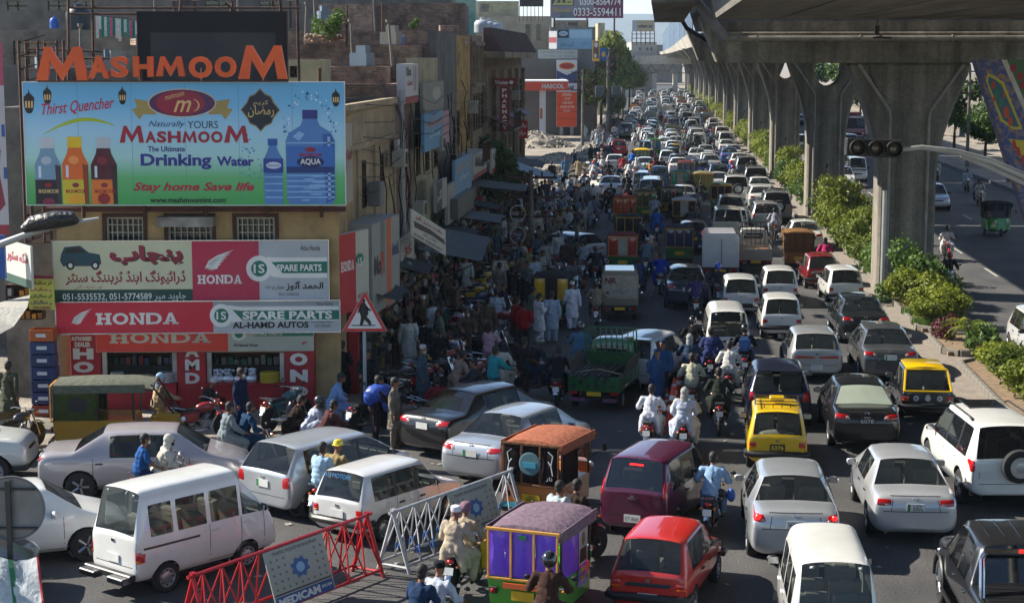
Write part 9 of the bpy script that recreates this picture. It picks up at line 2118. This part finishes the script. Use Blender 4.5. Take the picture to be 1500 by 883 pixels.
for li,(t,ln)in enumerate(LANES):
 s_=152+r.uniform(0,4)if li<4 else 205
 while s_<455:
  kd,c,nm,cat=r.choices(KW,WTS)[0]
  if s_>330 and r.random()<.25:s_+=3;continue
  pr=PROTO[kd];L=pr.f-pr.r;tt=t+r.uniform(-.35,.35);p=RD(s_,tt)
  mid=RD(s_+L/2,tt)
  if not all(carfree(mid.x+dx,mid.y+dy,.25)for dx in(-.6,.6)for dy in(-L/2,0,L/2)):s_+=1.2;continue
  V(kd,0,0,c,lane_label(nm,s_,ln),cat,at=p,hdg=r.uniform(-3,3),lod=True,sub={CURT:paint(r.choice(['1c6a8a','9a1a1a','2a5a3a','b86a20'])),PAINT2:cloth('2a2a2c')}if kd=='rickshaw' else({BEDM:paint('6a6c6e')}if 'pick' in kd else None),grp='distant traffic');NV+=1
  s_+=L+.55+r.random()*1.3
for li,(t,ln)in enumerate(LANES[:4]):
 s_=92
 while s_<152:
  kd,c,nm,cat=r.choices(KW[:9],WTS[:9])[0];pr=PROTO[kd];L=pr.f-pr.r;mid=RD(s_+L/2,t)
  if all(carfree(mid.x+dx,mid.y+dy,.2)for dx in(-.7,0,.7)for dy in(-L/2,-L/4,0,L/4,L/2)):
   V(kd,0,0,c,lane_label(nm,s_,ln),cat,at=RD(s_,t),hdg=r.uniform(-2,2),grp='distant traffic');NV+=1;s_+=L+.6
  s_+=.8
for k in range(46):
 s_=r.uniform(105,250);t=r.choice([-5.0,-4.4,-2.4,.2,2.8,5.4])+r.uniform(-.2,.2);p=RD(s_,t)
 if not carfree(p.x,p.y,.12):continue
 top=r.choice(TOPS+['2a5a9a','8a2a2a','b8b8b4'])
 MC(0,0,r.choice(['7a1418','15161a','1c2c5a']),'BIKE',at=p,rot=rdang(s_)+r.uniform(-.1,.1),riders=[('ride',top,top,*r.choice([('hair',None),('helmet','a01818'),('helmet','1c1c20'),('cap','c0c0bc')]),'RIDER')])
for k in range(16):
 s_=r.uniform(120,260);t=r.uniform(-8,-5.5);p=RD(s_,t);top=r.choice(TOPS);man(r.choice(['stand','walk','talk']),p,r.uniform(0,6),top,None,'hair',None,'WALKER')
for(s_,t,kd,c,nm,cat)in((150,13.2,'sedan','b8babc','silver sedan','car'),(176,16.8,'mehran',WT,'white hatchback','car'),(205,13.4,'sedan','202228','black sedan','car'),(236,16.6,'micro_van',WT,'white van','van'),(270,13.5,'wagon',SV,'silver estate','car'),(300,17,'sedan',WT,'white sedan','car'),(335,14,'sedan','7a1418','red sedan','car')):
 V(kd,0,0,c,'oncoming %s on the far carriageway beyond the %s pier'%(nm,PIERN[int((s_-70.5)//34.15)]),cat,at=RD(s_,t),front=True,lod=True)
ND=[t for t in THINGS if t.get('category')in('car','van','taxi','truck','auto rickshaw','off-roader','pickup truck','estate car','jeep','minibus','bus','cargo rickshaw')]
SHORT={}
def short(t):
 l=t['label']
 for w_ in(' with ',' in the ',' beside ',' just ',' right ',' left ',' behind ',' partly ',' directly ',', ',' near ',' between ',' seen ',' cut ',' among ',' far ',' past ',' nosing ',' squeezed ',' half ',' facing ',' standing ',' loaded ',' nose ',' at the '):
  i=l.find(w_)
  if i>6:l=l[:i]
 return l
S_=[(short(t),t)for t in ND];sc={}
for a,_ in S_:sc[a]=sc.get(a,0)+1
UNIQ=[(a,t)for a,t in S_ if sc[a]==1 and 'past the' not in t['label']]
seen=set(t.get('label')for t in THINGS);last=None
def relate(o,base):
 c=sorted(UNIQ,key=lambda q:(q[1].location-o.location).length)[:6]
 for a,t in c:
  d=o.location-t.location;rel='left of' if d.x<-abs(d.y)*.5 else 'right of' if d.x>abs(d.y)*.5 else 'beyond' if d.y>0 else 'behind'
  for pre in('just ','',):
   l='%s %s%s the %s'%(base,pre,rel,a)
   if l not in seen and len(l.split())<=16:seen.add(l);return l
 k=sum(1 for x in seen if x and x.startswith(base+' among'));l='%s among the crawling cars, %s of its look from the front'%(base,ORD[min(19,k)]);seen.add(l);return l
for o in THINGS:
 l=o.get('label')
 if l in('RIDER','PASSENGER','WALKER'):
  tu=[c for c in o.children if c.name.startswith(('tunic','shirt'))][0];col=tu.material_slots[0].material.name.split('_')[1].split('.')[0];hm_=[c for c in o.children if c.name.startswith('hard')or c.name.startswith('helmet')]
  base={'RIDER':'rider in %s','PASSENGER':'pillion passenger in %s','WALKER':'pedestrian in %s'}[l]%cname(col)+(' with helmet' if hm_ else '')
  o['label']=relate(o,base)
 elif l=='BIKE':
  sl_=[s.material.name for c in[o]+list(o.children)if c.type=='MESH' for s in c.material_slots if s.material and s.material.name.startswith('paint_')and s.link=='OBJECT']
  o['label']=relate(o,'%s motorcycle'%(cname(sl_[0].split('_')[1])if sl_ else 'black'))
def barrier(name,label,ga,gb,mA,mB,panel,H=1.12):
 A=G(*ga);B=G(*gb);e=em_(name,A,atan2(B.y-A.y,B.x-A.x),label,'barrier');L=(B-A).length;r_=.026;sp=.30
 m=MB();m.cyl((-.12,0,H),(L+.12,0,H),.034,n=8);m.build('top_rail',mA,e,smooth=True)
 for sy in(-1,1):m=MB();m.cyl((0,sy*sp,.14),(L,sy*sp,.14),r_,n=7);m.build('bottom_rail',mA,e,smooth=True)
 for x in(0,L):
  for sy in(-1,1):m=MB();m.cyl((x,sy*(sp+.06),0),(x,-sy*.03,H+.06),.036,n=8);m.build('leg',mA,e,smooth=True)
  m=MB();m.cyl((x,-sp,.10),(x,sp,.10),r_,n=6);m.build('foot_bar',mA,e)
 a,b=panel;n=int(L/.42)
 for sy in(-1,1):
  for k in range(n):
   x0_=L*k/n;x1_=L*(k+.5)/n;x2_=L*(k+1)/n
   if a-.15<(x0_+x2_)/2<b+.15 and sy<0:continue
   m=MB();m.cyl((x0_,sy*sp,.14),(x1_,0,H),.017,n=5);m.cyl((x1_,0,H),(x2_,sy*sp,.14),.017,n=5)
   i=m.build('lattice_bar',mA,e)
   if mB:
    m=MB();
    for(p,q)in(((x0_,sy*sp,.14),(x1_,0,H)),((x2_,sy*sp,.14),(x1_,0,H))):p=Vector(p);q=Vector(q);m.cyl(p+(q-p)*.16,p+(q-p)*.30,.020,n=5)
    m.build('blue_band',mB,i)
 def PT(x,v,o=0):return Vector((x,-sp*(1-v)-.03-o,.16+(H-.18)*v))
 m=MB();m.hexa([PT(a,0,.02),PT(b,0,.02),PT(b,0),PT(a,0)],[PT(a,1,.02),PT(b,1,.02),PT(b,1),PT(a,1)]);bo=m.build('notice_board',ft('a3a296'),e)
 return e,PT,a,b,bo
def bprint(e,PT,a,b,u0,v0,u1,v1,m_,lay=1,name='printed_panel',txt=None,bold=.03):
 mb=MB();o=.02+.004*lay
 if txt:
  vs,fs,a0,a1,b0,b1=text_mesh(txt,bold,.004,3,0,1.0);mb.add([PT(a+(b-a)*(u0+(u1-u0)*(v.x-a0)/(a1-a0)),v0+(v1-v0)*(v.y-b0)/(b1-b0),o)for v in vs],fs)
 else:mb.add([PT(a+(b-a)*u0,v0,o),PT(a+(b-a)*u1,v0,o),PT(a+(b-a)*u1,v1,o),PT(a+(b-a)*u0,v1,o)],[(0,1,2,3)])
 return mb.build(name,m_,e,fixn=False)
REDB=mat('red_barrier_paint','b0141c',rough=.4,var=.2,scale=6,dirt='4a1414',dirtamt=.3);WHB=mat('white_barrier_paint','aeb0b2',rough=.5,var=.2,scale=6,dirt='5a5650',dirtamt=.5);BLB=mat('blue_band_paint','1e5aa0',rough=.5)
for(nm,lab,ga,gb,mA,mB_,pn)in(('crowd_barrier','red steel trestle barrier with a MEDICAM notice board',(285,941),(539,841),REDB,None,(1.15,2.15)),('crowd_barrier','white steel trestle barrier with blue bands and a notice board',(577,836),(748,768),WHB,BLB,(1.55,3.1))):
 A=G(*ga);B=G(*gb);L=(B-A).length;print('barrier',L)
 pn=(L*.36,L*.70)if mB_ is None else(L*.42,L*.80)
 e,PT,a,b,bo=barrier(nm,lab,ga,gb,mA,mB_,pn);r=random.Random(3)
 bprint(e,PT,a,b,.02,.0,.98,.20,ft('24508c'));bprint(e,PT,a,b,.05,.03,.75,.17,WH,2,'lettering','MEDICAM',.05);bprint(e,PT,a,b,.78,.09,.95,.14,WH,2,'lettering','DENTAL CREAM');bprint(e,PT,a,b,.12,.90,.88,.96,ft('5a5a58'),1,'lettering','TRAFFIC POLICE RAWALPINDI')
 bprint(e,PT,a,b,.02,.22,.98,.25,ft('3a3a3a'))
 mb=MB();cx,cv=.52,.58;mb.add([PT(a+(b-a)*(cx+.17*q*cos(t)),cv+.20*q*sin(t),.026)for k,t in enumerate([2*pi*i/16 for i in range(16)])for q in[1 if k%2 else.72]],[tuple(range(16))]);mb.build('star_crest',ft('2a5a94'),e,fixn=False)
 mb=MB();mb.add([PT(a+(b-a)*(cx+.07*cos(t)),cv+.09*sin(t),.031)for t in[2*pi*i/14 for i in range(14)]],[tuple(range(14))]);mb.build('crest_centre',ft('8ab0cc'),e,fixn=False)
 mb=MB()
 for i in range(5):
  for j in range(9):
   u,v=.06+.105*j,.30+.125*i
   if abs(u-cx)<.19 and abs(v-cv)<.24:continue
   mb.add([PT(a+(b-a)*(u+du),v+dv,.025)for du,dv in((0,0),(.03+.02*r.random(),0),(.03,.04),(.005,.045))],[(0,1,2,3)])
 mb.build('printed_symbols',ft('6c6c68'),e,fixn=False)
SIGNW=ft('c6c8c8');SR=mat('sign_red','b01418',rough=.35,var=.1)
p=G(535,622,.15);Y=p.y;e=em_('warning_sign',(p.x,Y,.15),0,'red bordered triangular pedestrian warning sign on a grey pole','road sign')
def tri(s_,d,c=None):
 cx,cz=PV(534,0,Y).x-p.x,0;pts=[(502,485),(567,485),(534.5,427)];P=[PV(a,b,Y)for a,b in pts];ct=sum(P,Vector())/3;return[((ct+(q-ct)*s_).x-p.x,(ct+(q-ct)*s_).z-.15)for q in P]
m=MB();m.prism(tri(1.04,0),-.01,.015,'xz');m.build('plate',ft('8c9092'),e,bevel=.01)
m=MB();T=tri(1.0,0);m.prism(T,-.016,-.011,'xz');m.build('red_border',SR,e);m=MB();m.prism(tri(.78,0),-.022,-.017,'xz');m.build('white_field',SIGNW,e)
def sx(px,py):q=PV(px,py,Y);return(q.x-p.x,q.z-.15)
def spoly(pts,y=-.028):m=MB();P=[sx(*q)for q in pts];tr=tessellate_polygon([[Vector((a,b,0))for a,b in P]]);m.add([(a,y,b)for a,b in P],[tuple(t)for t in tr]);return m.build('walking_figure',BLK,e,fixn=False)
spoly([(530,443),(534,442),(538,449),(540,459),(537,464),(529,464),(526,455),(527,447)]);spoly([(529,463),(537,463),(544,471),(541,475),(534,468),(531,477),(527,477)]);spoly([(538,470),(545,474),(541,476)]);spoly([(536,447),(544,454),(543,456),(536,452)]);spoly([(528,447),(524,457),(525,459),(529,452)])
spoly([(533+2.4*cos(t),440+2.8*sin(t))for t in[2*pi*i/10 for i in range(10)]]);spoly([(515,475.5),(550,475.5),(550,477),(515,477)])
m=MB();m.cyl((0,.04,0),(0,.04,T[2][1]-.1),.045,n=10);m.build('pole',ft('8a9096'),e,smooth=True)
Y=24.3;c=PV(17,745,Y);e=em_('round_sign',(c.x,Y,0),0,'grey back of a round road sign with its bracket at the left edge','road sign');R_=48*Y/F*1.01
m=MB();m.la_([(.001,0),(R_,0),(R_+.012,-.01),(R_+.012,-.03),(R_,-.03),(R_-.02,-.008),(.001,-.008)],(0,.06,c.z),'y',40);m.build('disc',mat('sign_back','77797a',rough=.5,metal=.3,var=.2,scale=3,dirt='4a4844',dirtamt=.4),e,smooth=True)
m=MB();m.box(-.075,-.04,0,.0,.0,c.z+R_*.9);m.build('pole',mat('dark_pole','3a3b3c',rough=.5,metal=.4),e);m=MB()
for dz in(-.28,.28):m.box(-.40,-.02,c.z+dz-.012,.35,.04,c.z+dz+.012)
m.build('bracket',mat('dark_pole','3a3b3c'),e)
e=em_('draped_banner',PV(0,883,24.0),.15,'white banner cloth with green and red edge over a frame, lower left corner','banner');m=MB();P=[];n=8
for j in range(n+1):
 for i in range(n+1):
  q=PV(-60+115*(i/n)+12*(j/n),818+100*(j/n)+4*sin(i*1.3),24.0-.6*j/n+.03*sin(i*2.1+j))-e.location;P.append(Matrix.Rotation(-.15,3,'Z')@q)
m.add(P,[(j*(n+1)+i,j*(n+1)+i+1,(j+1)*(n+1)+i+1,(j+1)*(n+1)+i)for j in range(n)for i in range(n)]);m.build('cloth',cloth('b4b8b8'),e,smooth=True,fixn=False)
def ew(i,j):return P[j*(n+1)+i]+Vector((0,-.012,0))
m=MB();m.tb([ew(n,j)for j in range(n+1)],.018,n=5);m.build('red_edge',ft('a01c24'),e);m=MB();m.add([ew(5,j)+Vector((dx,0,0))for j in range(n+1)for dx in(0,.07)],[(2*j,2*j+1,2*j+3,2*j+2)for j in range(n)]);m.build('green_stripe',ft('1c6a3c'),e,fixn=False)
Y=25.0;def_=lambda a,b,y=Y:PV(a,b,y);e=em_('traffic_light',def_(1281,217),0,'dark three lamp traffic light lying sideways on a long curved arm','traffic light');o_=e.location.copy();W2=41.5*Y/F;H2=13*Y/F
m=MB();m.box(-W2,-.02,-H2,W2,.16,H2);m.build('housing',mat('signal_black','141416',rough=.55,var=.3,scale=8,dirt='3c3a36',dirtamt=.5),e,bevel=.012,rz=0).rotation_euler=(0,.04,0)
for k in(-1,0,1):
 cx=k*W2*.64;cz=-.04*cx;m=MB();m.la_([(H2*.86,0),(H2*.90,-.13),(H2*.84,-.13),(H2*.80,-.01)],(cx,-.02,cz),'y',20);v=m.build('visor',Bk_,e,smooth=True);m=MB();m.la_([(H2*.80,-.012),(H2*.5,-.05),(.001,-.06)],(cx,-.02,cz),'y',18);m.build('lens',mat('unlit_lens','4a453c',rough=.2,var=.2,coat=.5),v,smooth=True)
m=MB();m.tb([def_(a,b)-o_ for a,b in((1322,219),(1350,216),(1400,222),(1450,236),(1500,258),(1560,290),(1600,320))],[.03,.035,.042,.05,.055,.06,.065],n=10);m.build('arm',mat('arm_grey','9a9c9a',rough=.5,metal=.3,var=.15,dirt='5a5852',dirtamt=.4),e,smooth=True)
m=MB();m.tb([def_(a,b)-o_ for a,b in((1408,228),(1450,245),(1500,268),(1600,330))],.035,n=8);m.build('brace',mat('arm_grey','9a9c9a'),e,smooth=True);q=def_(1600,325)-o_;m=MB();m.cyl((q.x,q.y,-o_.z),(q.x,q.y,q.z+.4),.11,.08,n=12);m.build('post',mat('arm_grey','9a9c9a'),e,smooth=True)
Y=24.0;e=em_('street_lamp',PV(145,319,Y),0,'street lamp arm with a dark ribbed head wrapped in sheeting at the upper left','street lamp');o_=e.location.copy();f_=lambda a,b:PV(a,b,Y)-o_
m=MB();m.tb([f_(a,b)for a,b in((145,320),(110,326),(60,336),(0,358),(-60,385),(-110,425))],[.02,.032,.045,.05,.055,.06],n=10);m.build('arm',mat('arm_grey','9a9c9a'),e,smooth=True)
m=MB();m.tb([f_(34,336)+Vector((0,-.03,0)),f_(48,328)+Vector((0,-.03,0)),f_(80,322)+Vector((0,-.03,0)),f_(108,320)+Vector((0,-.03,0)),f_(116,325)+Vector((0,-.03,0))],[.05,.11,.125,.10,.03],n=12);m.build('lamp_head',mat('lamp_wrap','1b1b1d',rough=.4,var=.4,scale=14,bump=.8,bscale=20),e,smooth=True)
q=f_(-110,425);m=MB();m.cyl((q.x,0,-o_.z),(q.x,0,q.z),.1,.07,n=10);m.build('post',mat('arm_grey','9a9c9a'),e)
ORC=mat('cone_orange','d0340c',rough=.5,var=.15);
for i,(px,py,s_,lab)in enumerate(((966,632,1.0,'orange traffic cone with white bands nearest the camera'),(985,622,1.45,'tall stacked orange cone right of the officers'),(987,590,1.0,'orange cone behind the tall stacked one'),(995,577,1.1,'furthest orange cone, beside the striped jacket rider'),(976,602,.9,'orange cone between the officers and the striped jacket'))):
 e=em_('traffic_cone',G(px,py),0,lab,'traffic cone','orange cones beside the officers');e.scale=(s_,)*3
 m=MB();m.box(-.17,-.17,0,.17,.17,.035);m.build('base',ORC,e,bevel=.01);m=MB();m.la_([(.125,.035),(.03,.68),(.02,.70),(.001,.70)],n=16);m.build('cone',ORC,e,smooth=True)
 for z0,z1 in((.26,.36),(.46,.54)):m=MB();f__=lambda z:.125-.095*(z-.035)/.645+.004;m.la_([(f__(z0),z0),(f__(z1),z1)],n=16);m.build('white_band',WH,e,smooth=True,fixn=False)
for(px,py,tx,ty,c,l)in((262,648,318,640,'8a1014','dusty red parked motorcycle right of the green auto rickshaw'),(395,632,425,625,'1c4a50','teal parked motorcycle at the shop pillar'),(560,618,600,606,'15161a','black parked motorcycle beside the warning sign pole'),(595,592,640,584,'8a1418','red parked motorcycle with a long seat behind the sign pole'),(610,570,650,562,'b89a10','yellow tanked parked motorcycle on the pavement'),(520,640,556,630,'16181c','black parked motorcycle by the seated man in light blue'),(690,585,716,570,'7a1018','red and blue parked motorcycle at the kerb'),(2,668,30,660,'1a1a1c','black parked motorcycle front at the far left edge')):
 a=G(px,py,.15 if px<700 else 0);b=G(tx,ty,.15);MC(0,0,c,l,at=a,rot=atan2(b.y-a.y,b.x-a.x)-pi/2)
r=random.Random(5);n=0
for(px,py)in((575,600),(600,612),(560,590),(585,575),(640,575),(655,560),(625,550),(670,545),(700,560),(690,530),(665,590),(540,605),(528,628),(610,632),(640,630),(705,595),(740,560),(700,620)):
 p_=G(px,py,.15 if px<690 else 0)
 if not clear(p_.x,p_.y,.5)or not carfree(p_.x,p_.y,.1):continue
 if n%2:MC(0,0,r.choice(['15161a','7a1418']),'dark parked motorcycle, %s of the cluster behind the warning sign'%ORD[n//2],at=p_,rot=r.uniform(-2,-.8),grp='parked motorcycles along the arcade')
 else:top=r.choice(TOPS);man(r.choice(['talk','stand','squat','reach']),p_,r.uniform(0,6),top,None,'hair',None,'person in %s behind the warning sign, %s of that cluster'%(cname(top),ORD[n//2]),'people crowding the left pavement');PPL.append((p_.x,p_.y))
 n+=1
r=random.Random(44);m=MB()
for k in range(500):
 p_=RD(r.uniform(28,110),r.choice([r.uniform(-8.5,-3.8),r.uniform(-9,8)]));s_=r.uniform(.03,.10);z=.165 if(p_.x-x0(p_.y))<-5.9 and p_.y>48 else.012;a=r.random()*6
 m.add([p_+Vector((s_*cos(a+q),s_*sin(a+q),z+.02*r.random()))for q in(0,1.4,3.1,4.6)],[(0,1,2,3)])
o=m.build('litter',ft('8c8a84'),fixn=False);tag(o,kind='stuff')
